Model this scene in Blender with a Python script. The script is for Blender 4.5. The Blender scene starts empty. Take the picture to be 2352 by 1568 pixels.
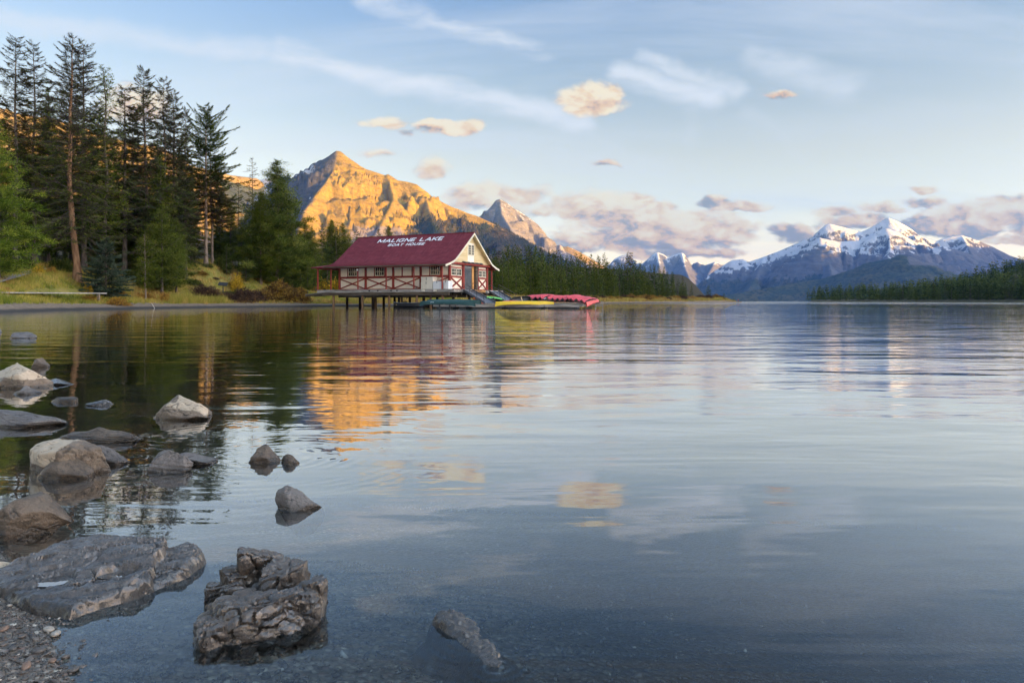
import bpy, bmesh, math, random
import numpy as np
from mathutils import Vector, Matrix

# ------------------------------------------------------------------ camera, sky, sun, exposure
SC = bpy.context.scene
COL = SC.collection
F, HY, CZ = 1568.0, 691.5, 0.8          # focal length and horizon of the photograph (2352 x 1568 scale), eye height
EXPO = 3.6
SUN_EL = math.radians(4.5)
SUN_AZ = math.radians(110.0)            # clockwise from +Y
SUN_DIR = Vector((math.sin(SUN_AZ) * math.cos(SUN_EL), math.cos(SUN_AZ) * math.cos(SUN_EL), math.sin(SUN_EL)))

cam_d = bpy.data.cameras.new("camera")
cam_d.lens = 24.0; cam_d.sensor_width = 36.0
cam_d.shift_y = -(784.0 - HY) / 2352.0
cam_d.clip_start = 0.05; cam_d.clip_end = 60000.0
cam = bpy.data.objects.new("camera", cam_d)
cam.location = (0, 0, CZ); cam.rotation_euler = (math.pi / 2, 0, 0)
COL.objects.link(cam); SC.camera = cam

sun_d = bpy.data.lights.new("sun", 'SUN')
sun_d.energy = 2.6; sun_d.angle = math.radians(0.5); sun_d.color = (1.0, 0.52, 0.05)
sun = bpy.data.objects.new("sun", sun_d)
sun.rotation_euler = SUN_DIR.to_track_quat('Z', 'Y').to_euler()
sun.location = (0, 0, 50); COL.objects.link(sun)

SC.view_settings.view_transform = 'Standard'
try: SC.view_settings.look = 'None'
except Exception: pass
SC.view_settings.gamma = 1.0; SC.view_settings.exposure = EXPO
SC.view_settings.use_curve_mapping = False
SC.render.engine = 'CYCLES'
SC.cycles.use_denoising = True
SC.cycles.max_bounces = 8; SC.cycles.diffuse_bounces = 3; SC.cycles.glossy_bounces = 3
SC.cycles.transmission_bounces = 4; SC.cycles.transparent_max_bounces = 12; SC.cycles.volume_bounces = 0
SC.cycles.caustics_reflective = True; SC.cycles.caustics_refractive = False
SC.cycles.sample_clamp_indirect = 4.0

def srgb(r, g, b):
    f = lambda c: c / 12.92 if c <= 0.04045 else ((c + 0.055) / 1.055) ** 2.4
    return (f(r / 255.0), f(g / 255.0), f(b / 255.0), 1.0)

class NT:
    """small helper for node trees"""
    def __init__(s, tree): s.t = tree; s.l = tree.links
    def n(s, typ, **kw):
        x = s.t.nodes.new(typ)
        for k, v in kw.items(): setattr(x, k, v)
        return x
    def put(s, sock, v):
        if v is None: return
        if hasattr(v, 'is_output') or isinstance(v, bpy.types.NodeSocket): s.l.new(v, sock)
        else: sock.default_value = v
    def m(s, op, a, b=None, c=None, clamp=False):
        x = s.n('ShaderNodeMath', operation=op); x.use_clamp = clamp
        for i, v in enumerate((a, b, c)): s.put(x.inputs[i], v)
        return x.outputs[0]
    def vm(s, op, a, b=None):
        x = s.n('ShaderNodeVectorMath', operation=op)
        s.put(x.inputs[0], a); s.put(x.inputs[1], b)
        return x.outputs['Value'] if op in ('LENGTH', 'DOT_PRODUCT', 'DISTANCE') else x.outputs[0]
    def comb(s, x, y, z=0.0):
        c = s.n('ShaderNodeCombineXYZ')
        for i, v in enumerate((x, y, z)): s.put(c.inputs[i], v)
        return c.outputs[0]
    def sep(s, v):
        c = s.n('ShaderNodeSeparateXYZ'); s.put(c.inputs[0], v); return c.outputs
    def noise(s, vec, scale, detail=3.0, rough=0.55, dist=0.0, dim='3D'):
        x = s.n('ShaderNodeTexNoise', noise_dimensions=dim)
        if vec is not None: s.put(x.inputs['Vector'], vec)
        x.inputs['Scale'].default_value = scale; x.inputs['Detail'].default_value = detail
        x.inputs['Roughness'].default_value = rough; x.inputs['Distortion'].default_value = dist
        return x.outputs['Fac']
    def sstep(s, v, lo, hi, a=0.0, b=1.0):
        x = s.n('ShaderNodeMapRange', interpolation_type='SMOOTHSTEP')
        s.put(x.inputs[0], v); s.put(x.inputs[1], lo); s.put(x.inputs[2], hi); s.put(x.inputs[3], a); s.put(x.inputs[4], b)
        return x.outputs[0]
    def lin(s, v, lo, hi, a=0.0, b=1.0):
        x = s.n('ShaderNodeMapRange')
        s.put(x.inputs[0], v); s.put(x.inputs[1], lo); s.put(x.inputs[2], hi); s.put(x.inputs[3], a); s.put(x.inputs[4], b)
        return x.outputs[0]
    def mix(s, fac, a, b, blend='MIX'):
        x = s.n('ShaderNodeMix', data_type='RGBA', blend_type=blend)
        s.put(x.inputs[0], fac); s.put(x.inputs[6], a); s.put(x.inputs[7], b)
        return x.outputs[2]
    def ramp(s, fac, stops):
        x = s.n('ShaderNodeValToRGB'); e = x.color_ramp.elements
        while len(e) < len(stops): e.new(0.5)
        for k, (p, c) in enumerate(stops): e[k].position = p; e[k].color = c
        s.put(x.inputs[0], fac)
        return x.outputs[0]

def make_world():
    w = bpy.data.worlds.new("World"); SC.world = w; w.use_nodes = True
    t = NT(w.node_tree); bg = w.node_tree.nodes['Background']
    sky = t.n('ShaderNodeTexSky', sky_type='NISHITA')
    sky.sun_disc = False; sky.sun_elevation = SUN_EL; sky.sun_rotation = SUN_AZ
    sky.altitude = 1700; sky.air_density = 1.0; sky.dust_density = 0.55; sky.ozone_density = 2.2
    sc10 = 0.1
    tc = t.n('ShaderNodeTexCoord')
    x, y, z = t.sep(tc.outputs['Generated'])
    ys = t.m('MAXIMUM', y, 0.08)
    u = t.m('DIVIDE', x, ys); v = t.m('DIVIDE', z, ys)
    front = t.sstep(y, 0.1, 0.4)
    p = t.comb(u, v, 0.0)
    E = 1.0 / (2 ** EXPO) / sc10
    def C(r, g, b, k=1.0):
        c = srgb(r, g, b); return (c[0] * E * k, c[1] * E * k, c[2] * E * k, 1.0)
    # ---- the clear sky, slightly bluer towards the horizon than the model gives
    grade = t.ramp(t.m('MAXIMUM', z, 0.0), [(0.0, (0.82, 0.49, 0.40, 1)), (0.10, (0.88, 0.49, 0.33, 1)), (0.2, (0.88, 0.465, 0.29, 1)), (0.31, (0.70, 0.43, 0.315, 1)), (0.42, (0.50, 0.39, 0.37, 1)), (0.60, (0.58, 0.45, 0.42, 1)), (0.82, (1.5, 1.12, 0.88, 1)), (1.0, (1.75, 1.28, 0.98, 1))])
    base = t.mix(1.0, sky.outputs[0], grade, 'MULTIPLY')
    # the broad glow of the sunset around the sun, behind the viewer's right shoulder
    glow = t.sstep(t.vm('DOT_PRODUCT', tc.outputs['Generated'], tuple(SUN_DIR)), 0.28, 0.88)
    base = t.mix(1.0, base, t.mix(glow, (1, 1, 1, 1), (7.6, 6.0, 4.7, 1)), 'MULTIPLY')
    base = t.vm('MINIMUM', base, tuple(c / sc10 for c in (0.95, 0.72, 0.53)))
    # ---- high cirrus: a planar layer
    zz = t.m('ADD', t.m('MAXIMUM', z, 0.0), 0.16)
    q = t.comb(t.m('DIVIDE', x, zz), t.m('DIVIDE', y, zz), 0.0)
    mp = t.n('ShaderNodeMapping'); mp.inputs['Rotation'].default_value = (0, 0, math.radians(62)); mp.inputs['Scale'].default_value = (0.5, 2.0, 1)
    t.put(mp.inputs[0], q)
    veil = t.noise(mp.outputs[0], 0.9, 6.0, 0.62, 0.6)
    veil = t.m('MULTIPLY', t.sstep(veil, 0.42, 0.76), 0.50)
    # streaks at the places they have in the sky
    streaks = [(-60, 40, 700, 130, 30, .55), (640, 120, 1330, 280, 34, .75), (850, 0, 1250, 120, 26, .62), (1430, 165, 1640, 215, 36, .7),
               (1480, 120, 1700, 215, 20, .55), (1720, 140, 1960, 205, 42, .5), (1590, 215, 1600, 300, 22, .3), (1300, 290, 1420, 360, 22, .3), (1700, 455, 1960, 470, 8, .5), (2090, 100, 2180, 120, 30, .25), (1720, 260, 1830, 350, 20, .22)]
    warp = t.noise(p, 7.0, 4.0, 0.6)
    warp2 = t.noise(t.vm('ADD', p, (3.1, 7.7, 0)), 7.0, 4.0, 0.6)
    pw = t.comb(t.m('ADD', u, t.m('MULTIPLY', t.m('SUBTRACT', warp, 0.5), 0.09)), t.m('ADD', v, t.m('MULTIPLY', t.m('SUBTRACT', warp2, 0.5), 0.06)), 0.0)
    uw, vw, _ = t.sep(pw)
    smask = None
    for (x0, y0, x1, y1, wd, al) in streaks:
        a = ((x0 - 1176) / F, (HY - y0) / F); b = ((x1 - 1176) / F, (HY - y1) / F)
        dx, dy = b[0] - a[0], b[1] - a[1]; L2 = dx * dx + dy * dy
        ru = t.m('SUBTRACT', uw, a[0]); rv = t.m('SUBTRACT', vw, a[1])
        tt = t.m('DIVIDE', t.m('MULTIPLY_ADD', ru, dx, t.m('MULTIPLY', rv, dy)), L2, clamp=True)
        eu = t.m('SUBTRACT', ru, t.m('MULTIPLY', tt, dx)); ev = t.m('SUBTRACT', rv, t.m('MULTIPLY', tt, dy))
        d = t.m('SQRT', t.m('MULTIPLY_ADD', eu, eu, t.m('MULTIPLY', ev, ev)))
        mk = t.sstep(d, 0.0, wd * 1.5 / F, al, 0.0)
        smask = mk if smask is None else t.m('MAXIMUM', smask, mk)
    mp2 = t.n('ShaderNodeMapping'); mp2.inputs['Rotation'].default_value = (0, 0, math.radians(14)); mp2.inputs['Scale'].default_value = (5, 20, 1)
    t.put(mp2.inputs[0], pw)
    wisp = t.noise(mp2.outputs[0], 1.0, 5.0, 0.62)
    smask = t.m('MULTIPLY', t.m('MULTIPLY', smask, 1.3, clamp=True), t.sstep(wisp, 0.22, 0.62))
    smask = t.m('MULTIPLY', smask, front)
    cir = t.m('MAXIMUM', veil, smask)
    base = t.mix(cir, base, C(236, 241, 250, 1.0))
    # ---- cumulus clouds, each at its own bearing: (cx, cy, rx, ry, warmth, density)
    cl = [(1357, 232, 76, 40, 1.0, 1.25), (878, 284, 44, 17, .9, .9), (1030, 299, 78, 21, .95, 1.15), (985, 394, 38, 20, .8, .7), (1140, 450, 118, 24, .85, 1.0),
          (1085, 470, 60, 16, .8, .8), (1400, 478, 130, 34, .75, 1.15), (1500, 515, 170, 40, .8, 1.3), (1520, 468, 34, 13, .7, .9), (1600, 537, 130, 34, .75, 1.2), (1480, 553, 190, 30, .25, 1.25),
          (1560, 580, 110, 14, .2, 1.0), (1640, 466, 40, 14, .15, 1.0), (1695, 480, 64, 14, .6, 1.0), (1822, 545, 56, 22, .1, 1.1),
          (1920, 490, 46, 15, .8, 1.0), (2030, 487, 48, 15, .75, .9), (2115, 437, 32, 11, .7, .8), (2120, 468, 46, 14, .4, .7),
          (2280, 492, 120, 34, .85, 1.35), (2190, 525, 130, 26, .15, 1.25), (2330, 550, 60, 15, .7, 1.0), (2310, 455, 70, 16, .5, .7), (1985, 515, 90, 20, .25, .9),
          (315, 245, 70, 42, .9, .85), (850, 356, 34, 11, .7, .55), (1385, 377, 36, 8, .5, .6), (1785, 222, 36, 10, .45, .55), (930, 305, 22, 10, .3, .5), (1340, 575, 80, 12, .5, .7), (1240, 480, 50, 20, .6, .6), (2420, 520, 90, 40, .6, 1.1)]
    n1 = t.noise(t.vm('MULTIPLY', p, (1.0, 1.75, 1.0)), 19.0, 9.0, 0.68, 0.35)
    n2 = t.noise(t.vm('ADD', t.vm('MULTIPLY', p, (1.0, 1.75, 1.0)), (0.012, 0.02, 0)), 19.0, 9.0, 0.68, 0.35)
    M = None; S = None; Hh = None; W = None
    for (cx, cy, rx, ry, wm, den) in cl:
        ex = t.m('MULTIPLY', t.m('SUBTRACT', uw, (cx - 1176) / F), F / (rx * 1.3))
        ey = t.m('MULTIPLY', t.m('SUBTRACT', vw, (HY - cy) / F), F / (ry * 1.28))
        ey2 = t.m('MAXIMUM', ey, t.m('MULTIPLY', ey, -1.35))
        r2 = t.m('MULTIPLY_ADD', ex, ex, t.m('MULTIPLY', ey2, ey2))
        mk = t.m('MULTIPLY', t.m('SUBTRACT', 1.0, r2), den)
        mp_ = t.m('MAXIMUM', mk, 0.0)
        M = mk if M is None else t.m('MAXIMUM', M, mk)
        S = mp_ if S is None else t.m('ADD', S, mp_)
        hh = t.m('MULTIPLY', mp_, ey); Hh = hh if Hh is None else t.m('ADD', Hh, hh)
        ww = t.m('MULTIPLY', mp_, wm); W = ww if W is None else t.m('ADD', W, ww)
    S = t.m('ADD', S, 0.02)
    hrel = t.m('DIVIDE', Hh, S); wrel = t.m('DIVIDE', W, S)
    raw = t.m('MULTIPLY_ADD', t.m('SUBTRACT', n1, 0.5), 2.6, t.m('MAXIMUM', M, -1.2))
    dens = t.m('MULTIPLY', t.sstep(raw, -0.04, 0.68), front)
    light = t.m('MULTIPLY_ADD', hrel, 0.42, t.m('MULTIPLY', t.m('SUBTRACT', n1, n2), 3.2))
    light = t.m('ADD', light, t.m('MULTIPLY_ADD', wrel, 0.76, 0.08), clamp=True)
    ccol = t.ramp(light, [(0.0, C(146, 140, 148)), (0.22, C(186, 164, 158)), (0.42, C(236, 192, 156)), (0.68, C(254, 216, 172)), (1.0, C(255, 238, 204, 1.08))])
    base = t.mix(t.m('MULTIPLY', dens, 0.94), base, ccol)
    t.put(bg.inputs[0], base); bg.inputs[1].default_value = sc10
    w.cycles.sampling_method = 'MANUAL'; w.cycles.sample_map_resolution = 512
make_world()

# ------------------------------------------------------------------ helpers
def at(px, py, Y): return np.array(((px - 1176) / F * Y, Y, CZ - (py - HY) / F * Y))
def ats(px, py, Y): return at(px * .6125, py * .6125, Y)             # full-size photograph pixels
def gnd(px, py, z=0.0):
    Y = (CZ - z) * F / (py - HY); return np.array(((px - 1176) / F * Y, Y, z))

def tag(o, label=None, cat=None, group=None, kind=None):
    if label: o['label'] = label
    if cat: o['category'] = cat
    if group: o['group'] = group
    if kind: o['kind'] = kind
    return o
def empty(name, loc=(0, 0, 0), rz=0.0, label=None, cat=None, group=None):
    o = bpy.data.objects.new(name, None); COL.objects.link(o)
    o.location = loc; o.rotation_euler = (0, 0, rz); o.empty_display_size = 0.3
    return tag(o, label, cat, group)
def link(name, me, parent=None, loc=None, rot=None):
    o = bpy.data.objects.new(name, me); COL.objects.link(o)
    if parent is not None: o.parent = parent
    if loc is not None: o.location = loc
    if rot is not None: o.rotation_euler = rot
    return o
def mesh_np(name, V, faces, mats=(), smooth=False, attrs=None, fmat=None):
    """V (N,3); faces: list of (M,k) index arrays"""
    me = bpy.data.meshes.new(name)
    V = np.asarray(V, dtype=np.float32)
    me.vertices.add(len(V)); me.vertices.foreach_set('co', V.ravel())
    faces = [np.asarray(f, dtype=np.int32) for f in faces if len(f)]
    nl = sum(f.size for f in faces); nf = sum(len(f) for f in faces)
    me.loops.add(nl); me.loops.foreach_set('vertex_index', np.concatenate([f.ravel() for f in faces]))
    tot = np.concatenate([np.full(len(f), f.shape[1], np.int32) for f in faces])
    me.polygons.add(nf)
    me.polygons.foreach_set('loop_start', np.concatenate(([0], np.cumsum(tot)[:-1])).astype(np.int32))
    me.polygons.foreach_set('loop_total', tot)
    if smooth: me.polygons.foreach_set('use_smooth', np.ones(nf, bool))
    for m in mats: me.materials.append(m)
    if fmat is not None: me.polygons.foreach_set('material_index', np.asarray(fmat, np.int32))
    if attrs:
        for k, (dom, arr) in attrs.items():
            arr = np.asarray(arr, np.float32)
            if arr.ndim == 1:
                a = me.attributes.new(k, 'FLOAT', dom); a.data.foreach_set('value', arr)
            else:
                a = me.attributes.new(k, 'FLOAT_COLOR', dom)
                a.data.foreach_set('color', np.concatenate([arr, np.ones((len(arr), 4 - arr.shape[1]), np.float32)], 1).ravel())
    me.update(); me.validate()
    return me

class MB:
    """collects boxes, bars, tubes; build() links them as ONE mesh object"""
    def __init__(s): s.v = []; s.f = []
    def add(s, vs, fs):
        b = len(s.v); s.v += [tuple(map(float, p)) for p in vs]; s.f += [tuple(i + b for i in f) for f in fs]
    def box(s, x0, x1, y0, y1, z0, z1):
        s.add([(x0, y0, z0), (x1, y0, z0), (x1, y1, z0), (x0, y1, z0), (x0, y0, z1), (x1, y0, z1), (x1, y1, z1), (x0, y1, z1)],
              [(0, 3, 2, 1), (4, 5, 6, 7), (0, 1, 5, 4), (1, 2, 6, 5), (2, 3, 7, 6), (3, 0, 4, 7)])
    def bar(s, p0, p1, w, h, up=(0, 0, 1)):
        p0 = Vector(p0); p1 = Vector(p1); d = (p1 - p0).normalized(); u = Vector(up)
        a = d.cross(u)
        if a.length < 1e-4: a = d.cross(Vector((1, 0, 0)))
        a.normalize(); b = a.cross(d).normalized(); vs = []
        for p in (p0, p1):
            for sa, sb in ((-1, -1), (1, -1), (1, 1), (-1, 1)): vs.append(p + a * (w / 2 * sa) + b * (h / 2 * sb))
        s.add(vs, [(0, 3, 2, 1), (4, 5, 6, 7), (0, 1, 5, 4), (1, 2, 6, 5), (2, 3, 7, 6), (3, 0, 4, 7)])
    def tube(s, p0, p1, r0, r1=None, n=10, cap=True):
        r1 = r0 if r1 is None else r1
        p0 = Vector(p0); p1 = Vector(p1); d = (p1 - p0).normalized()
        a = d.orthogonal().normalized(); b = d.cross(a); vs = []
        for p, r in ((p0, r0), (p1, r1)):
            for i in range(n):
                t = 2 * math.pi * i / n; vs.append(p + a * (r * math.cos(t)) + b * (r * math.sin(t)))
        fs = [(i, (i + 1) % n, n + (i + 1) % n, n + i) for i in range(n)]
        if cap: fs += [tuple(range(n - 1, -1, -1)), tuple(range(n, 2 * n))]
        s.add(vs, fs)
    def path(s, pts, r, n=6):
        for a, b in zip(pts[:-1], pts[1:]): s.tube(a, b, r, r, n)
    def mesh(s, name, mat, smooth=False):
        me = bpy.data.meshes.new(name); me.from_pydata(s.v, [], s.f)
        if mat: me.materials.append(mat)
        if smooth:
            me.polygons.foreach_set('use_smooth', np.ones(len(me.polygons), bool))
            try: me.set_sharp_from_angle(angle=math.radians(40))
            except Exception: pass
        me.update(); return me
    def build(s, name, mat, parent=None, smooth=False): return link(name, s.mesh(name, mat, smooth), parent)

def copy_tree(o, parent=None):
    c = o.copy(); COL.objects.link(c)
    if parent is not None: c.parent = parent
    for ch in o.children: copy_tree(ch, c)
    return c

# ---- noise in numpy
_perm = np.random.RandomState(7).permutation(512).astype(np.int64)
_perm = np.concatenate([_perm, _perm, _perm])
_gr3 = np.random.RandomState(8).normal(size=(512, 3)); _gr3 /= np.linalg.norm(_gr3, axis=1)[:, None]
def pnoise(x, y, z=0.0):
    x = np.asarray(x, float); y = np.asarray(y, float); z = np.broadcast_to(np.asarray(z, float), x.shape)
    xi = np.floor(x).astype(np.int64); yi = np.floor(y).astype(np.int64); zi = np.floor(z).astype(np.int64)
    xf, yf, zf = x - xi, y - yi, z - zi
    fu = lambda t: t * t * t * (t * (t * 6 - 15) + 10)
    u, v, w = fu(xf), fu(yf), fu(zf)
    def g(a, b, c):
        h = _perm[(_perm[(_perm[(xi + a) & 511] + yi + b) & 511] + zi + c) & 511]
        gg = _gr3[h]
        return gg[..., 0] * (xf - a) + gg[..., 1] * (yf - b) + gg[..., 2] * (zf - c)
    L = lambda a, b, t: a + (b - a) * t
    return 1.5 * L(L(L(g(0, 0, 0), g(1, 0, 0), u), L(g(0, 1, 0), g(1, 1, 0), u), v), L(L(g(0, 0, 1), g(1, 0, 1), u), L(g(0, 1, 1), g(1, 1, 1), u), v), w)
def fbm(x, y, z=0.0, o=4, gain=0.5, lac=2.03):
    s = 0; a = 1.0; t = 0
    for k in range(o):
        s = s + a * pnoise(np.asarray(x) + 17.3 * k, np.asarray(y) - 9.1 * k, np.asarray(z) + 3.7 * k); t += a
        a *= gain; x = np.asarray(x) * lac; y = np.asarray(y) * lac; z = np.asarray(z) * lac
    return s / t
def ridged(x, y, z=0.0, o=4, gain=0.55, lac=2.1):
    s = 0; a = 1.0; t = 0
    for k in range(o):
        s = s + a * (1 - np.abs(pnoise(np.asarray(x) + 5.3 * k, np.asarray(y) + 2.1 * k, np.asarray(z) + 1.7 * k)) * 1.6); t += a
        a *= gain; x = np.asarray(x) * lac; y = np.asarray(y) * lac; z = np.asarray(z) * lac
    return s / t
def sst(x, a, b):
    t = np.clip((x - a) / (b - a), 0, 1); return t * t * (3 - 2 * t)
def worley(x, y, jit=0.9):
    """F1, F2 and a random value of the nearest cell"""
    xi = np.floor(x).astype(np.int64); yi = np.floor(y).astype(np.int64)
    f1 = np.full(x.shape, 9.0); f2 = np.full(x.shape, 9.0); idv = np.zeros(x.shape)
    for a in (-1, 0, 1):
        for b in (-1, 0, 1):
            h = _perm[(_perm[(xi + a) & 511] + yi + b) & 511]
            cx = xi + a + 0.5 + jit * ((h * 73 % 512) / 512.0 - 0.5); cy = yi + b + 0.5 + jit * ((h * 151 % 512) / 512.0 - 0.5)
            d = np.hypot(x - cx, y - cy); near = d < f1
            f2 = np.where(near, f1, np.minimum(f2, d)); idv = np.where(near, (h * 37 % 512) / 512.0, idv); f1 = np.where(near, d, f1)
    return f1, f2, idv

def grid_faces(nr, nc):
    i = np.arange(nr * nc).reshape(nr, nc)
    return np.stack([i[:-1, :-1].ravel(), i[:-1, 1:].ravel(), i[1:, 1:].ravel(), i[1:, :-1].ravel()], 1)

# ------------------------------------------------------------------ materials
def new_mat(name):
    m = bpy.data.materials.new(name); m.use_nodes = True
    t = NT(m.node_tree); b = m.node_tree.nodes['Principled BSDF']
    return m, t, b
def mat(name, c1, c2=None, rough=0.7, scale=4.0, stretch=(1, 1, 1), bump=0.0, bscale=None, spec=0.4, detail=4.0, rnd=0.0, lo=0.35, hi=0.65):
    m, t, b = new_mat(name)
    b.inputs['Roughness'].default_value = rough; b.inputs['Specular IOR Level'].default_value = spec
    c1 = tuple(c1) + (1,) if len(c1) == 3 else c1
    tc = t.n('ShaderNodeTexCoord'); vec = t.vm('MULTIPLY', tc.outputs['Object'], stretch)
    if c2 is not None:
        c2 = tuple(c2) + (1,) if len(c2) == 3 else c2
        f = t.sstep(t.noise(vec, scale, detail, 0.6), lo, hi)
        col = t.mix(f, c1, c2)
    else: col = t.mix(0.0, c1, c1)
    if rnd > 0:
        oi = t.n('ShaderNodeObjectInfo'); k = t.lin(oi.outputs['Random'], 0, 1, 1 - rnd, 1 + rnd)
        col = t.mix(1.0, col, t.comb(k, k, k), 'MULTIPLY')
    t.put(b.inputs['Base Color'], col)
    if bump > 0:
        bn = t.n('ShaderNodeBump'); bn.inputs['Distance'].default_value = bump; bn.inputs['Strength'].default_value = 1.0
        t.put(bn.inputs['Height'], t.noise(vec, bscale or scale * 3, 5.0, 0.6)); t.put(b.inputs['Normal'], bn.outputs[0])
    return m
# ------------------------------------------------------------------ mountains
def mountain_mat(name, rock1, rock2, rock3, snow=(0.46, 0.48, 0.52), forest1=(0.030, 0.048, 0.022), forest2=(0.10, 0.085, 0.03), talus=(0.36, 0.31, 0.28), scale=0.004, band=0.02):
    m, t, b = new_mat(name)
    b.inputs['Roughness'].default_value = 0.9; b.inputs['Specular IOR Level'].default_value = 0.1
    g = t.n('ShaderNodeNewGeometry'); P = g.outputs['Position']
    n1 = t.noise(P, scale, 7.0, 0.65); n2 = t.noise(t.vm('MULTIPLY', P, (1, 1, 3.5)), scale * 4, 6.0, 0.65)
    x, y, z = t.sep(P)
    wv = t.m('SINE', t.m('ADD', t.m('MULTIPLY', z, band * 6.28), t.m('ADD', t.m('MULTIPLY', n1, 14.0), t.m('MULTIPLY', x, band * 2.2))))
    rk = t.mix(t.sstep(n1, .36, .64), rock1 + (1,), rock2 + (1,))
    rk = t.mix(t.m('MULTIPLY', t.sstep(n2, .45, .75), .8), rk, rock3 + (1,))
    rk = t.mix(t.m('MULTIPLY', t.sstep(wv, .2, 1.0), .25), rk, rock3 + (1,))
    at_ = t.n('ShaderNodeAttribute', attribute_name='mask'); ms, mf, mt = t.sep(at_.outputs['Color'])
    nf = t.noise(P, scale * 14, 5.0, 0.7)
    jit = t.m('MULTIPLY', t.m('SUBTRACT', nf, .5), 1.1)
    tal = t.mix(n2, talus + (1,), tuple(c * .78 for c in talus) + (1,))
    no = t.n('ShaderNodeAttribute', attribute_name='left_shade').outputs['Fac']
    rk = t.mix(no, rk, t.mix(t.sstep(n2, .4, .7), (.085, .08, .08, 1), (.045, .043, .045, 1)))  # painted shade: rock turned dark grey where the mask is set
    col = t.mix(t.sstep(t.m('ADD', mt, jit), .35, .65), rk, tal)
    fcol = t.mix(t.sstep(n1, .35, .62), forest1 + (1,), forest2 + (1,))
    fcol = t.mix(t.sstep(nf, .4, .65), fcol, tuple(c * .6 for c in forest1) + (1,))
    col = t.mix(t.sstep(t.m('ADD', mf, jit), .38, .62), col, fcol)
    col = t.mix(t.sstep(t.m('ADD', ms, jit), .40, .60), col, snow + (1,))
    t.put(b.inputs['Base Color'], col)
    bn = t.n('ShaderNodeBump'); bn.inputs['Distance'].default_value = 14.0; bn.inputs['Strength'].default_value = 0.9
    t.put(bn.inputs['Height'], t.m('ADD', t.noise(P, scale * 7, 6.0, .65), t.m('MULTIPLY', nf, .45)))
    t.put(b.inputs['Normal'], bn.outputs[0])
    return m

def hfield(X, Y, lines):
    """height of ridge skeletons with falling flanks; returns z, along-ridge coordinate, distance from the ridge, id"""
    Z = np.full(X.shape, -1e9); S = np.zeros(X.shape); D = np.zeros(X.shape); I = np.zeros(X.shape, int)
    for li, (pts, k1, k2, d1) in enumerate(lines):
        s0 = li * 5000.0
        for a, b in zip(pts[:-1], pts[1:]):
            dx, dy = b[0] - a[0], b[1] - a[1]; L2 = dx * dx + dy * dy + 1e-9
            t = np.clip(((X - a[0]) * dx + (Y - a[1]) * dy) / L2, 0, 1)
            dist = np.hypot(X - a[0] - t * dx, Y - a[1] - t * dy)
            z = a[2] + t * (b[2] - a[2]) - (k2 * dist + (k1 - k2) * d1 * (1 - np.exp(-dist / d1)))
            w = z > Z
            Z = np.where(w, z, Z); S = np.where(w, s0 + t * math.sqrt(L2), S); D = np.where(w, dist, D); I = np.where(w, li, I)
            s0 += math.sqrt(L2)
    return Z, S, D, I

def build_mountain(name, lines, bbox, res, material, amp, gully=(170., 900.), lean=0.5, maskf=None, warp=60., seed=0.0, detail=1.0, zmin=-40):
    x0, x1, y0, y1 = bbox
    nx = int((x1 - x0) / res) + 1; ny = int((y1 - y0) / res) + 1
    X, Y = np.meshgrid(np.linspace(x0, x1, nx), np.linspace(y0, y1, ny))
    Z0, S, D, I = hfield(X, Y, lines)
    fall = sst(D, 0, 260)
    wx = X + warp * fall * fbm(X / 420. + seed, Y / 420., 0.3, 4); wy = Y + warp * fall * fbm(X / 420. + 9.1, Y / 420. + seed, 0.7, 4)
    Z, S, D, I = hfield(wx, wy, lines)
    near = sst(D, 5, 320)
    s2 = S + lean * D + 40 * fbm(X / 160., Y / 160., 2.2, 3)
    g = ridged(s2 / gully[0], D / gully[1] + seed, I * 1.7, 4, .55)
    g2 = ridged(s2 / (gully[0] * .31), D / (gully[1] * .4) + 4.1, I * 2.7 + 1, 3, .55)
    f = fbm(X / 90. + seed, Y / 90., Z / 120., 5, .55)
    body = np.clip(Z / 250., 0.05, 1)
    g3 = ridged(s2 / (gully[0] * .13) + 3.3, D / (gully[1] * .16), I * 1.1 + 5, 2, .5)
    Z = Z + near * amp * body * ((g - .72) * 2.4 + (g2 - .72) * .95 + (g3 - .72) * .30) + amp * .22 * detail * body * f * (0.25 + .75 * near)
    dzdy, dzdx = np.gradient(Z, res)
    nz = 1 / np.sqrt(1 + dzdx ** 2 + dzdy ** 2)
    M = maskf(X, Y, Z, nz, D, I, f, S, dzdx, dzdy)
    V = np.stack([X.ravel(), Y.ravel(), np.maximum(Z, zmin).ravel()], 1)
    fc = grid_faces(ny, nx)
    keep = (Z.ravel()[fc] > zmin).any(1)
    me = mesh_np(name, V, [fc[keep]], [material], smooth=True, attrs={'mask': ('POINT', np.stack([m.ravel() for m in M[:3]], 1)), 'left_shade': ('POINT', (M[3] if len(M) > 3 else 0 * X).ravel())})
    o = link(name, me); tag(o, kind='structure')
    return dict(X=X, Y=Y, Z=Z, M=M, obj=o)

def P(px, py, Y): return tuple(at(px, py, Y))
pl = lambda L, Y: [P(a, b, Y if len(c) == 0 else c[0]) for a, b, *c in L]

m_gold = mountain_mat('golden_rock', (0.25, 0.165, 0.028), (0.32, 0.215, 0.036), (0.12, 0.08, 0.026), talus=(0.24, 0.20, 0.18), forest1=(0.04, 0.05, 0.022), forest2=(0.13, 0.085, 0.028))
m_grey = mountain_mat('grey_rock', (0.15, 0.138, 0.128), (0.21, 0.185, 0.16), (0.095, 0.09, 0.088), scale=.003)
m_far = mountain_mat('snow_rock', (0.095, 0.097, 0.10), (0.14, 0.13, 0.12), (0.06, 0.062, 0.068), talus=(.14, .128, .12), scale=.0022, band=.012)

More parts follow.
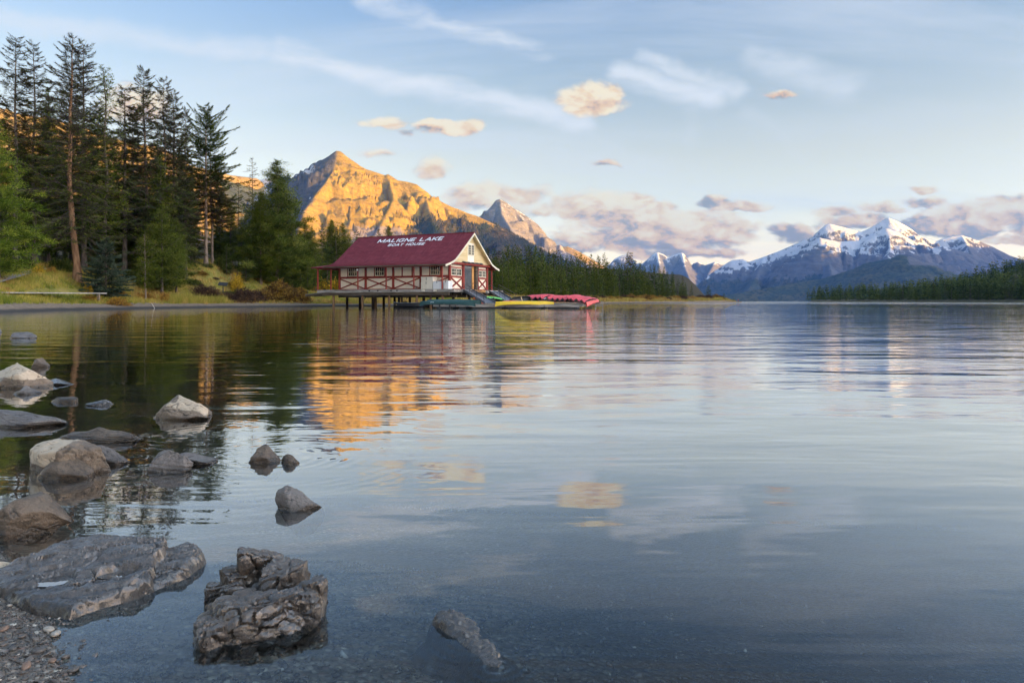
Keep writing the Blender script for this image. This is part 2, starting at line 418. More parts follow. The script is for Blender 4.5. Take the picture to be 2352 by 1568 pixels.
# the golden peak with its long right shoulder
ridge = pl([(700, 424, 6600), (715, 414, 6300), (726, 397, 6000), (737, 385, 5750), (740, 376, 5600), (751, 368, 5400), (760, 355, 5200), (774, 345, 5000), (783, 347), (794, 356), (811, 368), (828, 380), (842, 387), (864, 394), (884, 402), (891, 399), (901, 404),
            (915, 414), (932, 415), (957, 422), (974, 435), (991, 449), (1016, 463), (1036, 473), (1075, 488), (1103, 497), (1134, 512), (1165, 529), (1196, 546), (1238, 569), (1300, 600), (1400, 640)], 5000)
snow_wall = pl([(560, 412, 7300), (600, 412, 7000), (661, 407, 6900), (690, 412, 6700), (715, 414, 6350)], 5400)
spur = [P(774, 346, 5000), P(770, 385, 4830), P(753, 411, 4650), P(724, 447, 4400), P(700, 481, 4200), P(680, 540, 3950), P(660, 620, 3700)]
spur2 = [P(891, 402, 5000), P(905, 455, 4700), P(880, 505, 4350), P(850, 560, 4000)]
spur3 = [P(974, 436, 5000), P(985, 480, 4700), P(1000, 540, 4300), P(1010, 600, 3950)]
def mask_gold(X, Y, Z, nz, D, I, f, S, gx, gy):
    px = 1176 + F * X / Y; py = HY - F * Z / Y
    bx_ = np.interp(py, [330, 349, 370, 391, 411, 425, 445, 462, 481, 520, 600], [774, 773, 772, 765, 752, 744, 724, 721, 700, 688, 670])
    left_shade = sst(bx_ - px + 5 * f, -3, 3) * (Y > 3600)  # shade of the peak's left flank, painted on as darker rock
    left = left_shade
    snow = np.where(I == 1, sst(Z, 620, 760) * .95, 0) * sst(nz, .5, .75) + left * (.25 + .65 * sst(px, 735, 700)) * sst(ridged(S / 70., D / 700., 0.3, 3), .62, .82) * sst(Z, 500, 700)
    snow = snow + .42 * sst(Z, 880, 960) * sst(f, .15, .5) * sst(px, 815, 840)
    tl = 0.93 * np.interp(px, [690, 760, 860, 960, 1060, 1160, 1300], [120, 160, 300, 600, 660, 610, 500])        # tree line
    forest = sst(tl - Z + 150 * f + 60 * fbm(X / 300., Y / 300., 1., 3), -40, 90) * .9
    tal = sst(px, 780, 830) * sst(px, 960, 900) * sst(Z, 500, 440) * sst(py, 490, 512)
    forest = forest * (1 - .95 * tal)
    return np.clip(snow, 0, 1), np.clip(forest, 0, 1), np.clip(tal * .9, 0, 1), left_shade
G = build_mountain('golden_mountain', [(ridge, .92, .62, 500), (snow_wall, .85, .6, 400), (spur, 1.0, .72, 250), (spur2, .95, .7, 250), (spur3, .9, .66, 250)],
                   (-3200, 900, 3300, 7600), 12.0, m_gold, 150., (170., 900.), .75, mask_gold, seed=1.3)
# the long ridge that glows behind the trees on the left bank
lr = pl([(-500, 300, 4000), (-200, 225, 4100), (-60, 228, 4200), (40, 258, 4250), (127, 272, 4300), (200, 295, 4400), (263, 317, 4450), (309, 328, 4500), (370, 337, 4700), (440, 380, 5300), (526, 400, 6200), (590, 409, 6900)], 4500)
def mask_left(X, Y, Z, nz, D, I, f, S, gx, gy):
    return .5 * sst(Z, 950, 1200) * sst(f, 0, .4), sst(430 - Z + 200 * f, -40, 90) * .9, np.zeros(X.shape)
build_mountain('left_mountain', [(lr, .85, .6, 500)], (-5200, -1500, 2600, 7900), 24.0, m_gold, 90., (220., 900.), .3, mask_left, seed=5.1)
# the pointed grey peak behind the shoulder and the ridge that runs on from it
sp = pl([(1040, 560), (1090, 505), (1107, 493), (1123, 479), (1140, 459), (1148, 457), (1165, 466), (1182, 479), (1213, 498), (1235, 515), (1252, 535), (1269, 557), (1292, 571), (1330, 595), (1400, 640)], 7400)
sps = [P(1148, 458, 7400), P(1152, 490, 7150), P(1170, 520, 6900), P(1185, 560, 6500), P(1190, 640, 6000)]
def mask_second(X, Y, Z, nz, D, I, f, S, gx, gy):
    left = sst(-gx, -.05, .35)
    return np.clip(.46 * sst(Z, 640, 900) * left + .15 * sst(f, .1, .4) * sst(Z, 800, 1000), 0, 1) * sst(nz, .3, .75), sst(300 - Z + 150 * f, -40, 90), .6 * sst(Z, 780, 600) * sst(f, -.2, .3)
build_mountain('pointed_mountain', [(sp, 1.1, .75, 400), (sps, 1.0, .75, 300)], (-1000, 1500, 5400, 8300), 15.0, m_grey, 110., (180., 800.), .6, mask_second, seed=8.7)
tl = pl([(1220, 600), (1262, 580), (1290, 566), (1304, 565), (1318, 571), (1330, 577), (1342, 584), (1370, 600), (1400, 620)], 9500)
def mask_tail(X, Y, Z, nz, D, I, f, S, gx, gy):
    return .55 * sst(Z, 500, 760) * sst(f, -.2, .3), sst(250 - Z, -40, 90), 0 * X
build_mountain('small_mountain', [(tl, .9, .7, 400)], (200, 1700, 8000, 10800), 26.0, m_gold, 70., (160., 700.), .3, mask_tail, seed=2.7)
# the far snowy group at the head of the lake
fl = pl([(1380, 625), (1412, 593), (1426, 586), (1445, 582), (1450, 590), (1462, 602), (1474, 604), (1490, 596), (1495, 592), (1500, 581), (1510, 578), (1524, 583), (1534, 591), (1546, 585), (1562, 580), (1568, 580), (1574, 590), (1580, 601),
         (1589, 605), (1603, 600), (1618, 608), (1642, 600), (1663, 608), (1700, 615), (1760, 640)], 13500)
fs1 = [P(1509, 579, 13500), P(1515, 610, 12900), P(1500, 650, 12000)]; fs2 = [P(1566, 580, 13500), P(1575, 620, 12800), P(1590, 655, 11900)]; fs3 = [P(1642, 600, 13500), P(1625, 630, 12900), P(1640, 660, 12000)]
def mask_far(X, Y, Z, nz, D, I, f, S, gx, gy):
    return sst(Z + 260 * f, 480, 900) * (.35 + .65 * sst(nz, .55, .8)), sst(330 - Z + 150 * f, -40, 90), .4 * sst(f, -.2, .3)
build_mountain('far_mountain', [(fl, 1.2, .7, 350), (fs1, 1.1, .75, 300), (fs2, 1.1, .75, 300), (fs3, 1.1, .75, 300)], (1500, 5200, 11200, 15000), 26.0, m_far, 120., (230., 1000.), .3, mask_far, seed=3.3)
# the broad snowy massif on the right
rm = pl([(1592, 668), (1626, 632), (1680, 598), (1705, 595), (1719, 602), (1754, 590), (1793, 575), (1832, 558), (1871, 543), (1881, 531), (1896, 516), (1906, 514), (1935, 521), (1979, 533), (2003, 521), (2023, 509), (2040, 500),
         (2052, 504), (2077, 516), (2096, 528), (2106, 538), (2131, 550), (2150, 555), (2165, 548), (2185, 543), (2209, 540), (2243, 551), (2278, 566), (2322, 588), (2351, 597), (2450, 640)], 10000)
rb = pl([(1883, 546), (1927, 555), (1972, 552), (2006, 536), (2035, 524), (2065, 535), (2099, 554), (2128, 570)], 9350)
rb2 = pl([(2120, 575), (2162, 564), (2202, 574), (2246, 590)], 9100)
rc = [P(1883, 544, 9700), P(1895, 575, 9200), P(1905, 610, 8700), P(1915, 650, 8100)]
rd = [P(2040, 524, 9350), P(2045, 570, 8900), P(2030, 620, 8300)]
re = [P(2209, 541, 10000), P(2235, 590, 9300), P(2260, 640, 8500)]
rf = [P(1754, 590, 10000), P(1740, 630, 9400), P(1720, 665, 8600)]
def mask_right(X, Y, Z, nz, D, I, f, S, gx, gy):
    px = 1176 + F * X / Y
    sl = np.interp(px, [1600, 1700, 1880, 1990, 2100, 2200, 2300], [420, 520, 760, 640, 660, 800, 900])
    snow = sst(Z + 330 * f + 40, sl - 160, sl + 120) * (.42 + .58 * sst(nz, .5, .72))
    band = sst(np.sin(Z / 24. + 5 * fbm(X / 350., Y / 350., 1.7, 3) + X / 160.) + 1.5 * fbm(X / 120., Y / 120., Z / 60., 3), .15, .7)
    snow = snow * (1 - .42 * band * sst(sl + 420 - Z, -120, 160))
    snow = snow * (1 - .85 * sst(px, 2215, 2235) * sst(f, .35, -.2))
    return np.clip(snow, 0, 1), sst(330 - Z + 160 * f, -40, 90), .6 * sst(f, -.1, .3)
build_mountain('snowy_mountain', [(rm, 1.0, .62, 450), (rb, .75, .6, 400), (rb2, .75, .6, 400), (rc, .85, .62, 300), (rd, .8, .6, 300), (re, .8, .6, 300), (rf, .85, .62, 300)],
               (2300, 8400, 7200, 11200), 21.0, m_far, 110., (260., 1000.), .45, mask_right, seed=6.6)
hill = pl([(1580, 690, 6900), (1700, 672, 7000), (1881, 641, 7000), (1925, 628, 6900), (1958, 617, 6800), (1990, 603, 6750), (2023, 597, 6700), (2047, 592, 6650), (2067, 584, 6600), (2089, 588, 6600), (2101, 597, 6600), (2124, 610, 6500),
           (2180, 632, 6400), (2260, 645, 6300), (2400, 655, 6200)], 6700)
def mask_hill(X, Y, Z, nz, D, I, f, S, gx, gy):
    px = 1176 + F * X / Y
    return .55 * sst(Z, 410, 450) * sst(f, -.1, .3) * sst(px, 2072, 2090), sst(470 - Z + 60 * f, -40, 60) * (1 - .7 * sst(px, 2070, 2095) * sst(Z, 280, 360)), .5 + 0 * X
build_mountain('forested_hill', [(hill, .55, .5, 500)], (1400, 5600, 4900, 7700), 24.0, m_far, 40., (240., 900.), .3, mask_hill, seed=4.4)

# the high ridge west of the lake that the evening sun is sinking behind (it shades the lake and the lower slopes)
sx, sy = math.sin(SUN_AZ), math.cos(SUN_AZ); qx, qy = -sy, sx
wr = []
for k, (t_, h) in enumerate([(-9000, 1500), (-6500, 1400), (-4000, 1620), (-2200, 1420), (-600, 1540), (800, 1440), (2200, 1500), (3300, 1400), (4300, 1480), (5600, 1440), (7000, 1540), (8200, 1460), (9200, 1350), (10500, 1420), (12500, 1400)]):
    wr.append((sx * 7500 + qx * t_, sy * 7500 + qy * t_, h - 250.0))
def mask_w(X, Y, Z, nz, D, I, f, S, gx, gy):
    return sst(Z + 250 * f, 1100, 1400) * .8, sst(800 - Z + 200 * f, -60, 120), .3 + 0 * X
build_mountain('western_ridge', [(wr, .85, .8, 600)], (-4500, 15500, -13500, 9000), 90.0, m_grey, 130., (300., 1200.), .2, mask_w, seed=9.9, warp=120.)

# conifers standing on the forested shoulder, too far away to count
def far_cones(name, G, n, hmin, hmax, rng, sel, mats):
    X, Y, Z, M = G['X'], G['Y'], G['Z'], G['M']
    w = (M[1] * sel(X, Y, Z)).ravel(); w = np.where(w > .3, w, 0); w /= w.sum()
    idx = rng.choice(len(w), n, p=w); r = X[0, 1] - X[0, 0]
    x = X.ravel()[idx] + rng.uniform(-.5, .5, n) * r; y = Y.ravel()[idx] + rng.uniform(-.5, .5, n) * r
    gi = np.clip(((y - Y[0, 0]) / r).astype(int), 0, X.shape[0] - 1); gj = np.clip(((x - X[0, 0]) / r).astype(int), 0, X.shape[1] - 1)
    z = Z[gi, gj] - 3
    h = rng.uniform(hmin, hmax, n); rr = h * rng.uniform(.16, .26, n); ph = rng.uniform(0, 6.28, n)
    V = np.zeros((n, 5, 3)); V[:, 0] = np.stack([x, y, z + h], 1)
    for k in range(4):
        V[:, k + 1] = np.stack([x + rr * np.cos(ph + k * 1.5708), y + rr * np.sin(ph + k * 1.5708), z], 1)
    b = np.arange(n)[:, None] * 5
    Fc = np.concatenate([b + np.array([0, 1 + k, 1 + (k + 1) % 4]) for k in range(4)])
    me = mesh_np(name, V.reshape(-1, 3), [Fc], mats); o = link(name, me)
    return tag(o, 'dense conifer forest covering the lower slope of the golden mountain', 'forest', kind='stuff')
rngm = np.random.RandomState(3)
m_slopetree = mat('slope_conifer', (0.030, 0.042, 0.018), (0.10, 0.075, 0.026), .9, .004, spec=.1)
far_cones('slope_forest', G, 26000, 12, 24, rngm, lambda X, Y, Z: ((1176 + F * X / Y) > 690) * (Z > -10) * (Y < 5050), [m_slopetree])

# ------------------------------------------------------------------ shores
# shoreline seen from the camera: bearing (px) -> distance
SH = np.array([(-900, 30), (-500, 36), (-60, 44), (0, 48), (167, 62), (366, 75), (517, 88), (640, 95), (700, 99), (760, 104), (900, 110), (1030, 116), (1120, 128), (1250, 170), (1400, 250), (1550, 330), (1660, 395), (1690, 408), (1700, 420)], float)
def shore(px): return np.interp(px, SH[:, 0], SH[:, 1])
# profiles behind the shoreline: px -> [(distance, image height py)]
PR = {
    -900: [(30, None), (36, 694), (42, 670), (50, 645), (64, 620), (90, 590), (150, 540), (300, 480)],
    -60: [(44, None), (49, 695), (53, 690), (57, 676), (62, 655), (66, 640), (80, 615), (120, 575), (300, 520)],
    0: [(48, None), (53, 696), (57, 690), (60, 675), (64, 658), (67, 640), (80, 617), (120, 580), (300, 540)],
    120: [(58, None), (63, 697), (66, 690), (68, 674), (71, 652), (73, 632), (85, 612), (125, 580), (300, 550)],
    180: [(62, None), (67, 697), (70, 690), (72, 675), (75, 655), (77, 637), (90, 612), (130, 585), (300, 555)],
    270: [(69, None), (74, 697), (77, 689), (79, 678), (82, 655), (84, 640), (94, 618), (130, 590), (300, 560)],
    340: [(73, None), (78, 697), (82, 690), (84, 680), (88, 664), (91, 645), (98, 622), (130, 595), (300, 570)],
    420: [(79, None), (84, 697), (88, 691), (90, 682), (94, 655), (98, 622), (105, 606), (140, 592), (300, 570)],
    475: [(84, None), (89, 697), (93, 691), (95, 683), (99, 652), (103, 610), (110, 598), (145, 590), (300, 572)],
    560: [(91, None), (95, 697), (99, 692), (101, 685), (105, 664), (109, 634), (118, 618), (150, 605), (300, 580)],
    640: [(95, None), (99, 698), (103, 693), (106, 686), (111, 668), (116, 650), (126, 640), (155, 625), (300, 600)],
    720: [(101, None), (105, 698), (110, 694), (114, 686), (120, 676), (128, 664), (140, 655), (165, 645), (300, 620)],
    900: [(110, None), (114, 698), (119, 694), (124, 688), (132, 682), (140, 672), (155, 664), (180, 655), (300, 630)],
    1060: [(118, None), (123, 697), (129, 694), (136, 690), (145, 684), (155, 677), (170, 672), (200, 665), (320, 645)],
    1180: [(143, None), (148, 697), (155, 693), (165, 689), (180, 684), (195, 680), (215, 676), (260, 668), (360, 652)],
    1400: [(250, None), (254, 692.5), (260, 690), (270, 687), (285, 684), (300, 682), (330, 680), (370, 674), (460, 662)],
    1560: [(335, None), (339, 691.5), (345, 689), (355, 687), (370, 685), (385, 684), (410, 682), (450, 680), (520, 679)],
    1660: [(395, None), (398, 690.5), (402, 688), (410, 686), (420, 684.5), (430, 684.5), (440, 687), (450, 694), (470, 710)],
    1700: [(420, None), (422, 692.6), (424, 692.5), (426, 692.5), (428, 692.5), (430, 692.5), (432, 693), (436, 696), (460, 712)],
}
PK = np.array(sorted(PR)); PT = []
TT = np.concatenate([np.linspace(-14, 0, 8)[:-1], np.linspace(0, 30, 46), np.linspace(31, 90, 36), np.geomspace(94, 600, 24)])
for k in PK:
    pr = PR[k]; ts = [p[0] - pr[0][0] for p in pr]; zs = [0.0 if p[1] is None else CZ - (p[1] - HY) / F * p[0] for p in pr]
    if k < 1600: ts.append(700.0); zs.append(zs[-1] + 40)
    else: ts.append(700.0); zs.append(-8.0)
    PT.append(np.where(TT < 0, TT * .11, np.interp(TT, ts, zs)))
PT = np.array(PT)
def ground_z(px, Y):
    px = np.asarray(px, float); Y = np.asarray(Y, float); t = Y - shore(px)
    i = np.clip(np.searchsorted(PK, px) - 1, 0, len(PK) - 2); w = np.clip((px - PK[i]) / (PK[i + 1] - PK[i]), 0, 1)
    w = w * w * (3 - 2 * w)
    ti = np.clip(np.searchsorted(TT, t) - 1, 0, len(TT) - 2); u = np.clip((t - TT[ti]) / (TT[ti + 1] - TT[ti]), 0, 1)
    A = PT[i, ti] * (1 - u) + PT[i, ti + 1] * u; B = PT[i + 1, ti] * (1 - u) + PT[i + 1, ti + 1] * u
    z = A * (1 - w) + B * w
    X = (px - 1176) / F * Y
    return z + sst(t, 1, 12) * (.22 * fbm(X / 3.1, Y / 3.1, .5, 3) + .35 * fbm(X / 11., Y / 11., 1.5, 2) * sst(np.abs(px - 1300), 900, 500) * 0 + .3 * fbm(X / 9., Y / 9., 1.5, 2))
def gz_xy(x, y): return float(ground_z(1176 + F * x / y, y))
def on_ground(px, Y): return np.array(((px - 1176) / F * Y, Y, float(ground_z(px, Y))))

def bank_mesh():
    pxs = np.concatenate([np.linspace(-900, -60, 40)[:-1], np.linspace(-60, 1200, 330)[:-1], np.linspace(1200, 1704, 120)])
    Pg, Tg = np.meshgrid(pxs, TT)
    Yg = shore(Pg) + Tg; Z = ground_z(Pg, Yg); X = (Pg - 1176) / F * Yg
    # colour: 0 mud / gravel beach, 1 grass, 2 forest floor, carried as two masks; dry meadow as the third
    grass = sst(Tg + 2.2 * fbm(X / 3., Yg / 3., 4., 3), 5.0, 7.2); grass = np.where(Pg > 1100, sst(Tg, 2, 5), grass)
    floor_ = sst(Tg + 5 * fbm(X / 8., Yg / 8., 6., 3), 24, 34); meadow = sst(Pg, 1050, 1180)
    V = np.stack([X.ravel(), Yg.ravel(), Z.ravel()], 1)
    m, t, b = new_mat('bank_soil')
    b.inputs['Roughness'].default_value = .95; b.inputs['Specular IOR Level'].default_value = .08
    g = t.n('ShaderNodeNewGeometry'); Ps = g.outputs['Position']; x, y, z = t.sep(Ps)
    n1 = t.noise(Ps, .5, 6., .65); n2 = t.noise(Ps, 3.5, 5., .65)
    mud = t.mix(t.sstep(n2, .35, .65), (.15, .112, .08, 1), (.25, .19, .14, 1))
    mud = t.mix(t.sstep(t.m('ADD', z, t.m('MULTIPLY', n1, .25)), .42, .22), mud, (.055, .05, .046, 1))
    gr = t.mix(t.sstep(n1, .35, .62), (.13, .14, .03, 1), (.26, .21, .06, 1)); gr = t.mix(t.sstep(n2, .5, .75), gr, (.20, .12, .05, 1))
    me_ = t.mix(t.sstep(n1, .3, .6), (.16, .10, .04, 1), (.12, .105, .035, 1))
    a = t.n('ShaderNodeAttribute', attribute_name='mask'); r_, g_, b_ = t.sep(a.outputs['Color'])
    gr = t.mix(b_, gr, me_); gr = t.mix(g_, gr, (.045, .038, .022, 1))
    t.put(b.inputs['Base Color'], t.mix(r_, mud, gr))
    bn = t.n('ShaderNodeBump'); bn.inputs['Distance'].default_value = .06; t.put(bn.inputs['Height'], n2); t.put(b.inputs['Normal'], bn.outputs[0])
    me = mesh_np('lake_bank', V, [grid_faces(*Pg.shape)[:, ::1]], [m], True, {'mask': ('POINT', np.stack([grass.ravel(), floor_.ravel(), meadow.ravel()], 1))})
    tag(link('bank_ground', me), kind='structure')
bank_mesh()

# the right-hand shore, a low forested rise
RS = np.array([(1852, 760), (1900, 720), (2000, 640), (2100, 560), (2200, 490), (2352, 400), (2600, 330), (3000, 260)], float)
def rshore(px): return np.interp(px, RS[:, 0], RS[:, 1])
RH = np.array([(1852, 2), (2000, 3), (2100, 5), (2200, 13), (2352, 27), (2600, 60), (3000, 90)], float)
def rground(px, Y):
    t = np.asarray(Y - rshore(px), float); h = np.interp(px, RH[:, 0], RH[:, 1])
    return np.where(t < 0, t * .05, np.minimum(t * .16, 1.6)) + h * sst(t, 20, 230) * sst(np.asarray(px, float), 1850, 1960)
def right_bank():
    pxs = np.linspace(1846, 3000, 120); ts = np.concatenate([np.linspace(-20, 0, 5)[:-1], np.linspace(0, 40, 12), np.linspace(50, 900, 34)])
    Pg, Tg = np.meshgrid(pxs, ts); Yg = rshore(Pg) + Tg; Z = rground(Pg, Yg) - 30 * sst(-Pg, -1858, -1846); X = (Pg - 1176) / F * Yg
    Z = Z + sst(Tg, 5, 60) * 2 * fbm(X / 40, Yg / 40, 0, 3)
    me = mesh_np('right_bank', np.stack([X.ravel(), Yg.ravel(), Z.ravel()], 1), [grid_faces(*Pg.shape)], [mat('right_soil', (.05, .05, .028), (.10, .085, .05), .9, .2, spec=.1)], True)
    tag(link('right_bank_ground', me), kind='structure')
right_bank()

# ------------------------------------------------------------------ lake bed and water
def xs_beach(Y): return np.interp(Y, [1.0, 1.32, 1.5, 1.8, 2.05, 2.4, 3.0, 6.0, 12.0, 20, 15000], [-.70, -.83, -.95, -1.16, -1.50, -2.1, -3.4, -14, -60.0, -9000, -30000])
def bed_z(X, Y):
    d = X - xs_beach(Y)
    z = np.where(d < 0, np.minimum(-d * .085, .35), -np.minimum(d * .10, .16 + .04 * d)) - .035 * np.maximum(Y - 3.0, 0) * sst(d, 0, 2)
    return np.maximum(z + .008 * fbm(X / .22, Y / .22, .3, 3) + .012 * fbm(X / .7, Y / .7, .9, 2), -6.0)
def lake_bed():
    m, t, b = new_mat('lake_bed_gravel')
    g = t.n('ShaderNodeNewGeometry'); Ps = g.outputs['Position']; x, y, z = t.sep(Ps)
    vor = t.n('ShaderNodeTexVoronoi'); vor.inputs['Scale'].default_value = 62.0; t.put(vor.inputs['Vector'], t.vm('MULTIPLY', Ps, (1, 1, .2)))
    r_, g_, b_ = t.sep(vor.outputs['Color']); n_ = t.noise(Ps, 1.1, 4., .6)
    c = t.ramp(r_, [(0, (.045, .038, .032, 1)), (.35, (.085, .072, .062, 1)), (.7, (.13, .115, .10, 1)), (.93, (.19, .17, .145, 1)), (1, (.32, .29, .25, 1))])
    c = t.mix(t.sstep(g_, .75, .95), c, (.09, .06, .05, 1))
    c = t.mix(t.m('MULTIPLY', t.sstep(vor.outputs['Distance'], .35, .62), .7), c, (.03, .026, .022, 1))
    c = t.mix(t.sstep(t.noise(Ps, 1.4, 5., .6), .4, .7), c, (.06, .05, .04, 1))
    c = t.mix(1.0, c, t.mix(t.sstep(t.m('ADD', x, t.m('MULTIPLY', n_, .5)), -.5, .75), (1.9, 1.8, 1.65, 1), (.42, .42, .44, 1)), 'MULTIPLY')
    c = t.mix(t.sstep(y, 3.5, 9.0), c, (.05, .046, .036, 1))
    t.put(b.inputs['Base Color'], c)
    t.put(b.inputs['Roughness'], t.lin(z, -.01, .05, .35, .7))
    bn = t.n('ShaderNodeBump'); bn.inputs['Distance'].default_value = .006; t.put(bn.inputs['Height'], t.m('SUBTRACT', 1.0, vor.outputs['Distance'])); t.put(b.inputs['Normal'], bn.outputs[0])
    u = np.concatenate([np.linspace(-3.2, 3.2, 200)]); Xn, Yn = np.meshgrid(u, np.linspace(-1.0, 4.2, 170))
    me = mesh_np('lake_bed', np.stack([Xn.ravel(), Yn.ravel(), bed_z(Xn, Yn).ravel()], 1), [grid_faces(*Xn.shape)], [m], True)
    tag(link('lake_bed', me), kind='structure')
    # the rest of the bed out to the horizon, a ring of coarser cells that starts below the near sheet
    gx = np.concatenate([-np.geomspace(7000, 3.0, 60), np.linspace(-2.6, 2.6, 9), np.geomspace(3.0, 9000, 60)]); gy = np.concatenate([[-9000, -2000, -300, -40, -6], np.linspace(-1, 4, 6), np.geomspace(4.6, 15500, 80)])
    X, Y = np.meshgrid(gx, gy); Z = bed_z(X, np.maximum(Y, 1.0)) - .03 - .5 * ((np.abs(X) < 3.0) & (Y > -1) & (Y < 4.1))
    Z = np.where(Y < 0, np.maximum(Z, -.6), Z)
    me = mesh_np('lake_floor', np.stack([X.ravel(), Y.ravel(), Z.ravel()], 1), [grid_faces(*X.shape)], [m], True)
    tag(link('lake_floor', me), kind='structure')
lake_bed()

def make_water():
    m = bpy.data.materials.new('lake_water'); m.use_nodes = True; t = NT(m.node_tree); m.node_tree.nodes.clear()
    out = t.n('ShaderNodeOutputMaterial')
    g = t.n('ShaderNodeNewGeometry'); Ps = g.outputs['Position']; x, y, z = t.sep(Ps)
    dist = t.vm('LENGTH', Ps)
    patch = t.noise(t.vm('MULTIPLY', Ps, (.6, 1.6, 1)), .045, 3., .6)
    w1 = t.noise(t.vm('MULTIPLY', Ps, (.75, 1.5, 1)), 2.4, 2., .5, .4)         # hand-wide ripples
    w2 = t.noise(t.vm('MULTIPLY', Ps, (.6, 1.7, 1)), .55, 2., .5, .5)          # the slow swell
    w3 = t.noise(t.vm('MULTIPLY', Ps, (.5, 1.9, 1)), 7.0, 2., .5)
    near = t.sstep(dist, 2.0, 9.0, .36, 1.0)
    calm = t.sstep(t.m('ADD', x, t.m('MULTIPLY', y, .30)), -22.0, 6.0, .35, 1.0)   # lee of the wooded bank
    far = t.sstep(dist, 150.0, 420.0, 1.0, 7.0)
    a1 = t.m('MULTIPLY', t.m('MULTIPLY', near, calm), t.lin(patch, .3, .7, .55, 1.35))
    a1 = t.m('MULTIPLY', a1, far)
    h = t.m('MULTIPLY', w1, t.m('MULTIPLY', a1, .0062))
    h = t.m('MULTIPLY_ADD', w2, t.m('MULTIPLY', a1, .036), h)
    w4 = t.noise(t.vm('MULTIPLY', Ps, (.32, 2.0, 1)), 1.25, 3., .55, .8)           # long crests lying across the view
    h = t.m('MULTIPLY_ADD', w4, t.m('MULTIPLY', a1, .0105), h)
    h = t.m('MULTIPLY_ADD', w3, t.m('MULTIPLY', a1, .0005), h)
    rings = [(-1.20, 3.50, .00055, .075, .50), (-.10, 1.62, .00042, .030, .07), (-.03, 1.50, .00035, .026, .06), (-1.88, 4.15, .0006, .085, .50), (-2.35, 4.7, .0005, .08, .5)]
    brk = t.sstep(t.noise(Ps, 2.6, 3., .6), .38, .62)
    for (cx, cy, amp, lam, dec) in rings:
        dx = t.m('SUBTRACT', x, cx); dy = t.m('SUBTRACT', y, cy)
        r = t.m('SQRT', t.m('MULTIPLY_ADD', dx, dx, t.m('MULTIPLY', dy, dy)))
        r = t.m('ADD', r, t.m('MULTIPLY', t.m('SUBTRACT', w1, .5), lam * 1.6))
        s = t.m('SINE', t.m('MULTIPLY', r, 6.283 / lam)); e = t.m('EXPONENT', t.m('MULTIPLY', r, -1.0 / dec))
        h = t.m('MULTIPLY_ADD', t.m('MULTIPLY', t.m('MULTIPLY', s, e), brk), amp, h)
    bn = t.n('ShaderNodeBump'); bn.inputs['Distance'].default_value = 1.0; bn.inputs['Strength'].default_value = 1.0
    t.put(bn.inputs['Height'], h)
    fr = t.n('ShaderNodeFresnel'); fr.inputs['IOR'].default_value = 1.33; t.put(fr.inputs['Normal'], bn.outputs[0])
    gl = t.n('ShaderNodeBsdfGlossy'); gl.inputs['Roughness'].default_value = .012; gl.inputs['Color'].default_value = (1, 1, 1, 1); t.put(gl.inputs['Normal'], bn.outputs[0])
    tr = t.n('ShaderNodeBsdfTransparent'); tr.inputs['Color'].default_value = (.80, .86, .86, 1)
    mx = t.n('ShaderNodeMixShader'); t.put(mx.inputs[0], t.ramp(fr.outputs[0], [(p_, (v_, v_, v_, 1)) for p_, v_ in ((0, 0), (.03, .03), (.062, .065), (.10, .19), (.20, .50), (.32, .67), (.6, .86), (1, 1))])); t.put(mx.inputs[1], tr.outputs[0]); t.put(mx.inputs[2], gl.outputs[0])
    t.put(out.inputs['Surface'], mx.outputs[0])
    gx = np.concatenate([-np.geomspace(7000, 2, 40), np.geomspace(2, 9000, 40)]); gy = np.concatenate([[-9000, -1000, -100, -10, -2, 0], np.geomspace(1.0, 15500, 60)])
    X, Y = np.meshgrid(gx, gy)
    me = mesh_np('lake_water', np.stack([X.ravel(), Y.ravel(), 0 * X.ravel()], 1), [grid_faces(*X.shape)], [m], True)
    tag(link('lake_water', me), kind='structure')
make_water()

def make_haze(x0, x1, y0, y1, z0, z1, dens):
    mb = MB(); mb.box(x0, x1, y0, y1, z0, z1)
    m = bpy.data.materials.new('haze_air'); m.use_nodes = True; t = NT(m.node_tree); m.node_tree.nodes.clear()
    out = t.n('ShaderNodeOutputMaterial'); v = t.n('ShaderNodeVolumePrincipled')
    v.inputs['Color'].default_value = (.15, .38, 1.0, 1); v.inputs['Density'].default_value = dens; v.inputs['Anisotropy'].default_value = .0
    t.put(out.inputs['Volume'], v.outputs[0])
    o = mb.build('haze', m); tag(o, 'thin blue evening haze in the air over the lake and mountains', 'haze', kind='stuff')
    return o
make_haze(-7200, 15900, -13900, 15800, -8.0, 2200, 3.2e-5)
# ------------------------------------------------------------------ trees
def leaf_mat(name, dark, light, tip=None, trans=.25, rnd=.25):
    m, t, b = new_mat(name)
    m.node_tree.nodes.remove(b); out = m.node_tree.nodes['Material Output']
    a = t.n('ShaderNodeAttribute', attribute_name='tint'); oi = t.n('ShaderNodeObjectInfo')
    f = a.outputs['Fac']
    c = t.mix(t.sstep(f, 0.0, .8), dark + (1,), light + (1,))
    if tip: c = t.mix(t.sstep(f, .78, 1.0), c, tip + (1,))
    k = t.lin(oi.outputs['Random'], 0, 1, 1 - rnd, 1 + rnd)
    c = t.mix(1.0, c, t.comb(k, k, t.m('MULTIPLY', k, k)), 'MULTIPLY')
    d = t.n('ShaderNodeBsdfDiffuse'); tr = t.n('ShaderNodeBsdfTranslucent'); t.put(d.inputs[0], c); t.put(tr.inputs[0], c)
    mx = t.n('ShaderNodeMixShader'); mx.inputs[0].default_value = trans; t.put(mx.inputs[1], d.outputs[0]); t.put(mx.inputs[2], tr.outputs[0])
    t.put(out.inputs[0], mx.outputs[0])
    return m
m_pine = leaf_mat('pine_needles', (.034, .052, .009), (.115, .150, .024), (.19, .20, .036))
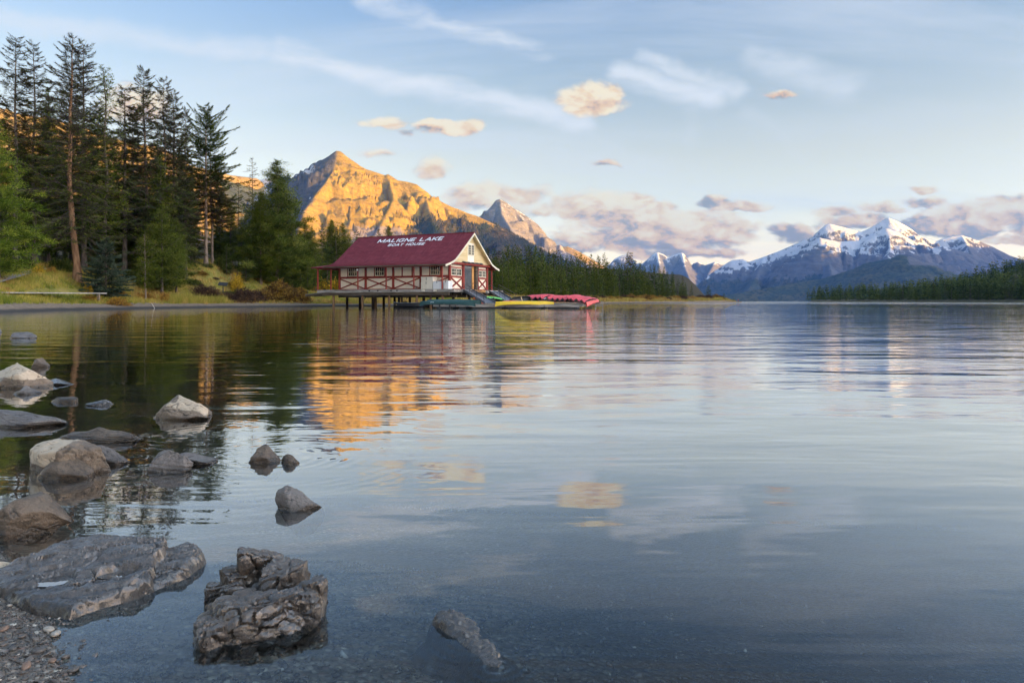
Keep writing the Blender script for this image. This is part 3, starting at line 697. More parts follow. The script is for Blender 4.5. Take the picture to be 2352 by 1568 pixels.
m_pine_b = leaf_mat('bright_pine_needles', (.055, .09, .012), (.16, .22, .028), (.25, .29, .04))
m_spruce = leaf_mat('spruce_needles', (.028, .046, .014), (.095, .130, .034), (.14, .165, .045))
m_blue = leaf_mat('blue_spruce_needles', (.034, .056, .042), (.11, .15, .118), (.16, .205, .165))
m_brown = leaf_mat('old_spruce_twigs', (.042, .033, .024), (.105, .082, .058), (.09, .105, .032))
m_rust = leaf_mat('rusty_needles', (.07, .032, .014), (.16, .075, .03))
m_bark = mat('grey_bark', (.075, .06, .048), (.16, .13, .105), .9, 6, (1, 1, .25), .02, spec=.1)
m_bark_o = mat('orange_bark', (.16, .085, .045), (.30, .18, .10), .9, 5, (1, 1, .22), .03, spec=.1)
m_bark_p = mat('pale_bark', (.14, .105, .078), (.24, .185, .14), .9, 5, (1, 1, .22), .02, spec=.1)
m_twig = mat('dead_branch', (.05, .042, .036), (.11, .095, .08), .9, 3, spec=.1)

def tube_rings(C, R, n):
    """C (B,S,3) centre lines, R (B,S) radii -> verts, quads"""
    B, S, _ = C.shape
    T = np.gradient(C, axis=1); T /= np.linalg.norm(T, axis=2, keepdims=True) + 1e-9
    ref = np.where(np.abs(T[..., 2:3]) > .9, np.array([1., 0, 0]), np.array([0, 0, 1.]))
    A = np.cross(T, ref); A /= np.linalg.norm(A, axis=2, keepdims=True) + 1e-9; Bn = np.cross(T, A)
    ang = np.arange(n) * 2 * np.pi / n
    V = C[:, :, None, :] + R[:, :, None, None] * (np.cos(ang)[None, None, :, None] * A[:, :, None, :] + np.sin(ang)[None, None, :, None] * Bn[:, :, None, :])
    idx = np.arange(B * S * n).reshape(B, S, n); nx = np.roll(idx, -1, 2)
    Q = np.stack([idx[:, :-1], nx[:, :-1], nx[:, 1:], idx[:, 1:]], -1).reshape(-1, 4)
    return V.reshape(-1, 3), Q

def tufts(P0, D, L, Wd, rng, tint, cross=1):
    """pointed blades: base points P0, directions D (unit), length, width"""
    n = len(P0); Vs = []; 
    for k in range(cross):
        r = rng.normal(size=(n, 3)); s = np.cross(D, r); s /= np.linalg.norm(s, axis=1, keepdims=True) + 1e-9
        Vs.append(np.stack([P0 - s * Wd[:, None] * .5, P0 + s * Wd[:, None] * .5, P0 + D * L[:, None]], 1))
    V = np.concatenate(Vs).reshape(-1, 3)
    return V, np.arange(len(V)).reshape(-1, 3), np.tile(np.repeat(tint, 1), cross)

def conifer(seed, H, cb, prof, nb, rise=(.35, -.1), droop=-.25, tip=.2, dens=9., tl=(.25, .45), tw=(.05, .1), fan=.35, r0=None, clump=0.0, bare=0.0, lean=(0, 0), bend=(0, 0), up=0.0, green_from=None, irregular=.3, bseg=4):
    """one conifer: trunk, branches and needle crown as three meshes (without materials)"""
    rng = np.random.RandomState(seed); r0 = r0 or H * .011
    zt = np.linspace(0, 1, 14)
    cx = lean[0] * zt * H + bend[0] * np.sin(zt * 3.1) + .012 * H * pnoise(zt * 4, zt * 0 + seed * 1.3); cy = lean[1] * zt * H + bend[1] * np.sin(zt * 3.1)
    cx = cx - cx[0]; cy = cy - cy[0]
    Ct = np.stack([cx, cy, zt * H], 1)[None]; Rt = (r0 * (1 - zt) ** .85 + .012 + r0 * .6 * np.exp(-zt * 40))[None]
    tv, tf = tube_rings(Ct, Rt, 8)
    u = (np.arange(nb) + rng.uniform(0, 1, nb)) / nb
    t = cb + (1 - cb) * u ** .92
    t = np.clip(np.round(t * nb / 4.2) / (nb / 4.2) * .25 + t * .75 + rng.normal(0, .006, nb), cb * .9, .995)
    az = np.arange(nb) * 2.39996 + rng.normal(0, .5, nb)
    h = (t - cb) / (1 - cb)
    Lb = prof(h) * H * (1 + rng.normal(0, irregular, nb)).clip(.35, 1.8) + .08
    base = np.stack([np.interp(t, zt, cx), np.interp(t, zt, cy), t * H], 1)
    e = rise[1] + (rise[0] - rise[1]) * h + rng.normal(0, .17, nb)
    s = np.linspace(0, 1, bseg + 1)
    out = np.stack([np.cos(az), np.sin(az), 0 * az], 1); side = np.stack([-np.sin(az), np.cos(az), 0 * az], 1)
    zz = e[:, None] * s[None] + (droop + rng.normal(0, .14, nb))[:, None] * s[None] ** 2 * 1.0 + tip * s[None] ** 3
    wob = (rng.normal(0, .08, nb))[:, None] * (s[None] ** 2)
    Cb = base[:, None] + Lb[:, None, None] * (s[None, :, None] * out[:, None] + wob[:, :, None] * side[:, None] + zz[:, :, None] * np.array([0, 0, 1.]))
    Rb = (r0 * .17 * (Lb / Lb.max()) ** .7)[:, None] * (1 - .85 * s[None]) + .006
    bv, bf = tube_rings(Cb, Rb, 3)
    # twigs and needles
    live = rng.uniform(0, 1, nb) > bare
    cnt = np.maximum(2, (dens * Lb * (.6 + rng.uniform(0, .8, nb)))).astype(int) * live
    bi = np.repeat(np.arange(nb), cnt); n = len(bi)
    ss = rng.uniform(.12, 1.0, n) ** .8
    k = np.clip((ss * bseg).astype(int), 0, bseg - 1); fr = ss * bseg - k
    pos = Cb[bi, k] * (1 - fr[:, None]) + Cb[bi, k + 1] * fr[:, None]
    tan = Cb[bi, k + 1] - Cb[bi, k]; tan /= np.linalg.norm(tan, axis=1, keepdims=True) + 1e-9
    lat = rng.uniform(-1, 1, n); sd = side[bi]
    if clump > 0:
        ctr = np.round(ss * 3 + rng.normal(0, .12, n)) / 3.0
        ss2 = np.clip(ctr, .2, 1.0); k = np.clip((ss2 * bseg).astype(int), 0, bseg - 1); fr = ss2 * bseg - k
        c0 = Cb[bi, k] * (1 - fr[:, None]) + Cb[bi, k + 1] * fr[:, None]
        off = rng.normal(size=(n, 3)) * np.array([1, 1, .5]); 
        pos = c0 + off * clump * np.minimum(1, Lb[bi] / 1.4)[:, None]
        d = off + np.array([0, 0, .55]) + .4 * tan + .3 * rng.normal(size=(n, 3))
    else:
        w = fan * Lb[bi] * (1.05 - ss); pos = pos + sd * (lat * w)[:, None]; pos[:, 2] -= np.abs(lat) * w * .35 * (droop < 0)
        d = tan * .9 + sd * (lat * .9)[:, None] + rng.normal(size=(n, 3)) * .35 + np.array([0, 0, up])
    d /= np.linalg.norm(d, axis=1, keepdims=True) + 1e-9
    hb = h[bi]; L = rng.uniform(*tl, n) * (1.05 - .45 * hb); Wd = rng.uniform(*tw, n) * (1.05 - .35 * hb)
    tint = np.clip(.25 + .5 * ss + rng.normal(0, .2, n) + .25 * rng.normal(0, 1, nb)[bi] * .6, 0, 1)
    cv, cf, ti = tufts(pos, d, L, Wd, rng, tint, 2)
    fmat = None
    if clump > 0: tint = np.clip(tint + .30 * np.sin(bi * 12.9898 + np.round(ctr * 3) * 78.233) , 0, 1); ti = np.tile(tint, 2)
    if green_from is not None:                       # living green sprays only between two heights of an otherwise brown crown
        hz = pos[:, 2] / H; g = (rng.uniform(0, 1, n) < np.interp(hz, green_from[0], green_from[1]))
        fmat = np.tile(g.astype(np.int32), 2)
    return dict(trunk=(tv, tf), branches=(bv, bf), crown=(cv, cf, ti, fmat), H=H)

def tree_meshes(name, d, bark, crown_mats, twig=None):
    tv, tf = d['trunk']; bv, bf = d['branches']; cv, cf, ti, fm = d['crown']
    return (mesh_np(name + '_trunk', tv, [tf], [bark], True), mesh_np(name + '_branches', bv, [bf], [twig or bark], True),
            mesh_np(name + '_crown', cv, [cf], crown_mats, False, {'tint': ('FACE', ti)}, fm))
def plant_tree(name, ms, loc, rz=0.0, s=(1, 1, 1), label=None, group=None, cat='tree'):
    o = empty(name, loc, rz, label, cat, group); o.scale = s
    link('trunk', ms[0], o); link('branches', ms[1], o); link('crown', ms[2], o)
    return o

pr_cone = lambda w, p=.85: (lambda h: w * np.clip(1 - h, 0, 1) ** p * np.clip(.45 + h * 5, 0, 1) + .004)
pr_dead = lambda w: (lambda h: w * np.clip(1 - h, 0, 1) ** .62 * np.clip(.75 + h, 0, 1) + .012)
pr_col = lambda w: (lambda h: w * np.clip(1 - h, 0, 1) ** .5 * (.6 + .4 * np.sin(h * 9) ** 2) + .006)
TM = {}
GF = ([0, .2, .5, .66, 1], [.15, .42, .52, .22, .05])
TM['old1'] = tree_meshes('old_spruce', conifer(11, 20, .17, pr_dead(.155), 230, (.55, -.12), -.46, .38, 52, (.22, .5), (.026, .06), .34, r0=.25, bare=.10, lean=(0, 0), bend=(-.35, 0), green_from=GF, irregular=.35), m_bark_o, [m_brown, m_pine], m_twig)
TM['old2'] = tree_meshes('old_spruce', conifer(12, 20, .22, pr_dead(.125), 210, (.6, -.05), -.44, .36, 50, (.22, .5), (.026, .06), .34, r0=.21, bare=.12, green_from=GF), m_bark, [m_brown, m_spruce], m_twig)
TM['old3'] = tree_meshes('old_spruce', conifer(13, 18, .20, pr_dead(.115), 200, (.6, -.1), -.48, .34, 58, (.22, .48), (.028, .065), .36, r0=.19, bare=.08, green_from=GF), m_bark, [m_brown, m_spruce], m_twig)
TM['old4'] = tree_meshes('old_spruce', conifer(14, 18, .15, pr_dead(.10), 220, (.65, -.1), -.50, .40, 76, (.2, .45), (.03, .065), .40, r0=.18, bare=.05, green_from=([0, .4, .7, 1], [.3, .5, .4, .2])), m_bark, [m_brown, m_spruce], m_twig)
TM['spire'] = tree_meshes('narrow_pine', conifer(15, 18, .18, pr_col(.085), 120, (.9, .1), -.2, .35, 46, (.16, .34), (.04, .085), .30, r0=.17, clump=.20), m_bark, [m_pine])
TM['pine1'] = tree_meshes('pine', conifer(16, 15, .14, pr_cone(.19, .8), 125, (.7, .02), -.18, .30, 80, (.16, .34), (.045, .09), .3, r0=.17, clump=.27), m_bark, [m_pine])
TM['pine2'] = tree_meshes('pine', conifer(17, 13, .10, pr_cone(.25, .95), 140, (.7, .0), -.22, .30, 84, (.16, .36), (.05, .10), .3, r0=.17, clump=.33), m_bark, [m_pine])
TM['pineb'] = tree_meshes('bright_pine', conifer(18, 14, .06, pr_cone(.25, .95), 170, (.7, .0), -.25, .30, 96, (.13, .28), (.04, .08), .3, r0=.16, clump=.24), m_bark, [m_pine_b])
TM['young'] = tree_meshes('young_pine', conifer(19, 6, .22, pr_cone(.19, .7), 60, (.7, .2), -.1, .2, 60, (.14, .28), (.03, .06), .3, r0=.07, clump=.18), m_bark_p, [m_pine])
TM['blue'] = tree_meshes('blue_spruce', conifer(20, 4.6, .02, pr_cone(.42, .85), 190, (.5, -.02), -.22, .16, 120, (.10, .22), (.035, .07), .42, r0=.09), m_bark, [m_blue])
TM['fork'] = tree_meshes('forked_pine', conifer(21, 19, .30, pr_cone(.205, .55), 150, (.75, -.2), -.34, .34, 78, (.2, .42), (.035, .08), .38, r0=.20, bare=.05, green_from=([0, .3, .42, .6, 1], [.0, .03, .25, .85, 1.0]), irregular=.3), m_bark_p, [m_brown, m_spruce], m_twig)
TM['wide'] = tree_meshes('wide_pine', conifer(22, 16, .07, pr_cone(.245, .85), 170, (.8, -.06), -.20, .34, 120, (.18, .40), (.05, .11), .3, r0=.2, clump=.34, irregular=.32), m_bark_p, [m_pine])
TM['thin'] = tree_meshes('thin_spruce', conifer(23, 14, .22, pr_dead(.09), 110, (.5, -.1), -.35, .3, 26, (.2, .4), (.025, .055), .3, r0=.10, bare=.1, green_from=([0, 1], [.35, .25])), m_bark, [m_brown, m_spruce], m_twig)
TM['dark1'] = tree_meshes('dark_spruce', conifer(24, 14, .06, pr_cone(.17, .75), 150, (.5, -.15), -.3, .22, 60, (.18, .4), (.045, .09), .36, r0=.15), m_bark, [m_spruce])
TM['dark2'] = tree_meshes('dark_spruce', conifer(25, 15, .10, pr_cone(.14, .7), 150, (.5, -.2), -.3, .25, 60, (.18, .42), (.045, .09), .36, r0=.15, green_from=([0, 1], [.6, .8])), m_bark, [m_brown, m_spruce])

def hero(kind, name, px, top, Y, label, rz=0, w=1.0, lean=0.0, group=None, base=None):
    b = on_ground(px, Y); H = {k: v for k, v in dict(old1=20, old2=20, old3=18, old4=18, spire=18, pine1=15, pine2=13, pineb=14, young=6, blue=4.6, fork=19, wide=16, thin=14, dark1=14, dark2=15).items()}[kind]
    zt = CZ - (top - HY) / F * Y; s = (zt - b[2]) / H
    o = plant_tree(name, TM[kind], b - np.array([0, 0, .12]), rz, (s * w, s * w, s), label, group)
    o.rotation_euler = (0, lean, rz)
    return o
GL = 'tall conifers of the wooded bank'
hero('old1', 'spruce_tree', 178, 84, 77, 'tall old spruce with a thick orange trunk curving at the grassy bank edge', .4, 1.0, -.012, GL)
hero('old2', 'spruce_tree', 36, 84, 78, 'bare topped spruce with pale trunk, leftmost of the tallest trees', 1.7, .95, 0, GL)
hero('old2', 'spruce_tree', 78, 100, 84, 'thin bare spruce just right of the leftmost pale trunked spruce', 3.9, .85, 0, GL)
hero('old2', 'spruce_tree', 193, 106, 86, 'leaning bare spruce close behind the orange trunked spruce', 5.2, .95, .035, GL)
hero('spire', 'pine_tree', 240, 156, 85, 'narrow green spire pine between bare spruces', 0.3, 1.15, 0, GL)
hero('old3', 'spruce_tree', 287, 199, 88, 'grey bare spruce right of the narrow green spire pine', 2.2, 1.1, 0, GL)
hero('old4', 'spruce_tree', 345, 163, 90, 'tall twiggy spruce leaning slightly left against the glowing ridge', .9, 1.05, -.03, GL)
hero('old3', 'spruce_tree', 378, 182, 92, 'bare forked looking spruce left of a dense dark brown spruce', 4.0, .9, 0, GL)
hero('old4', 'spruce_tree', 398, 215, 94, 'dense dark brown spruce with drooping twigs over the green bank', 2.9, 1.15, 0, GL)
hero('old4', 'spruce_tree', 426, 250, 97, 'slim dark spruce left of the big forked pine', 1.1, .75, 0, GL)
hero('fork', 'pine_tree', 473, 240, 103.5, 'big pine with pale forked trunk on the grassy mound', 2.0, 1.0, 0, GL)
hero('fork', 'pine_tree', 488, 268, 108, 'second pine crown close behind the pale forked trunk', 4.2, .8, .02, GL)
for q_ in [('dark2', 20, 262, 92, 'dark spruce behind the leftmost pale trunk'), ('dark1', 58, 300, 96, 'dark green spruce between the two leftmost bare tops'), ('spire', 100, 235, 95, 'slim green pine behind the mid green pine'), ('dark2', 128, 300, 98, 'brown green spruce left of the orange trunk'), ('old4', 165, 190, 96, 'twiggy dark spruce close behind the orange trunk'), ('dark1', 208, 330, 94, 'dense dark spruce right of the orange trunk'), ('old4', 222, 235, 100, 'dark twiggy spruce left of the narrow spire pine'), ('dark2', 262, 300, 98, 'dark spruce right of the narrow spire pine'),
           ('old4', 305, 262, 102, 'twiggy spruce between the grey bare spruce and the leaning one'), ('dark1', 322, 385, 96, 'dark spruce low beneath the leaning twiggy spruce'), ('dark2', 362, 320, 104, 'brown green spruce behind the slender pale trunked pine'), ('dark1', 412, 345, 102, 'dense spruce left of the forked pine'), ('dark2', 440, 385, 108, 'dark spruce touching the left side of the forked pine'), ('dark1', 505, 430, 116, 'dark spruce touching the right side of the forked pine'), ('pine1', 530, 470, 118, 'green pine between the forked pine and the wide pine'), ('dark1', 672, 470, 122, 'dark conifer close right of the wide dense pine'), ('pine2', 690, 530, 120, 'bushy pine nearest the boathouse porch')]:
    hero(q_[0], 'spruce_tree', q_[1], q_[2], q_[3], q_[4], q_[1] * .7, 1.05, 0, GL)
hero('thin', 'spruce_tree', 580, 362, 122, 'thin bare spruce standing left of the wide dense pine', 1.0, 1.0, 0, GL)
hero('thin', 'spruce_tree', 548, 405, 124, 'smallest thin spruce left of the bare spruce by the wide pine', 2.0, .9, 0, GL)
hero('wide', 'pine_tree', 636, 368, 114, 'wide dense green pine with layered boughs beside the boathouse', 1.0, 1.05, 0, GL)
hero('wide', 'pine_tree', 600, 440, 110, 'shorter layered pine in front of the wide dense pine', 3.0, .9, 0, GL)
hero('pineb', 'pine_tree', -6, 268, 66, 'bright yellow green pine at the edge by the gravel path', .7, .95, 0, GL)
hero('pineb', 'pine_tree', 112, 200, 88, 'tall mid green pine behind the leftmost bare spruces', 2.7, .62, 0, GL)
hero('pine1', 'pine_tree', 368, 352, 90, 'slender green pine with pale trunk showing mid crown', 1.3, .75, 0, GL)
hero('pine2', 'pine_tree', 372, 470, 87, 'bushy light green pine in front of the dark spruces', 2.1, 1.0, 0, GL)
hero('pine2', 'pine_tree', 405, 500, 91, 'bushy green pine right of the light green bushy pine', 4.4, .85, 0, GL)
hero('young', 'pine_tree', 334, 530, 81, 'young pine with thin pale trunk on the slope', .2, 1.0, 0, GL)
hero('blue', 'spruce_tree', 243, 545, 76.5, 'low wide blue green spruce beside the orange trunk', .5, 1.0, 0, GL)
hero('pine1', 'pine_tree', 282, 452, 90, 'green pine rising behind the blue green spruce', 3.3, .95, 0, GL)
hero('pine1', 'pine_tree', 60, 330, 84, 'green pine between the two leftmost trunks', 5.0, .9, 0, GL)
hero('pine1', 'pine_tree', 150, 380, 92, 'dark green pine half hidden behind the orange trunk', 1.9, 1.0, 0, GL)
hero('dark1', 'spruce_tree', 520, 560, 106, 'low dark spruce right of the forked pine', 1.0, 1.4, 0, GL)
hero('dark1', 'spruce_tree', 565, 588, 107, 'low spreading dark spruce above the yellow shrub', 2.4, 1.7, 0, GL)
rg = random.Random(5)
fill = [(18, 470, 96), (58, 520, 100), (95, 455, 104), (130, 540, 95), (205, 500, 100), (232, 470, 108), (262, 420, 104), (300, 470, 104), (322, 505, 96), (352, 520, 108), (420, 470, 105), (448, 500, 112), (500, 520, 116),
        (530, 470, 122), (555, 500, 118), (585, 520, 122), (615, 560, 118), (662, 520, 124), (690, 560, 126), (30, 560, 88), (75, 575, 86), (110, 585, 92), (215, 560, 90), (300, 560, 92), (395, 560, 97), (445, 560, 106), (505, 575, 112), (-20, 420, 94), (-45, 480, 84), (5, 520, 78), (-90, 300, 86), (-130, 260, 92), (-200, 230, 90), (-280, 280, 84), (48, 400, 108), (110, 430, 112), (180, 440, 110), (215, 400, 116), (250, 420, 118), (300, 400, 120), (335, 420, 116), (365, 440, 122), (410, 410, 120), (440, 440, 122), (505, 460, 126), (535, 500, 130), (565, 490, 132), (590, 480, 134), (620, 470, 132), (655, 500, 134), (25, 540, 82), (150, 560, 90), (190, 570, 94), (260, 570, 96), (320, 585, 98), (480, 585, 112), (540, 590, 114)]
for i, (px, top, Y) in enumerate(fill):
    hero(rg.choice(['dark1', 'dark2', 'dark2', 'pine1', 'pine2']), 'shade_conifer', px, top, Y, 'shadowy conifer filling the dark inside of the wooded bank', rg.uniform(0, 6), rg.uniform(.85, 1.15), 0, 'shadowy conifers inside the wooded bank')
# trees on the shore behind the boathouse roof
bh = [(700, 500, 128), (716, 520, 130), (740, 512, 135), (762, 505, 138), (772, 520, 132), (787, 512, 140), (800, 535, 138), (818, 520, 150), (845, 545, 155), (870, 525, 158), (893, 518, 160), (725, 570, 124), (752, 585, 126), (775, 600, 128), (800, 600, 130), (835, 610, 135), (707, 590, 116), (905, 560, 168), (930, 575, 170), (960, 585, 175), (1005, 575, 175), (1050, 570, 178), (1095, 560, 170)]
for i, (px, top, Y) in enumerate(bh):
    k = ['pine2', 'pine1', 'dark1', 'wide', 'dark2'][i % 5]
    hero(k, 'shore_conifer', px, top, Y, 'green conifer behind the maroon roofed boathouse, number %d of them from the left' % (1 + sorted(b[0] for b in bh).index(px)), rg.uniform(0, 6), rg.uniform(.8, 1.1), 0, 'conifers behind the boathouse')

# the distant wood on the point and across the water: lighter trees, one mesh each
FT = []
for k, (H, cb, pf, nb, dn, mt_, cl_) in enumerate([(20, .06, pr_cone(.15, .8), 70, 15, m_spruce, 0), (20, .08, pr_cone(.12, .7), 66, 16, m_spruce, 0), (20, .04, pr_cone(.19, .75), 70, 15, m_pine, .5), (20, .05, pr_cone(.23, .65), 70, 13, m_pine, .6), (20, .10, pr_dead(.085), 60, 8, m_brown, 0), (20, .03, pr_cone(.26, .85), 80, 14, m_spruce, 0)]):
    d = conifer(60 + k, H, cb, pf, nb, (.6, -.15), -.28, .2, dn * .42, (.7, 1.5), (.25, .5), .34, r0=.22, clump=cl_, bseg=2)
    tv, tf = d['trunk']; cv, cf, ti, fm = d['crown']
    V = np.concatenate([tv, cv]); n = len(tv)
    me = mesh_np('far_conifer', V, [tf, cf + n], [m_bark, mt_], False, {'tint': ('FACE', np.concatenate([np.zeros(len(tf)), ti]))}, np.concatenate([np.zeros(len(tf), np.int32), np.ones(len(cf), np.int32)]))
    FT.append(me)
def far_tree(k, px, Y, z, H, label, group, w=1.0):
    o = link('conifer_tree', FT[k], None, ((px - 1176) / F * Y, Y, z - .3), (0, 0, rg.uniform(0, 6.28)))
    s = H / 20.0; o.scale = (s * w, s * w, s); tag(o, label, 'tree', group); return o
# tops of the wood on the point, read along the sky
TOPX = [1100, 1120, 1135, 1160, 1200, 1240, 1275, 1300, 1330, 1360, 1395, 1425, 1445, 1480, 1510, 1535, 1555, 1575, 1595]
TOPY = [575, 568, 562, 556, 556, 562, 568, 574, 578, 582, 586, 590, 580, 602, 612, 618, 626, 640, 655]
n_point = 0
KL = ['dark spruce', 'narrow dark spruce', 'light green pine', 'broad green pine', 'thin brownish spruce', 'broad low spruce']
for row, (dy, cnt, jl, kk) in enumerate([(70, 46, (-6, 16), (0, 1, 1, 4)), (45, 46, (0, 26), (0, 1, 2, 4)), (22, 44, (16, 46), (2, 3, 0, 5)), (4, 34, (36, 70), (3, 2, 5, 3))]):
    for i in range(cnt):
        px = 1108 + (1592 - 1108) * (i + rg.uniform(.1, .9)) / cnt
        Yb = float(np.interp(px, [1108, 1250, 1400, 1550, 1600], [178, 205, 285, 365, 392])) + dy * float(np.interp(px, [1108, 1600], [1.0, .35]))
        zb = float(ground_z(px, Yb)); top = float(np.interp(px, TOPX, TOPY)) + rg.uniform(*jl)
        zt = CZ - (top - HY) / F * Yb
        if zt - zb < 2.5: continue
        kq = rg.choice(kk); far_tree(kq, px, Yb, zb, zt - zb, KL[kq] + (' at the back of' if row < 2 else ' at the front of') + ' the wood on the point', KL[kq] + 's ' + ('at the back of' if row < 2 else 'at the front of') + ' the wood on the point', rg.uniform(.85, 1.2)); n_point += 1
for px, top, Y, k in [(1218, 655, 188, 3), (1258, 662, 212, 5), (1306, 660, 240, 3), (1340, 668, 256, 3), (1445, 652, 300, 5), (1416, 664, 285, 3), (1510, 662, 340, 5), (1478, 650, 322, 2)]:
    zb = float(ground_z(px, Y)); far_tree(k, px, Y, zb, CZ - (top - HY) / F * Y - zb, 'small conifer standing at the meadow edge before the wood on the point', 'small conifers at the meadow edge')
for px, top, w, lab in [(1627, 654, 1.25, 'lone dark conifer standing on the meadow of the point'), (1663, 672, 1.5, 'small conifer nearest the tip of the point'), (1684, 684, 1.3, 'tiny conifer shrub at the very tip of the point')]:
    Y = 405 if px < 1680 else 412; zb = float(ground_z(px, Y)); far_tree(5, px, Y, zb, CZ - (top - HY) / F * Y - zb, lab, None, w)
# the wood across the water
RTX = [1850, 1880, 1925, 1990, 2060, 2130, 2200, 2260, 2352, 2500]; RTY = [682, 672, 664, 655, 650, 646, 642, 640, 636, 620]
for row, (dy, cnt, jl) in enumerate([(12, 62, (6, 22)), (45, 44, (-5, 10))]):
    for i in range(cnt):
        px = 1850 + (2420 - 1850) * ((i + rg.uniform(.0, 1.)) / cnt)
        if row > 1: px = 2050 + (2420 - 2050) * ((i + rg.uniform(.0, 1.)) / cnt)
        Y = float(rshore(px)) + dy + rg.uniform(0, 14); zb = float(rground(px, Y))
        if jl: H = CZ - (float(np.interp(px, RTX, RTY)) + rg.uniform(*jl) - HY) / F * Y - zb
        else: H = rg.uniform(10, 17)
        if H < 2: H = 3.0
        kq = rg.choice([0, 1, 1, 4, 2, 0]); far_tree(kq, px, Y, zb, H, KL[kq] + (' on the far shore across the lake' if row == 0 else ' in the second row across the lake'), KL[kq] + 's across the lake' + ('' if row == 0 else ', second row'), rg.uniform(.9, 1.3))
# and the rest of that wood, too many to count
def wood_stuff():
    rng = np.random.RandomState(9); n = 1700
    px = 1856 + 914 * rng.uniform(0, 1, n) ** .8; Y = rshore(px) + 14 + 600 * rng.uniform(0, 1, n) ** 1.5; z = rground(px, Y); H = rng.uniform(9, 18, n); X = (px - 1176) / F * Y
    Vs = []; Fs = []; Ti = []; off = 0
    d = conifer(77, 20, .05, pr_cone(.16, .8), 26, (.6, -.1), -.25, .2, 1.6, (1.6, 3.0), (.8, 1.5), .35, bseg=2); cv, cf, ti, _ = d['crown']
    for i in range(n):
        a = rng.uniform(0, 6.28); c_, s_ = math.cos(a), math.sin(a); k = H[i] / 20
        Vs.append(np.stack([(cv[:, 0] * c_ - cv[:, 1] * s_) * k * 1.1 + X[i], (cv[:, 0] * s_ + cv[:, 1] * c_) * k * 1.1 + Y[i], cv[:, 2] * k + z[i]], 1)); Fs.append(cf + off); off += len(cv); Ti.append(np.clip(ti + rng.normal(0, .2), 0, 1))
    me = mesh_np('far_wood', np.concatenate(Vs), [np.concatenate(Fs)], [m_spruce], False, {'tint': ('FACE', np.concatenate(Ti))})
    tag(link('far_forest', me), 'dense dark forest rising behind the shore across the lake', 'forest', kind='stuff')
wood_stuff()

# ------------------------------------------------------------------ grass, shrubs
def tint_mat(name, stops, rough=.8):
    m, t, b = new_mat(name); a = t.n('ShaderNodeAttribute', attribute_name='tint')
    c = t.ramp(a.outputs['Fac'], [(p, c + (1,)) for p, c in stops]); m.node_tree.nodes.remove(b)
    out = m.node_tree.nodes['Material Output']; d = t.n('ShaderNodeBsdfDiffuse'); tr = t.n('ShaderNodeBsdfTranslucent'); t.put(d.inputs[0], c); t.put(tr.inputs[0], c)
    mx = t.n('ShaderNodeMixShader'); mx.inputs[0].default_value = .3; t.put(mx.inputs[1], d.outputs[0]); t.put(mx.inputs[2], tr.outputs[0]); t.put(out.inputs[0], mx.outputs[0])
    return m
m_grass = tint_mat('bank_grass', [(0, (.10, .145, .022)), (.25, (.21, .225, .035)), (.45, (.38, .325, .062)), (.62, (.46, .33, .095)), (.78, (.38, .20, .07)), (1.0, (.18, .09, .05))])
def grass(name, pxr, tr, n, hr, wr, tintf, label, seed, blades=5, keep=None):
    rng = np.random.RandomState(seed)
    px = rng.uniform(pxr[0], pxr[1], n); Y = shore(px) + rng.uniform(0, 1, n) ** 1.0 * (tr[1] - tr[0]) + tr[0]
    if keep is not None:
        k = keep(px, Y, rng); px, Y = px[k], Y[k]; n = len(px)
    X = (px - 1176) / F * Y; z = ground_z(px, Y)
    base = np.stack([X, Y, z - .03], 1); ti = np.clip(tintf(px, X, Y) + rng.normal(0, .07, n), 0, 1)
    b = np.repeat(np.arange(n), blades); m = len(b)
    P0 = base[b] + np.concatenate([rng.normal(0, .10, (m, 2)), np.zeros((m, 1))], 1)
    d = np.concatenate([rng.normal(0, .35, (m, 2)), np.ones((m, 1))], 1); d /= np.linalg.norm(d, axis=1, keepdims=True)
    L = rng.uniform(*hr, m) * (.6 + .8 * rng.uniform(0, 1, n))[b]; W = rng.uniform(*wr, m)
    V, Fc, T = tufts(P0, d, L, W, rng, np.clip(ti[b] + rng.normal(0, .05, m), 0, 1), 1)
    return tag(link(name, mesh_np(name, V, [Fc], [m_grass], False, {'tint': ('FACE', T)})), label, 'grass', kind='stuff')
def tint_bank(px, X, Y):
    a = fbm(X / 5., Y / 5., 3.3, 4); b = fbm(X / 1.8, Y / 1.8, 7.3, 3)
    t = .44 + .62 * a + .42 * b - .22 * sst(Y - shore(px), 13, 8) * sst(px, 260, 160) + .12 * sst(px, 240, 330) * sst(Y - shore(px), 22, 10)
    red = sst(np.hypot((px - 370) / 28, (CZ * 0 + (Y - 82) / 7)), 1, .3)
    return np.clip(t, .02, .9)
def on_strip(px, Y):
    t = Y - shore(px); return ((px < 240) & (np.abs(t - 10.6) < .8))
bankkeep = lambda px, Y, rng: (~on_strip(px, Y)) & (rng.uniform(0, 1, len(px)) < sst(Y - shore(px) + 2.5 * fbm((px - 1176) / F * Y / 3., Y / 3., 4., 3), 4.0, 6.6))
grass('bank_grass', (-120, 1080), (3.8, 30), 32000, (.16, .55), (.03, .07), tint_bank, 'long yellow green grass covering the lake bank', 31, 5, bankkeep)
grass('meadow_grass', (1060, 1690), (3.0, 62), 14000, (.35, .95), (.14, .34), lambda px, X, Y: .60 + .30 * fbm(X / 14., Y / 14., 2., 4) + .12 * fbm(X / 4., Y / 4., 5., 2), 'rusty autumn meadow growth on the low point', 32, 4)

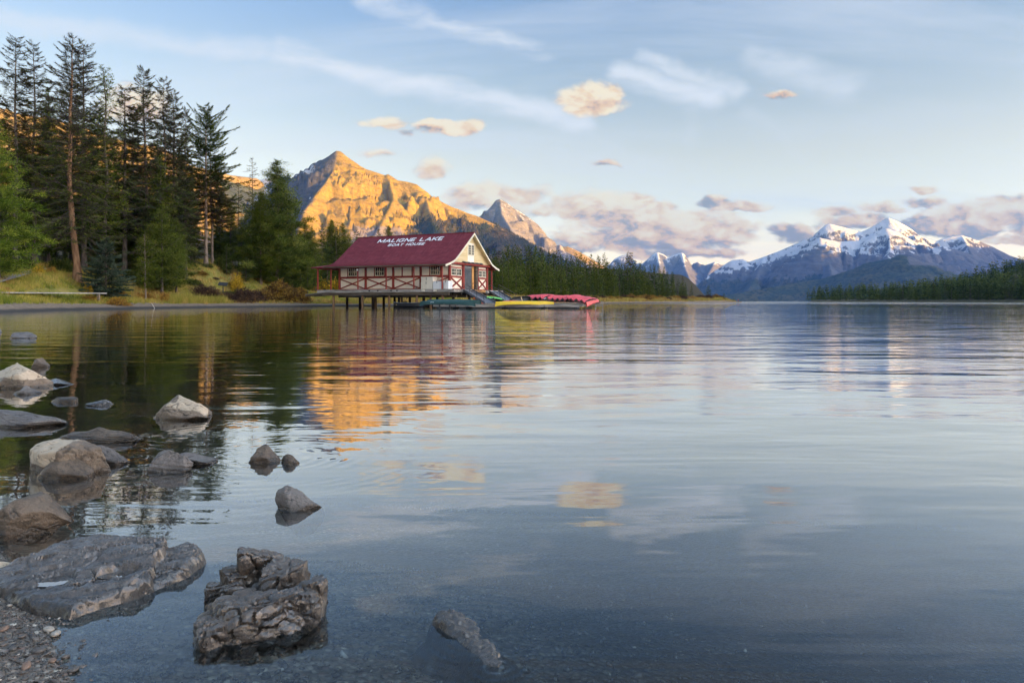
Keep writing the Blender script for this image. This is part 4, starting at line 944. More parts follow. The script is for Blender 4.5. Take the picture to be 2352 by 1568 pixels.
m_stem = mat('shrub_stem', (.06, .04, .035), (.11, .075, .06), .9, 8, spec=.1)
def shrub_mesh(name, rx, ry, rz, n, leafstops, size, seed, stems=60, hollow=.45):
    rng = np.random.RandomState(seed)
    v = rng.normal(size=(n, 3)); v /= np.linalg.norm(v, axis=1, keepdims=True); v[:, 2] = np.abs(v[:, 2])
    r = rng.uniform(hollow, 1.0, n) ** .6 * (1 + .75 * fbm(v[:, 0] * 2.4 + seed, v[:, 1] * 2.4, v[:, 2] * 2.4, 4))
    p = v * r[:, None] * np.array([rx, ry, rz])
    d = v + rng.normal(size=(n, 3)) * .7; d /= np.linalg.norm(d, axis=1, keepdims=True)
    tint = np.clip(.5 + .9 * fbm(p[:, 0] / rx * 2.3, p[:, 1] / ry * 2.3 + seed, p[:, 2] / rz * 2, 3) + rng.normal(0, .18, n), 0, 1)
    V, Fc, T = tufts(p, d, rng.uniform(.7, 1.3, n) * size, rng.uniform(.4, .7, n) * size, rng, tint, 1)
    me = mesh_np(name + '_leaves', V, [Fc], [tint_mat(name + '_leaf', leafstops)], False, {'tint': ('FACE', T)})
    az = rng.uniform(0, 6.28, stems); el = rng.uniform(.15, 1.45, stems); dr = np.stack([np.cos(az) * np.cos(el) * rx, np.sin(az) * np.cos(el) * ry, np.sin(el) * rz], 1)
    s = np.linspace(0, 1, 4); C = dr[:, None] * s[None, :, None] * rng.uniform(.75, 1.12, stems)[:, None, None] + np.concatenate([rng.normal(0, .1, (stems, 1, 2)), np.zeros((stems, 1, 1))], 2)
    sv, sf = tube_rings(C, np.full((stems, 4), .016) * (1 - .7 * s)[None], 3)
    return me, mesh_np(name + '_stems', sv, [sf], [m_stem], True)
def shrub(name, px, Y, w, h, kind, label, group=None, dz=0.0):
    me, st = SHR[kind]; b = on_ground(px, Y); o = empty(name, b - np.array([0, 0, .1]), rg.uniform(0, 6.28), label, 'shrub', group); o.scale = (w, w, h)
    link('foliage', me, o); link('stems', st, o); return o
SHR = {'amber': shrub_mesh('amber_shrub', 1, 1, 1, 5200, [(0, (.065, .04, .025)), (.4, (.13, .075, .03)), (.62, (.34, .19, .04)), (.85, (.48, .29, .05)), (1, (.30, .24, .05))], .10, 41, 90),
       'brown': shrub_mesh('brown_shrub', 1, 1, 1, 3400, [(0, (.04, .026, .022)), (.5, (.085, .052, .04)), (.85, (.15, .09, .05)), (1, (.26, .14, .05))], .10, 42, 110),
       'yellow': shrub_mesh('yellow_shrub', 1, 1, 1, 1500, [(0, (.25, .17, .02)), (.5, (.50, .32, .03)), (1, (.62, .42, .05))], .13, 43, 40, .3),
       'orange': shrub_mesh('orange_shrub', 1, 1, 1, 1700, [(0, (.15, .08, .03)), (.5, (.34, .18, .035)), (1, (.50, .29, .05))], .12, 44, 40, .3),
       'green': shrub_mesh('green_shrub', 1, 1, 1, 3200, [(0, (.03, .045, .012)), (.5, (.075, .10, .022)), (1, (.15, .14, .03))], .12, 45, 40, .4)}
shrub('amber_shrub', 642, 104, 2.7, 2.7, 'amber', 'large amber leaved shrub left of the boathouse')
shrub('amber_shrub', 688, 106, 1.6, 2.1, 'amber', 'amber shrub closest to the boathouse footbridge')
shrub('amber_shrub', 602, 101, 1.5, 1.7, 'amber', 'smaller amber shrub on the left side of the large amber shrub')
shrub('brown_shrub', 560, 97.5, 1.9, 2.0, 'brown', 'low bare brown shrub by the waterline below the dark sign')
shrub('brown_shrub', 588, 99.5, 1.5, 1.6, 'brown', 'brown shrub between the dark sign and the amber shrubs')
shrub('brown_shrub', 524, 96.5, 1.6, 1.4, 'brown', 'brown shrub behind straw coloured reeds')
shrub('brown_shrub', 470, 95.5, 2.1, 1.5, 'brown', 'wide brown shrub left of the dark sign')
shrub('yellow_shrub', 545, 103, 1.05, 2.7, 'yellow', 'tall yellow leaved shrub above the dark sign')
shrub('yellow_shrub', 88, 72.5, .65, 1.1, 'yellow', 'small bright yellow shrub above the gravel path')
shrub('yellow_shrub', 203, 74.5, .45, 1.3, 'yellow', 'yellow shrub between the orange trunk and the blue spruce')
shrub('yellow_shrub', 262, 74.2, .5, .7, 'yellow', 'yellow shrub at the foot of the blue spruce')
shrub('orange_shrub', 378, 83.5, .75, 1.3, 'orange', 'orange shrub right of the young pine')
shrub('orange_shrub', 118, 75, .55, .9, 'orange', 'orange shrub right of the bright yellow shrub')
shrub('orange_shrub', 270, 72.5, 1.3, .9, 'orange', 'low orange brown shrub beyond the end of the pale boardwalk')
shrub('orange_shrub', 205, 72.0, 1.2, .8, 'orange', 'low orange shrub above the pale boardwalk')
shrub('yellow_shrub', 750, 127, 3.6, 2.6, 'yellow', 'golden shrub seen through the porch posts')
shrub('yellow_shrub', 432, 101, .5, .6, 'yellow', 'tiny yellow shrub left of the forked pine')
for i, (px, Y, w, h) in enumerate([(10, 72, 1.3, 1.2), (45, 78, 1.6, 1.5), (140, 80, 1.5, 1.6), (300, 87, 1.5, 1.4), (420, 104, 1.7, 1.3), (510, 108, 1.5, 1.8), (600, 112, 2.2, 1.6), (660, 115, 2.2, 1.5), (-40, 66, 1.6, 1.4)]):
    shrub('green_shrub', px, Y, w, h, 'green', 'green shrub under the trees of the bank', 'green shrubs under the bank trees')
for i in range(34):
    px = 1090 + i * 17.2 + rg.uniform(-6, 6); Y = float(shore(px)) + rg.uniform(8, 26) * (.6 + px / 2600)
    w = rg.uniform(1.2, 2.4) * (.75 + (px - 1090) / 700)
    shrub('meadow_shrub', px, Y, w, w * rg.uniform(.55, .8), rg.choice(['amber', 'brown', 'brown', 'orange']), 'autumn coloured low shrub on the meadow of the point', 'low shrubs on the meadow of the point')
for i in range(46):
    px = rg.uniform(225, 700); Y = float(shore(px)) + rg.uniform(8.5, 22); w = rg.uniform(.45, 1.15)
    shrub('bank_shrub', px, Y, w, w * rg.uniform(.5, .9), rg.choice(['orange', 'brown', 'amber', 'green', 'green', 'orange']), 'low mixed autumn shrub growing in the grass of the bank', 'low mixed shrubs of the bank')
# straw coloured reeds on the waterline
grass('reed_grass', (392, 520), (4.8, 7.4), 1500, (.5, 1.15), (.02, .045), lambda px, X, Y: np.where(fbm(X / .8, Y / .8, 1., 2) > .05, .55, .36), 'upright straw coloured reeds at the edge of the beach', 33, 4)
# ------------------------------------------------------------------ boathouse
def paint(name, c, c2, rough=.65, sc=1.5, bump=.004, st=(1, 1, .3), spec=.3): return mat(name, c, c2, rough, sc, st, bump, 14, spec)
m_red = paint('red_timber', (.20, .026, .018), (.29, .05, .032))
m_cream = paint('cream_panel', (.84, .73, .56), (.88, .79, .64), .7, .8)
m_gable = paint('cream_siding', (.64, .50, .26), (.72, .58, .33), .7, .9, .004, (.3, .3, 2))
m_trim = paint('cream_trim', (.66, .60, .44), (.75, .68, .52), .6)
m_white = paint('white_box', (.62, .62, .60), (.74, .74, .72), .55, 1.2)
m_cbox = paint('cream_box', (.60, .54, .42), (.70, .64, .52), .6, 1.2)
m_wood = paint('weathered_board', (.20, .175, .15), (.40, .36, .31), .85, 2.2, .006, (.25, 2, 2), .15)
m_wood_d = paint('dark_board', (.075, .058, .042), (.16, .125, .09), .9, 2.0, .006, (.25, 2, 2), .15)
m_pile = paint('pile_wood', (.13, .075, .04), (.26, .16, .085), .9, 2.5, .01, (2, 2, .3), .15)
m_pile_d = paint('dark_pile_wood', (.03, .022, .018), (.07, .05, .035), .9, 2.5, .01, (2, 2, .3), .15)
m_orange = paint('orange_board', (.42, .19, .05), (.52, .26, .08), .7, 2)
m_black = mat('black_steel', (.018, .018, .02), (.03, .03, .032), .5, 5, spec=.5)
m_alu = paint('grey_aluminium', (.115, .125, .14), (.17, .18, .20), .45, 1.2, .002)
m_dark = mat('dark_interior', (.012, .011, .010), None, .9)
m_lattice = mat('grey_lattice', (.20, .21, .22), (.26, .27, .28), .6, 4)
m_screen = mat('dark_door', (.055, .06, .065), (.08, .085, .09), .6, 3)
m_letter = mat('white_lettering', (.80, .80, .80), (.74, .74, .75), .6, 2)
m_glass, _t, _b = new_mat('window_glass'); _b.inputs['Base Color'].default_value = (.012, .014, .016, 1); _b.inputs['Roughness'].default_value = .06; _b.inputs['Specular IOR Level'].default_value = .6
def roof_mat():
    m, t, b = new_mat('maroon_shingle'); b.inputs['Roughness'].default_value = .75; b.inputs['Specular IOR Level'].default_value = .25
    tc = t.n('ShaderNodeTexCoord'); O = tc.outputs['Object']
    n = t.noise(t.vm('MULTIPLY', O, (1.0, 1.6, 1.6)), 1.1, 5., .65); n2 = t.noise(t.vm('MULTIPLY', O, (3.2, 7, 7)), 1.6, 3., .6)
    c = t.mix(t.sstep(n, .34, .66), (.140, .019, .030, 1), (.205, .032, .044, 1)); c = t.mix(t.m('MULTIPLY', t.sstep(n2, .5, .8), .5), c, (.12, .016, .025, 1))
    n3 = t.noise(t.vm('MULTIPLY', O, (5.0, .35, .35)), 1.0, 5., .7); c = t.mix(t.m('MULTIPLY', t.sstep(n3, .48, .78), .45), c, (.34, .10, .11, 1))
    n4 = t.noise(t.vm('MULTIPLY', O, (2.2, 5.0, 5.0)), 2.4, 3., .8); k = t.lin(n4, .3, .7, .78, 1.2); c = t.mix(1.0, c, t.comb(k, k, k), 'MULTIPLY')
    t.put(b.inputs['Base Color'], c); return m
m_roof = roof_mat()

TH = math.radians(24.0); cT, sT = math.cos(TH), math.sin(TH)
BX, BY = (1033 - 1176) / F * 90.0, 90.0
ZD = CZ + (1129 - 1084) / 2560.0 * 88.0
BL, BW = 17.9, 11.0
def loc_x(spx, y):           # local x of a point at local depth y that appears at full-size pixel column spx
    r = (spx - 1920) / 2560.0; return (r * (BY + y * cT) - BX - y * sT) / (cT + r * sT)
def loc_y(spx, x):           # local y of a point on the plane x = const
    r = (spx - 1920) / 2560.0; return (BX + x * cT - r * (BY - x * sT)) / (r * cT - sT)
def loc_z(spy, x, y): return CZ + (1129 - spy) / 2560.0 * (BY - x * sT + y * cT) - ZD
house = empty('boat_house', (BX, BY, ZD), -TH, 'cream and red timbered boathouse with maroon roof on wooden piles', 'boathouse')
def part(name, mb, m, parent=None, smooth=False): return mb.build(name, m, parent or house, smooth)
def box_part(name, m, *a, parent=None): mb = MB(); mb.box(*a); return part(name, mb, m, parent)
def log_part(name, m, p0, p1, r, n=12):
    mb = MB(); mb.tube(p0, p1, r, r * .96, n); return part(name, mb, m, None, True)

# roof: courses of shingles following the flared section
RP = [(-2.6, 3.19), (-1.3, 3.50), (-.1, 3.93), (1.0, 4.66), (5.5, 7.93)]
RX0, RX1 = -18.75, .82
def roof_z(y):
    y = BW - y if y > BW / 2 else y
    return float(np.interp(y, [p[0] for p in RP], [p[1] for p in RP]))
for side in (0, 1):
    mb = MB(); pts = []
    L = [0]; 
    for a, b in zip(RP[:-1], RP[1:]): L.append(L[-1] + math.hypot(b[0] - a[0], b[1] - a[1]))
    nC = 46
    for i in range(nC):
        s0 = L[-1] * i / nC; s1 = L[-1] * (i + 1.25) / nC; s1 = min(s1, L[-1])
        q = lambda s: (float(np.interp(s, L, [p[0] for p in RP])), float(np.interp(s, L, [p[1] for p in RP])))
        (ya, za), (yb, zb) = q(s0), q(s1)
        if side: ya, yb = BW - ya, BW - yb
        wob = .012 * math.sin(i * 2.3)
        x0, x1 = RX0 + wob, RX1 + wob * .5
        mb.add([(x0, ya, za), (x1, ya, za), (x1, yb, zb), (x0, yb, zb), (x0, ya, za + .045), (x1, ya, za + .045), (x1, yb, zb + .012), (x0, yb, zb + .012)],
               [(0, 3, 2, 1), (4, 5, 6, 7), (0, 1, 5, 4), (1, 2, 6, 5), (2, 3, 7, 6), (3, 0, 4, 7)])
    part('roof', mb, m_roof)
box_part('ridge_cap', m_roof, RX0, RX1, BW / 2 - .12, BW / 2 + .12, 7.90, 8.02)
# roof deck under the shingles
mb = MB()
for yy in (lambda y: y, lambda y: BW - y):
    for a, b in zip(RP[:-1], RP[1:]):
        ya, yb = yy(a[0]), yy(b[0]); x0, x1 = RX0 + .03, RX1 - .03
        mb.add([(x0, ya, a[1] - .13), (x1, ya, a[1] - .13), (x1, yb, b[1] - .13), (x0, yb, b[1] - .13), (x0, ya, a[1] - .01), (x1, ya, a[1] - .01), (x1, yb, b[1] - .01), (x0, yb, b[1] - .01)],
               [(0, 3, 2, 1), (4, 5, 6, 7), (0, 1, 5, 4), (1, 2, 6, 5), (2, 3, 7, 6), (3, 0, 4, 7)])
part('roof_deck', mb, m_red)
# lean-to porch roof on the shore side
mb = MB(); xa, xb = -18.35, loc_x(1166, -2.6)
yk = -1.15; zk = roof_z(yk) + .02
A = [(RX0, -2.6, 3.21), (xb, -2.6, 3.19), (xb, BW + 2.6, 3.19), (RX0, BW + 2.6, 3.21), (xa, yk, zk), (xa, BW - yk, zk)]
mb.add(A + [(p[0], p[1], p[2] - .12) for p in A], [(0, 4, 1), (1, 4, 5, 2), (2, 5, 3), (6, 7, 10), (7, 8, 11, 10), (8, 9, 11), (0, 1, 7, 6), (1, 2, 8, 7), (2, 3, 9, 8)])
part('porch_roof', mb, m_roof)
# rake boards, soffit and eave boards
for sgn in (0, 1):
    mb = MB(); mb2 = MB()
    for a, b in zip(RP[:-1], RP[1:]):
        ya, yb = (a[0], b[0]) if not sgn else (BW - a[0], BW - b[0])
        mb.add([(RX1 + o, y, z + d) for o in (.004, .06) for y, z, d in ((ya, a[1], -.27), (yb, b[1], -.30), (yb, b[1], -.02), (ya, a[1], -.02))], [(0, 1, 2, 3), (4, 7, 6, 5), (0, 4, 5, 1), (1, 5, 6, 2), (2, 6, 7, 3), (3, 7, 4, 0)])
        if a[0] >= -.2:
            mb2.add([(x, y, z - .15) for x, y, z in ((.02, ya, a[1]), (RX1 - .01, ya, a[1]), (RX1 - .01, yb, b[1]), (.02, yb, b[1]))] + [(x, y, z - .18) for x, y, z in ((.02, ya, a[1]), (RX1 - .01, ya, a[1]), (RX1 - .01, yb, b[1]), (.02, yb, b[1]))],
                    [(0, 1, 2, 3), (4, 7, 6, 5), (0, 4, 5, 1), (1, 5, 6, 2), (2, 6, 7, 3), (3, 7, 4, 0)])
    part('rake_board', mb, m_trim); part('soffit', mb2, m_gable)
box_part('eave_board', m_wood_d, RX0, RX1 - .02, -2.66, -2.61, 3.05, 3.22)
box_part('porch_beam', m_red, xb + .5, .55, -2.12, -1.92, 2.95, 3.2)
box_part('porch_beam', m_red, xb + .55, xb + .75, -1.9, BW + 2.0, 2.92, 3.12)
# porch posts
for spx in (1658, 1552, 1448, 1342, 1241): log_part('porch_post', m_red, (loc_x(spx, -2.0), -2.0, 0), (loc_x(spx, -2.0), -2.0, 2.97), .10)
log_part('porch_post', m_red, (loc_x(1192, -2.0), -2.0, 0), (loc_x(1192, -2.0), -2.0, 2.95), .12)
log_part('porch_post', m_red, (loc_x(1192, -2.0), BW + 1.9, 0), (loc_x(1192, -2.0), BW + 1.9, 2.95), .12)
y_rp = loc_y(1843.5, 0.0); log_part('porch_post', m_red, (0, y_rp, 0), (0, y_rp, 3.05), .13)
log_part('porch_post', m_red, (-9, y_rp, 0), (-9, y_rp, 3.05), .12)
box_part('porch_beam', m_red, -18, .5, y_rp - .1, y_rp + .1, 3.0, 3.2)

# long wall: five log posts, rails, studs, panels, braces, windows
bays = [loc_x(s, 0) for s in (1273.6, 1371.8, 1475, 1577.8, 1686)]
box_part('wall', m_dark, -BL + .3, -.3, .25, .35, 0, 3.7); box_part('wall', m_dark, -BL + .3, -.3, BW - .35, BW - .2, 0, 3.8)
box_part('wall', m_cream, -BL + .05, -BL + .25, .2, BW - .2, 0, 3.75); box_part('floor', m_wood_d, -BL + .3, -.3, .36, BW - .36, .02, .08)
mb = MB(); xg = -BL - .02
gy = [0, 1.0, BW / 2, BW - 1, BW]; mb.add([(xg, y, 3.7) for y in (0, BW)] + [(xg, y, roof_z(y) - .2) for y in gy[::-1]] + [(xg + .1, y, 3.7) for y in (0, BW)] + [(xg + .1, y, roof_z(y) - .2) for y in gy[::-1]], [(6, 5, 4, 3, 2, 1, 0), (7, 8, 9, 10, 11, 12, 13)])
part('rear_gable', mb, m_gable)
for k, x in enumerate(bays): log_part('log_post', m_red, (x, 0, 0), (x, 0, 3.75), .19 if k < 4 else .21)
def window(x0, x1, z0, z1, cols, rows, place, dark=True):
    """place(u, w, z): u along the wall, w out of the wall"""
    bx = lambda mb, u0, u1, w0, w1, a, b: mb.add([place(u, w, z) for z in (a, b) for u, w in ((u0, w0), (u1, w0), (u1, w1), (u0, w1))], [(0, 3, 2, 1), (4, 5, 6, 7), (0, 1, 5, 4), (1, 2, 6, 5), (2, 3, 7, 6), (3, 0, 4, 7)])
    fr = MB(); t = .085
    bx(fr, x0, x1, 0, .07, z1 - t, z1); bx(fr, x0, x1, 0, .09, z0, z0 + t * 1.2); bx(fr, x0, x0 + t, 0, .068, z0 + t * 1.2, z1 - t); bx(fr, x1 - t, x1, 0, .068, z0 + t * 1.2, z1 - t)
    w = part('window', fr, m_trim)
    gx0, gx1, gz0, gz1 = x0 + t, x1 - t, z0 + t * 1.2, z1 - t
    for i in range(cols):
        for j in range(rows):
            pn = MB(); bx(pn, gx0 + (gx1 - gx0) * i / cols, gx0 + (gx1 - gx0) * (i + 1) / cols, .015, .02, gz0 + (gz1 - gz0) * j / rows, gz0 + (gz1 - gz0) * (j + 1) / rows); part('pane', pn, m_glass, w)
    mt = MB(); q = .022
    for i in range(1, cols): u = gx0 + (gx1 - gx0) * i / cols; bx(mt, u - q, u + q, .021, .05, gz0, gz1)
    for j in range(1, rows): z = gz0 + (gz1 - gz0) * j / rows; bx(mt, gx0, gx1, .0215, .047, z - q, z + q)
    part('muntin', mt, m_trim, w)
    return w
front = lambda u, w, z: (u, -w, z)
for k in range(4):
    a, b = bays[k] + .19, bays[k + 1] - .19
    box_part('top_rail', m_red, a - .1, b + .1, -.10, .12, 3.18, 3.40)
    box_part('middle_rail', m_red, a - .1, b + .1, -.11, .12, 1.62, 1.90)
    box_part('bottom_rail', m_red, a - .1, b + .1, -.11, .12, 0.0, .16)
    box_part('wall_panel', m_cream, a - .1, b + .1, .02, .14, .16, 1.62)
    w0, w1 = a + (b - a) * .33, a + (b - a) * .70
    if k == 2:
        box_part('wall_panel', m_cream, a - .1, b + .1, .02, .14, 1.90, 3.18)
        for xx in (w0 - .06, w1 + .06): box_part('stud', m_red, xx - .07, xx + .07, -.085, .1, 1.9, 3.18)
    else:
        box_part('wall_panel', m_cream, a - .1, w0, .02, .14, 1.90, 3.18); box_part('wall_panel', m_cream, w1, b + .1, .02, .14, 1.90, 3.18)
        for xx in (w0 - .08, w1 + .08): box_part('stud', m_red, xx - .08, xx + .08, -.085, .1, 1.9, 3.18)
        window(w0, w1, 1.93, 3.14, 4, 2, front)
    for p, q, o in (((a - .05, .2), (b + .05, 1.58), 0), ((a - .05, 1.58), (b + .05, .2), .012)):
        mb = MB(); mb.bar((p[0], -.05 - o, p[1]), (q[0], -.05 - o, q[1]), .14, .17, (0, 1, 0)); part('brace', mb, m_red)
# gable wall facing the docks
gw = lambda u, w, z: (w, u, z)
yy = lambda s: loc_y(s, 0.0)
y1a, y1b = .2, yy(1731); yd0, yd1 = yy(1741), yy(1769.5); yo1 = yy(1777); yp1 = yy(1789.5); y2a, y2b = yy(1792), BW - .2
box_part('wall', m_dark, -.33, -.22, .3, BW - .3, 0, 3.7)
for ya, yb, ww in ((y1a, y1b, (yy(1692), yy(1727))), (y2a, y2b, (yy(1791), yy(1818)))):
    box_part('wall_panel', m_cream, -.14, -.02, ya - .1, yb + .1, .16, 1.62); box_part('bottom_rail', m_red, -.12, .11, ya - .1, yb + .1, 0, .16)
    box_part('middle_rail', m_red, -.12, .11, ya - .1, yb + .1, 1.62, 1.84); box_part('top_rail', m_red, -.12, .10, ya - .1, yb + .1, 2.86, 3.04)
    box_part('wall_panel', m_cream, -.14, -.02, ya - .1, yb + .1, 3.04, 3.36)
    m_ = (ya + yb) / 2; box_part('wall_panel', m_red, -.15, -.03, ya - .1, yb + .1, 1.84, 2.86)
    window(ya + .12, m_ - .10, 1.86, 2.84, 3, 2, gw); window(m_ + .10, yb - .12, 1.86, 2.84, 3, 2, gw)
    for p, q, o in (((ya, .2), (yb, 1.58), 0), ((ya, 1.58), (yb, .2), .012)):
        mb = MB(); mb.bar((.05 + o, p[0], p[1]), (.05 + o, q[0], q[1]), .14, .17, (1, 0, 0)); part('brace', mb, m_red)
for y, r, mm in ((y1b + .30, .26, m_red), ((yo1 + yp1) / 2, .30, m_wood_d), (y2a - .02, .10, m_red), (BW, .21, m_red)): log_part('log_post', mm, (.05, y, 0), (.05, y, 3.5), r)
# lattice door and the orange board beside it
d = box_part('door', m_screen, -.10, -.06, yd0, yd1, .05, 3.05)
mb = MB(); st = .22; W_, H_ = yd1 - yd0, 2.75
k = -int(H_ / st) - 1
while k * st < W_ + H_:
    for sg in (1, -1):
        pts = []
        for t_ in np.linspace(0, H_, 40):
            yv = (k * st + t_) if sg == 1 else (W_ - k * st - t_)
            if 0 <= yv <= W_: pts.append((-.04 + .004 * sg, yd0 + yv, .1 + t_))
        if len(pts) > 1: mb.bar(pts[0], pts[-1], .008, .035, (1, 0, 0))
    k += 1
part('lattice', mb, m_lattice, d)
box_part('door_header', m_lattice, -.08, -.02, yd0, yd1, 3.05, 3.35)
box_part('side_board', m_orange, -.08, .02, yd1, yo1, .05, 3.35)
# log lintel, canopy slab and the gable siding
log_part('lintel_log', m_red, (.30, -.35, 3.50), (.30, BW + .55, 3.50), .17)
mb = MB()
for yq in np.arange(yd0 - 1.2, yd1 + 2.4, .42): mb.box(.28, .62, yq, yq + .38, 3.70 + .03 * math.sin(yq * 5), 3.82 + .03 * math.sin(yq * 5))
part('canopy_board', mb, mat('slate_board', (.07, .07, .07), (.13, .125, .12), .8, 3))
zb = 3.70; step = .235; i = 0; gz0, gz1 = 4.80, 6.30; gy0, gy1 = 4.75, 6.45
def half_y(z): return float(np.interp(z, [roof_z(q) - .20 for q in (-.1, 1.0, 5.5)], [-.1, 1.0, 5.5]))
while zb < 7.60:
    z0, z1 = zb, zb + step; ya, yb_ = half_y(z0 + .02), BW - half_y(z0 + .02); ya2, yb2 = half_y(z1), BW - half_y(z1)
    segs = [(ya, yb_, ya2, yb2)]
    if z0 < gz1 + .1: segs = [(ya, gy0 - .12, ya2, gy0 - .12), (gy1 + .12, yb_, gy1 + .12, yb2)]
    for a0, b0, a1, b1 in segs:
        if b1 - a1 < .05: continue
        mb = MB(); mb.add([(.16, a0, z0), (.16, b0, z0), (.16, b1, z1), (.16, a1, z1), (.29, a0, z0), (.29, b0, z0), (.205, b1, z1 - .004), (.205, a1, z1 - .004)], [(0, 1, 2, 3), (4, 7, 6, 5), (0, 4, 5, 1), (1, 5, 6, 2), (2, 6, 7, 3), (3, 7, 4, 0)])
        part('siding_board', mb, m_gable)
    zb += step
box_part('gable_panel', m_cream, .15, .24, gy0 - .12, gy1 + .12, 3.72, gz1 + .22)
gwin = lambda u, w, z: (.24 + w, u, z)
window(gy0, (gy0 + gy1) / 2 - .05, gz0, gz1, 2, 4, gwin); window((gy0 + gy1) / 2 + .05, gy1, gz0, gz1, 2, 4, gwin)
# lettering painted on the roof
GLY = {'M': (1.15, [[(0, 0), (0, 1)], [(0, 1), (.575, .18)], [(.575, .18), (1.15, 1)], [(1.15, 1), (1.15, 0)]]), 'A': (1.0, [[(0, 0), (.5, 1)], [(.5, 1), (1.0, 0)], [(.22, .33), (.78, .33)]]), 'L': (.72, [[(0, 1), (0, 0)], [(-.07, .07), (.72, .07)]]),
       'I': (.02, [[(.01, 0), (.01, 1)]]), 'G': (.95, [[(.92, .78), (.70, .93)], [(.72, .93), (.28, .93)], [(.28, .94), (.03, .68)], [(.04, .70), (.04, .30)], [(.03, .32), (.28, .06)], [(.26, .07), (.72, .07)], [(.70, .06), (.93, .28)], [(.92, .24), (.92, .46)], [(.55, .46), (.99, .46)]]),
       'N': (.9, [[(0, 0), (0, 1)], [(0, 1), (.9, 0)], [(.9, 0), (.9, 1)]]), 'E': (.74, [[(0, 0), (0, 1)], [(-.07, .93), (.74, .93)], [(0, .5), (.66, .5)], [(-.07, .07), (.74, .07)]]), 'K': (.85, [[(0, 0), (0, 1)], [(.85, 1), (.06, .38)], [(.26, .54), (.88, 0)]]),
       'B': (.8, [[(0, 0), (0, 1)], [(-.07, .93), (.6, .93)], [(.6, .95), (.76, .78)], [(.76, .78), (.58, .54)], [(0, .52), (.62, .52)], [(.6, .54), (.82, .30)], [(.82, .32), (.62, .05)], [(-.07, .07), (.64, .07)]]),
       'O': (.98, [[(.28, .94), (.70, .94)], [(.70, .95), (.95, .68)], [(.94, .70), (.94, .30)], [(.95, .32), (.70, .05)], [(.70, .06), (.28, .06)], [(.28, .05), (.03, .32)], [(.04, .30), (.04, .70)], [(.03, .68), (.28, .95)]]),
       'T': (.8, [[(-.04, .93), (.84, .93)], [(.4, .93), (.4, 0)]]), 'H': (.84, [[(0, 0), (0, 1)], [(.84, 0), (.84, 1)], [(0, .5), (.84, .5)]]), 'U': (.86, [[(0, 1), (0, .28)], [(-.01, .32), (.24, .05)], [(.22, .07), (.64, .07)], [(.62, .05), (.87, .32)], [(.86, .28), (.86, 1)]]),
       'S': (.78, [[(.76, .76), (.56, .94)], [(.58, .93), (.2, .93)], [(.22, .95), (.02, .74)], [(.02, .76), (.24, .52)], [(.2, .53), (.58, .47)], [(.56, .48), (.78, .26)], [(.78, .28), (.58, .05)], [(.6, .07), (.2, .07)], [(.22, .06), (.02, .24)]]), ' ': (.45, [])}
def text_mesh(body, size, bold):
    mb = MB(); x = 0; k = 0
    for ch in body:
        w, st_ = GLY[ch]
        for (a, b) in st_:
            z = .001 + .0022 * (k % 9); k += 1
            mb.bar((x + a[0], a[1], z), (x + b[0], b[1], z), bold, .012)
        x += w + .34
    me = mb.mesh('lettering', None)
    xs = [v.co.x for v in me.vertices]; c = (max(xs) + min(xs)) / 2
    for v in me.vertices: v.co.x -= c
    return me
a_roof = math.atan2(RP[4][1] - RP[3][1], RP[4][0] - RP[3][0])
def roof_text(body, size, bold, s_from_ridge, xc, wide, tall):
    me = text_mesh(body, size, bold); me.materials.clear(); me.materials.append(m_letter); me.name = 'lettering'
    yv = BW / 2 - s_from_ridge * math.cos(a_roof); z = roof_z(yv)
    o = link('lettering', me, house, (xc, yv - .06 * math.sin(a_roof), z + .075 * math.cos(a_roof)), (a_roof, 0, 0))
    xs = [v.co.x for v in me.vertices]; ys = [v.co.y for v in me.vertices]
    o.scale = (wide / (max(xs) - min(xs)), tall / (max(ys) - min(ys)), 1); o['label'] = 'white capital lettering reading ' + body
    return o
def roof_s(spy_):  # distance down from the ridge for an image row near the middle of the roof
    best = min(((abs(loc_z(spy_, -9.0, y) - roof_z(y)), y) for y in np.linspace(-1, 5.5, 400))); return (BW / 2 - best[1]) / math.cos(a_roof)
def roof_x(spx, spy_):
    y = BW / 2 - roof_s(spy_) * math.cos(a_roof); return loc_x(spx, y)
s_b1 = roof_s(907.5); s_t1 = roof_s(893.0); xa_, xb_ = roof_x(1413, 909), roof_x(1661, 902)
roof_text('MALIGNE LAKE', 1.0, .20, s_b1, (xa_ + xb_) / 2, xb_ - xa_, s_b1 - s_t1)
s_b2 = roof_s(923.0); s_t2 = roof_s(913.0); xa_, xb_ = roof_x(1453, 923), roof_x(1592, 919)
roof_text('BOAT HOUSE', 1.0, .21, s_b2, (xa_ + xb_) / 2, xb_ - xa_, s_b2 - s_t2)
# porch lamp, vent
mb = MB(); mb.tube((loc_x(1340, -2.2), -2.2, 2.98), (loc_x(1340, -2.2), -2.2, 2.80), .03); lampbr = part('lamp', mb, m_black)
bm = bmesh.new(); bmesh.ops.create_icosphere(bm, subdivisions=2, radius=.15, matrix=Matrix.Translation((loc_x(1340, -2.2), -2.2, 2.72))); me = bpy.data.meshes.new('globe'); bm.to_mesh(me); bm.free(); me.materials.append(m_letter)
me.polygons.foreach_set('use_smooth', np.ones(len(me.polygons), bool)); link('globe', me, lampbr)
box_part('vent_hood', m_orange, loc_x(1390, 5.5) - .3, loc_x(1390, 5.5) + .3, BW / 2 + .1, BW / 2 + .6, 7.8, 8.15)

